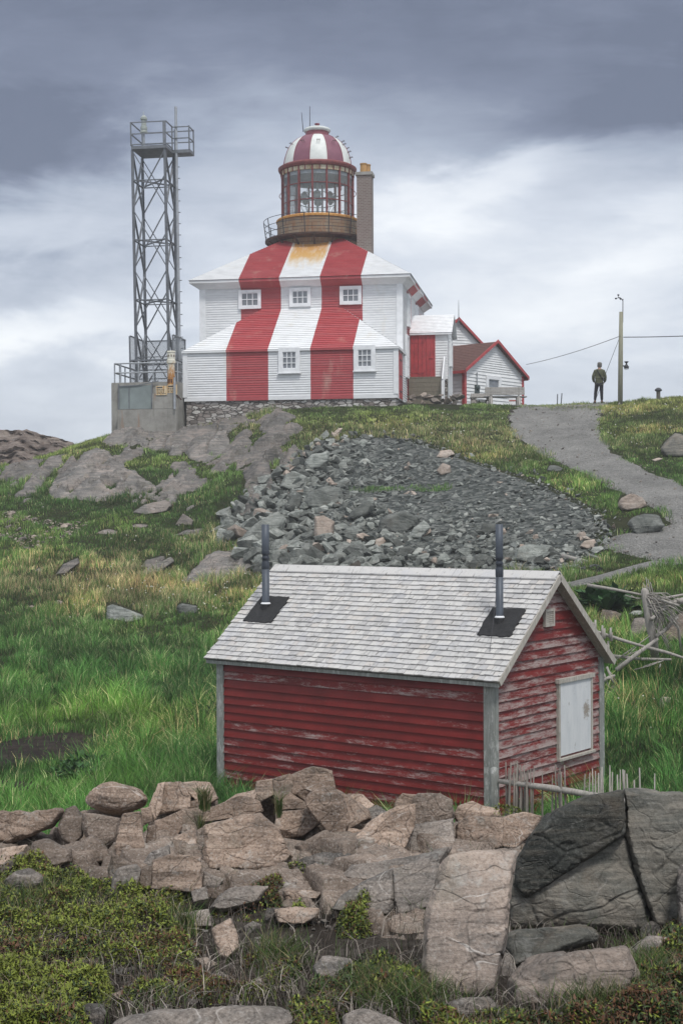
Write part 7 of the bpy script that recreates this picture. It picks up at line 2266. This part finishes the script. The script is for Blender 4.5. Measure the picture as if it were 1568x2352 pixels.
merged_stones('stone_chips', np.arange(len(rk)), Pk, rk, M_GREYG, 'small grey stones and chips strewn over the foreground peat', lift=(.1, .5))
rest = order[NI:]
isT = rsn.rand(len(rest)) < .05
merged_stones('rubble', rest[~isT], Pg, rad, M_GREEN, 'mass of small broken grey green rubble on the slope behind the shed')
merged_stones('rubble', rest[isT], Pg, rad, M_TAN, 'tan chips mixed through the grey rubble behind the shed')
xg_ = rsn.uniform(1150, 1640, 18000); yg_ = rsn.uniform(934, 1300, 18000)
kk = in_poly(xg_, yg_, PATH_POLY)
edge = poly_dist(xg_, yg_, PATH_POLY)
kk &= rsn.rand(18000) < .10 + .5 * np.exp(-edge / 9)
xg_, yg_ = xg_[kk][:2200], yg_[kk][:2200]
Pp = ground_hit(xg_, yg_); rp_ = np.clip(.8 + rsn.pareto(2.2, len(xg_)) * .8, .8, 5) * Pp[:, 1] / F
merged_stones('path_gravel', np.arange(len(rp_)), Pp + np.array([0, 0, .05]), rp_, M_GREYG, 'loose stones lying on the gravel path and along its edges', lift=(-.1, .3))
# scatter of stones on the left hillside and by the porch steps
LS = Z5((0, 850), (120, 840), (260, 900), (420, 890), (520, 940), (720, 930), (700, 990), (560, 1050), (420, 1060), (340, 1140), (230, 1180), (160, 1110), (0, 1060))
xs2 = rsn.uniform(0, 205, 4000); ys2 = rsn.uniform(1170, 1280, 4000)
ok = in_poly(xs2, ys2, LS) & ~in_poly(xs2, ys2, Z5((150, 960), (250, 930), (390, 960), (360, 1020), (220, 1030)))
xs2, ys2 = xs2[ok][:330], ys2[ok][:330]
P2 = ground_hit(xs2, ys2); r2 = np.clip(1.7 + rsn.pareto(2.2, len(xs2)) * 2.0, 1.7, 8) * P2[:, 1] / F
o2 = np.argsort(-r2)
for i in o2[:45]:
    stone('loose_stone', 'small grey pink stone in the scatter on the far left hillside', 'rock', 'stones scattered on the left hillside', rsn.randint(14), M_TAN if rsn.rand() < .5 else M_GREYG, (P2[i, 0], P2[i, 1], P2[i, 2] + r2[i] * .3), r2[i], (rsn.uniform(-.5, .5), rsn.uniform(-.5, .5), rsn.uniform(0, 6.3)))
merged_stones('stone_chips', o2[45:], P2, r2, M_TAN, 'fine stone chips between the scattered stones on the left hillside')
xs3, ys3 = rsn.uniform(935, 1055, 60), rsn.uniform(905, 930, 60)
for k in range(26):
    P = Vector((0, rsn.uniform(61.2, 64.0), 0)); P.x = (xs3[k] - CX) / F * P.y
    r = rsn.uniform(.10, .26)
    z = max(tz(P.x, P.y), zy(P.y, ys3[k] + 4))
    stone('step_stone', 'rough pinkish stone in the low heap before the porch steps', 'rock', 'stones heaped before the porch steps', rsn.randint(14), M_TAN if rsn.rand() < .7 else M_GREYG, (P.x, P.y, z + r * .1), r, (rsn.uniform(-.4, .4), rsn.uniform(-.4, .4), rsn.uniform(0, 6.3)))
# ================================================================ VEGETATION
def blades(name, P, h, w_, lean, az, col, mat_, label, tipf=.12, curve=1.0):
    n = len(P)
    fa = rng.uniform(0, 2 * math.pi, n)
    wx, wy = np.cos(fa) * w_ / 2, np.sin(fa) * w_ / 2
    lx, ly = np.cos(az) * lean * h, np.sin(az) * lean * h
    V = np.zeros((n, 5, 3))
    V[:, 0] = P + np.stack([-wx, -wy, -.03 * np.ones(n)], 1)
    V[:, 1] = P + np.stack([wx, wy, -.03 * np.ones(n)], 1)
    mid = P + np.stack([lx * .28, ly * .28, h * .55], 1)
    V[:, 2] = mid + np.stack([wx * .8, wy * .8, 0 * h], 1)
    V[:, 3] = mid - np.stack([wx * .8, wy * .8, 0 * h], 1)
    V[:, 4] = P + np.stack([lx, ly, h * np.sqrt(np.clip(1 - (lean * .6) ** 2, .2, 1))], 1)
    C = np.repeat(col[:, None, :], 5, 1)
    b = np.arange(n)[:, None] * 5
    quads = np.concatenate([b, b + 1, b + 2, b + 3], 1)
    tris = np.concatenate([b + 3, b + 2, b + 4], 1)
    o = np_obj(name, V.reshape(-1, 3), [quads, tris], mat_, smooth=True, col=C.reshape(-1, 3))
    return tag(o, label, kind='stuff')

def G2(x, y, cx, cy, sx, sy): return np.exp(-(((x - cx) / sx) ** 2 + ((y - cy) / sy) ** 2))
def mixc(a, b, t): return a * (1 - t[:, None]) + b * t[:, None]
NB = 780000
U = rng.uniform(-420, 1990, NB)
Y = rng.uniform(14.5, 66, NB)
X = (U - CX) / F * Y
Z = terrain(X, Y)
px_, py_ = pix(X, Y, Z)
keep = np.ones(NB, bool)
def cut(polys, pad=0):
    global keep
    for pl in polys:
        pa = np.array(pl)
        bb = (px_ > pa[:, 0].min() - 5) & (px_ < pa[:, 0].max() + 5) & (py_ > pa[:, 1].min() - 5) & (py_ < pa[:, 1].max() + 5)
        k = np.where(bb)[0]
        if len(k): keep[k[in_poly(px_[k], py_[k], pl)]] = False
nz = n2(X, Y, 1.2, 3, 71); nb_ = n2(X, Y, 5.0, 3, 72)
k0 = keep.copy()
cut(OUTC[:11])
tb = turf_break(np.stack([X, Y, Z], 1))
keep |= k0 & (tb < -.17)
cut([PATH_POLY, FOOT_POLY] + OUTC[11:]); cut(MUD_POLYS)
mudback = rng.random(NB) < np.where(nz > .18, .8, .06)
inmud = np.zeros(NB, bool)
for pl in MUD_POLYS: inmud |= in_poly(px_, py_, pl)
keep |= inmud & mudback
cut([PILE])
# gravel spill at the right foot of the heap
keep &= ~((px_ > 1370) & (py_ > 1190) & (py_ < 1272) & (py_ < 1300 - (px_ - 1370) * .12) & (px_ > 1385 + (nz * 20)))
# little ledges of the outcrops carry some turf back
back = rng.random(NB) < np.where(nz > .16, .45, .0)
inpile = in_poly(px_, py_, PILE)
gpile = np.exp(-(((px_ - 830) / 75) ** 2 + ((py_ - 1128) / 9) ** 2)) + np.exp(-(((px_ - 985) / 60) ** 2 + ((py_ - 1125) / 9) ** 2))
keep |= back & ~inpile & ~in_poly(px_, py_, PATH_POLY) & (py_ < 1190) & (py_ > 960) & (px_ < 700)
keep |= inpile & (gpile > .45) & (px_ > 800)
rg = np.where((py_ > 930) & (py_ < 1200) & (px_ < 740))[0]
tg = turf_gap(np.stack([X[rg], Y[rg], Z[rg]], 1), px_[rg], py_[rg])
keep[rg] &= ~((tg > .0) & (rng.random(len(rg)) < .93))
pd_ = np.where(in_poly(px_, py_, PATH_POLY), poly_dist(px_, py_, PATH_POLY), 0)
keep |= (pd_ > 0) & (pd_ < 16) & (rng.random(NB) < .75 - pd_ * .06 + .9 * nz)
# shed and buildings
loc = (np.stack([X, Y, Z], 1) - np.array(SN)) @ np.array(SHR)
keep &= ~((loc[:, 0] > -.03) & (loc[:, 0] < SB + .05) & (loc[:, 1] > -.05) & (loc[:, 1] < SLN + .05))
Lh = np.array(LHI)
lo = np.stack([X, Y, Z], 1) @ Lh[:3, :3].T + Lh[:3, 3]
keep &= ~((lo[:, 0] > -8.4) & (lo[:, 0] < 7.2) & (lo[:, 1] > .15) & (lo[:, 1] < 13))
keep &= ~((Y > 60.6) & (px_ > 930) & (px_ < 1060) & (nz > -.1))
X, Y, Z, px_, py_, nz, nb_ = (a[keep] for a in (X, Y, Z, px_, py_, nz, nb_))
n = len(X)
dry = .75 * G2(px_, py_, 430, 1330, 420, 90) + .75 * G2(px_, py_, 120, 1330, 240, 70) + .55 * G2(px_, py_, 700, 1250, 300, 40) + .85 * G2(px_, py_, 1080, 1000, 190, 55) + .5 * G2(px_, py_, 1290, 1140, 90, 60) + .35 * G2(px_, py_, 1480, 1000, 160, 80) + .35 * G2(px_, py_, 1150, 1312, 220, 30) + .45 * G2(px_, py_, 640, 1000, 200, 60) + .45 * G2(px_, py_, 1480, 1640, 70, 40)
dry = np.clip(dry * .8 + nb_ * .45 + nz * .30 - .12, 0, 1)
lush = np.clip((py_ - 1390) / 160, 0, 1)
top = np.clip((1120 - py_) / 120, 0, 1)
green = np.array([.072, .140, .036]); lushc = np.array([.055, .140, .033]); deep = np.array([.018, .055, .018]); olive = np.array([.115, .140, .048]); straw = np.array([.36, .30, .165]); pale = np.array([.24, .27, .13])
c = mixc(np.tile(green, (n, 1)), np.tile(olive, (n, 1)), np.clip(top * .65 + nb_ * .5, 0, 1))
c = mixc(c, np.tile(lushc, (n, 1)), np.clip(lush + nz * .2, 0, 1))
c = mixc(c, np.tile(np.array([.10, .20, .03]), (n, 1)), np.clip(.8 * G2(px_, py_, 330, 1665, 170, 40) + .5 * G2(px_, py_, 60, 1650, 120, 40) + .5 * G2(px_, py_, 200, 1820, 200, 40), 0, 1))
dk = np.clip(1.0 * G2(px_, py_, 590, 1650, 130, 45) + .6 * G2(px_, py_, 480, 1600, 140, 30) + .6 * G2(px_, py_, 180, 1775, 60, 30) + .8 * G2(px_, py_, 30, 1760, 70, 50) + .5 * G2(px_, py_, 1420, 1720, 100, 90) + np.clip(nb_ - .15, 0, 1) * lush * 1.2 + .6 * G2(px_, py_, 300, 1150, 250, 35) + .6 * G2(px_, py_, 1390, 1380, 60, 30), 0, 1)
c = mixc(c, np.tile(deep, (n, 1)), dk)
st = rng.random(n) < dry * .75
c[st] = straw * rng.uniform(.55, 1.2, (st.sum(), 1))
pl = (rng.random(n) < .11 + .10 * G2(px_, py_, 560, 1720, 260, 60) + .06 * G2(px_, py_, 400, 1500, 300, 60)) & ~st
c[pl] = pale * rng.uniform(.7, 1.2, (pl.sum(), 1))
c *= rng.uniform(.9, 2.0, (n, 1)) * (1 + .10 * top)[:, None]
pt = n2(X, Y, .8, 3, 171); pt2 = n2(X, Y, 2.4, 2, 173)
c *= np.clip(1 + .75 * pt + .55 * pt2, .35, 1.9)[:, None]
yel = np.clip(pt2 * 1.3 + .1, 0, .6)
c = mixc(c, c * np.array([1.35, 1.08, .9]), yel)
h = (.10 + .08 * rng.random(n)) * (1 + .7 * np.clip(nz, 0, 1)) + lush * rng.uniform(.04, .34, n) + dry * rng.uniform(.03, .22, n)
h = h + .30 * G2(px_, py_, 560, 1760, 190, 50) * rng.uniform(.6, 1.2, n)
near_mud = np.clip(G2(px_, py_, 140, 1720, 170, 55) + G2(px_, py_, 20, 1810, 120, 40), 0, 1)
h *= np.clip(1 + .9 * pt + .4 * nb_, .35, 1.9)
h *= 1 - .55 * near_mud
h *= (1 - .30 * top) * .80
wdt = (.0055 + .00022 * Y) * rng.uniform(.7, 1.3, n)
wdt = np.where(st, wdt * .7, wdt)
ci_, ed_, ox_, oy_ = worley(X + .3 * nz, Y + .3 * nb_, .42, .60, 77)
az = np.arctan2(oy_, ox_) + rng.normal(0, .9, n)
r2t = ox_ ** 2 + oy_ ** 2
h *= np.clip(1.25 - 1.6 * r2t, .45, 1.25) * (1 + .35 * _hash(ci_, ci_ * 3, ci_ * 0, 5))
c *= (1 + .28 * _hash(ci_, ci_ * 5, ci_ * 0, 6))[:, None]
lean = np.clip(rng.uniform(.1, .75, n) + .12 * lush, 0, .9)
P = np.stack([X, Y, Z], 1)
blades('meadow_grass', P, h, wdt, lean, az, c, M_BLADE, 'green and straw coloured meadow grass over the whole hillside')
# seed heads: small pale flower tufts in the meadow
NF = 2600
sel = rng.choice(n, 60000, replace=False)
fd = .9 * G2(px_[sel], py_[sel], 470, 1370, 260, 45) + .5 * G2(px_[sel], py_[sel], 560, 1420, 160, 70) + .8 * G2(px_[sel], py_[sel], 1060, 985, 210, 55) + .5 * G2(px_[sel], py_[sel], 1450, 985, 120, 70) + .7 * G2(px_[sel], py_[sel], 1220, 1300, 160, 22) + .35 * G2(px_[sel], py_[sel], 330, 1260, 200, 40) + .25 * G2(px_[sel], py_[sel], 1480, 1660, 90, 60)
fd = fd * np.clip(.6 + 2 * nb_[sel] + nz[sel], 0, 2)
sel = sel[rng.random(len(sel)) < fd * .085][:NF]
Fp = P[sel] + np.stack([np.zeros(len(sel)), np.zeros(len(sel)), h[sel] * 1.05 + .02], 1)
oct_v = np.array([(1, 0, 0), (-1, 0, 0), (0, 1, 0), (0, -1, 0), (0, 0, 1), (0, 0, -1)], float)
oct_f = np.array([(0, 2, 4), (2, 1, 4), (1, 3, 4), (3, 0, 4), (2, 0, 5), (1, 2, 5), (3, 1, 5), (0, 3, 5)])
rf = (.012 + .0003 * Fp[:, 1]) * rng.uniform(.6, 1.25, len(Fp))
V = (oct_v[None] * rf[:, None, None] + Fp[:, None]).reshape(-1, 3)
Ff = (oct_f[None] + (np.arange(len(Fp)) * 6)[:, None, None]).reshape(-1, 3)
fc = np.repeat(np.array([.62, .60, .50])[None] * rng.uniform(.6, 1.15, (len(Fp), 1)), 6, 0)
tag(np_obj('meadow_flowers', V, Ff, M_BLADE, smooth=False, col=fc), 'tiny white flower heads dotted through the meadow grass', kind='stuff')

# broad leaved dock plants near the shed and the mud
def leafy(name, pts, label):
    Vs, Qs, Cs, off = [], [], [], 0
    for (p, s, k) in pts:
        for i in range(k):
            a = rng.uniform(0, 2 * math.pi); L = s * rng.uniform(.6, 1.1); el = rng.uniform(.35, 1.25)
            d = np.array([math.cos(a) * math.cos(el), math.sin(a) * math.cos(el), math.sin(el)])
            sdv = np.array([-math.sin(a), math.cos(a), 0]) * L * .16
            b0 = np.array(p) + np.array([rng.uniform(-.1, .1), rng.uniform(-.1, .1), 0]) * s
            m1 = b0 + d * L * .55; tp = b0 + d * L + np.array([0, 0, -.25 * L])
            Vs += [b0, m1 + sdv, tp, m1 - sdv]
            Qs.append([off, off + 1, off + 2, off + 3]); off += 4
            cc = np.array([.035, .085, .028]) * rng.uniform(.6, 1.6)
            Cs += [cc] * 4
    return tag(np_obj(name, np.array(Vs), np.array(Qs), M_LEAF, smooth=True, col=np.array(Cs)), label, kind='stuff')
dp = []
for (x, y, sx, sy_, k, s) in ((590, 1640, 95, 26, 60, .42), (450, 1655, 60, 14, 16, .34), (185, 1775, 40, 22, 26, .30), (1395, 1390, 45, 20, 26, .5)):
    for _ in range(k):
        q = gh(x + rng.normal(0, sx * .5), y + rng.normal(0, sy_ * .5))
        dp.append((tuple(q), s * rng.uniform(.7, 1.3), 16))
leafy('leafy_weeds', dp, 'dark broad leaved weeds in clumps beside the shed and the mud')

# ---------------------------------------------------------------- foreground heath (crowberry, twigs, dry grass)
HEATH = [  # polygon, cushion height, palette weights (yellow green, dark green, rust), density
    ([(-320, 2010), (0, 2010), (90, 1992), (130, 2010), (215, 2040), (210, 2052), (330, 2050), (440, 2062), (400, 2085), (385, 2105), (400, 2125), (415, 2150), (420, 2170), (300, 2180), (180, 2165), (60, 2190), (-320, 2200)], .11, (.62, .30, .08), 1.0),
    ([(-320, 2200), (60, 2190), (180, 2180), (300, 2185), (440, 2180), (470, 2200), (440, 2240), (300, 2235), (140, 2225), (90, 2260), (-320, 2260)], .10, (.45, .25, .30), .9),
    ([(-320, 2240), (60, 2250), (110, 2270), (200, 2268), (262, 2280), (230, 2330), (180, 2420), (-320, 2420)], .12, (.85, .13, .02), 1.1),
    ([(280, 2300), (400, 2250), (560, 2268), (640, 2290), (500, 2300), (380, 2316), (270, 2322)], .07, (.45, .15, .40), .9),
    ([(604, 2018), (640, 2000), (680, 1996), (740, 1990), (774, 1994), (776, 2006), (750, 2024), (745, 2042), (690, 2028), (640, 2024)], .07, (.55, .35, .10), 1.1),
    ([(544, 2100), (560, 2070), (600, 2046), (640, 2036), (660, 2060), (640, 2080), (620, 2110), (560, 2120)], .10, (.30, .45, .25), 1.0),
    ([(664, 2112), (670, 2090), (692, 2084), (712, 2096), (706, 2122), (680, 2128)], .09, (.45, .4, .15), 1.2),
    ([(400, 2122), (440, 2118), (500, 2130), (496, 2142), (440, 2142), (410, 2136)], .05, (.4, .35, .25), 1.0),
    ([(487, 2104), (520, 2090), (545, 2094), (500, 2110)], .05, (.5, .35, .15), 1.0),
    ([(548, 2208), (600, 2198), (615, 2210), (580, 2226)], .05, (.4, .3, .3), 1.0),
    ([(600, 2238), (680, 2225), (700, 2260), (660, 2280), (590, 2262)], .07, (.35, .35, .30), .9),
    ([(772, 2130), (790, 2105), (830, 2095), (862, 2112), (862, 2138), (820, 2158), (780, 2150)], .13, (.4, .55, .05), 1.5),
    ([(700, 2300), (780, 2270), (880, 2240), (960, 2262), (985, 2300), (900, 2325), (760, 2345), (700, 2335)], .10, (.3, .6, .10), 1.0),
    ([(820, 2200), (880, 2185), (905, 2205), (850, 2225)], .06, (.4, .3, .3), 1.0),
    ([(1460, 2270), (1500, 2200), (1540, 2150), (1700, 2140), (1700, 2420), (1300, 2420), (1290, 2360), (1400, 2340)], .11, (.28, .45, .27), .9),
    ([(960, 2340), (1060, 2350), (1160, 2345), (1290, 2360), (1300, 2420), (960, 2420)], .08, (.35, .4, .25), .8),
    ([(660, 2330), (760, 2330), (800, 2420), (680, 2420)], .08, (.4, .4, .2), .9),
    ([(1132, 1850), (1150, 1844), (1185, 1850), (1208, 1866), (1180, 1872), (1140, 1864)], .06, (.9, .05, .05), 2.2),
    ([(1640, 2040), (1800, 2090), (2100, 2030), (2500, 1990), (2500, 2420), (1700, 2420)], .12, (.35, .4, .25), .30),
    ([(-1000, 2000), (-320, 2015), (-320, 2420), (-1000, 2420)], .12, (.5, .35, .15), .30),
    ([(145, 1990), (165, 1986), (180, 1996), (160, 2006)], .06, (.7, .2, .1), 1.0),
]
LV, LC_, NL = [], [], 0
HP_ = []
for poly, ch_, wts, den in HEATH:
    pa = np.array(poly)
    area = np.ptp(pa[:, 0]) * np.ptp(pa[:, 1])
    k = int(area * .95 * den)
    xs = rng.uniform(pa[:, 0].min(), pa[:, 0].max(), k); ysv = rng.uniform(pa[:, 1].min(), pa[:, 1].max(), k)
    d = poly_dist(xs, ysv, poly) * np.where(in_poly(xs, ysv, poly), 1, -1)
    ok = d > rng.normal(0, 5, k)
    xs, ysv, d = xs[ok], ysv[ok], d[ok]
    P0 = ground_hit(xs, ysv)
    if poly[0][0] == 1132:   # cushion growing on top of the rock line
        Yq = np.full(len(xs), 9.3); P0 = np.array([tuple(at(a, b, 9.3)) for a, b in zip(xs, ysv)]); P0[:, 2] -= .02
    b = np.clip(d / 14, 0, 1) ** .6 * ch_ * (.55 + .9 * np.clip(n2(P0[:, 0], P0[:, 1], .16, 3, 91) + .35, 0, 1.2))
    hole = n2(P0[:, 0], P0[:, 1], .22, 3, 95)
    ok = (hole > -.12) | (rng.random(len(hole)) < .10)
    P0, b, hole = P0[ok], b[ok], hole[ok]
    P0[:, 2] += b * rng.random(len(b)) ** .45 + .004
    pal = np.array([[.155, .185, .028], [.038, .060, .018], [.100, .045, .020]])
    nzc = n2(P0[:, 0], P0[:, 1], .30, 3, 93)
    w0 = np.array(wts)[None] * np.exp(np.stack([nzc * 2.2, -nzc * 2.2, n2(P0[:, 0], P0[:, 1], .25, 2, 97) * 3.2], 1))
    cum = np.cumsum(w0 / w0.sum(1, keepdims=True), 1)
    pick = (rng.random(len(P0))[:, None] > cum).sum(1).clip(0, 2)
    HP_.append((P0, pal[pick] * rng.uniform(.62, 1.45, (len(P0), 1))))
P0 = np.concatenate([a for a, b in HP_]); C0 = np.concatenate([b for a, b in HP_])
n = len(P0)
L = rng.uniform(.006, .019, n); a = rng.uniform(0, 2 * math.pi, n); el = rng.uniform(-.2, 1.2, n)
dv = np.stack([np.cos(a) * np.cos(el), np.sin(a) * np.cos(el), np.sin(el)], 1) * L[:, None]
sv = np.stack([-np.sin(a), np.cos(a), rng.uniform(-.4, .4, n)], 1) * (L * .33)[:, None]
V = np.stack([P0 - dv * .5, P0 + sv, P0 + dv, P0 - sv], 1).reshape(-1, 3)
b = np.arange(n)[:, None] * 4
tag(np_obj('crowberry_heath', V, np.concatenate([b, b + 1, b + 2, b + 3], 1), M_LEAF, smooth=True, col=np.repeat(C0, 4, 0)), 'low yellow green and rusty heath cushions between the foreground rocks', kind='stuff')
si = rng.choice(n, 9000, replace=False)
sh_ = rng.uniform(.035, .10, 9000)
blades('heath_stems', P0[si] - np.array([0, 0, .02]), sh_, rng.uniform(.002, .0045, 9000), rng.uniform(.2, 1.2, 9000), rng.uniform(0, 6.28, 9000), np.array([.13, .095, .07])[None] * rng.uniform(.5, 1.8, (9000, 1)), M_BLADE, 'thin woody stems sticking out of the heath cushions')
# dry twigs and grass between the cushions
N3 = 46000
xs = rng.uniform(-700, 2300, N3); ysv = rng.uniform(1960, 2380, N3)
P3 = ground_hit(xs, ysv)
m_ = n2(P3[:, 0], P3[:, 1], .35, 3, 99)
ok = rng.random(N3) < np.clip(.45 + m_ * 1.3, .08, 1)
P3, xs, ysv = P3[ok], xs[ok], ysv[ok]
n = len(P3)
kind_ = rng.random(n)
c3 = np.where((kind_ < .60)[:, None], np.array([.075, .062, .052]), np.where((kind_ < .88)[:, None], np.array([.30, .265, .23]), np.array([.07, .10, .035])))
c3 = c3 * rng.uniform(.5, 1.4, (n, 1))
gr = (kind_ >= .88)
h3 = np.where(gr, rng.uniform(.05, .16, n), rng.uniform(.05, .15, n))
blades('dry_twigs_and_grass', P3, h3, rng.uniform(.002, .005, n), np.where(gr, rng.uniform(.2, .8, n), rng.uniform(.7, 1.4, n)), rng.uniform(0, 6.28, n), c3, M_TWIG if False else M_BLADE, 'dry twigs and sparse grass blades on the foreground soil')
# grass tufts in the foreground
T_ = []
for (x, y, sx, sy_, k) in ((880, 2295, 80, 20, 700), (60, 2090, 160, 40, 1500), (1490, 2260, 70, 60, 1500), (1380, 2330, 110, 30, 1600), (640, 2220, 60, 30, 500), (930, 2330, 120, 20, 1200), (420, 2140, 40, 20, 300), (470, 1850, 12, 6, 120), (640, 1862, 8, 6, 60), (460, 1920, 4, 30, 90)):
    q = np.stack([rng.normal(x, sx * .5, k), rng.normal(y, sy_ * .5, k)], 1)
    if y < 1950:
        T_.append(np.array([tuple(at(a, b, 9.0)) for a, b in q]))
    else: T_.append(ground_hit(q[:, 0], q[:, 1]))
P4 = np.concatenate(T_); n = len(P4)
c4 = np.where((rng.random(n) < .65)[:, None], np.array([.065, .11, .03]), np.array([.20, .18, .09])) * rng.uniform(.5, 1.3, (n, 1))
blades('grass_tufts', P4, rng.uniform(.06, .17, n), rng.uniform(.003, .006, n), rng.uniform(.2, .9, n), rng.uniform(0, 6.28, n), c4, M_BLADE, 'wiry green grass tufts between the foreground stones')
HAZE = 0.0010
# ================================================================ SEA MIST
hz_ = bpy.data.materials.new('mist')
hz_.use_nodes = True
t_ = hz_.node_tree
t_.nodes.clear()
pv = t_.nodes.new('ShaderNodeVolumePrincipled')
pv.inputs['Color'].default_value = (0.93, 0.95, 0.98, 1)
pv.inputs['Density'].default_value = HAZE
pv.inputs['Anisotropy'].default_value = 0.1
t_.links.new(pv.outputs[0], t_.nodes.new('ShaderNodeOutputMaterial').inputs['Volume'])
mb = MB(); mb.box(-420, 420, -25, 310, -32, 24)
if HAZE > 0: tag(mb.build('haze', hz_), 'thin pale sea mist lying over the headland', kind='stuff')
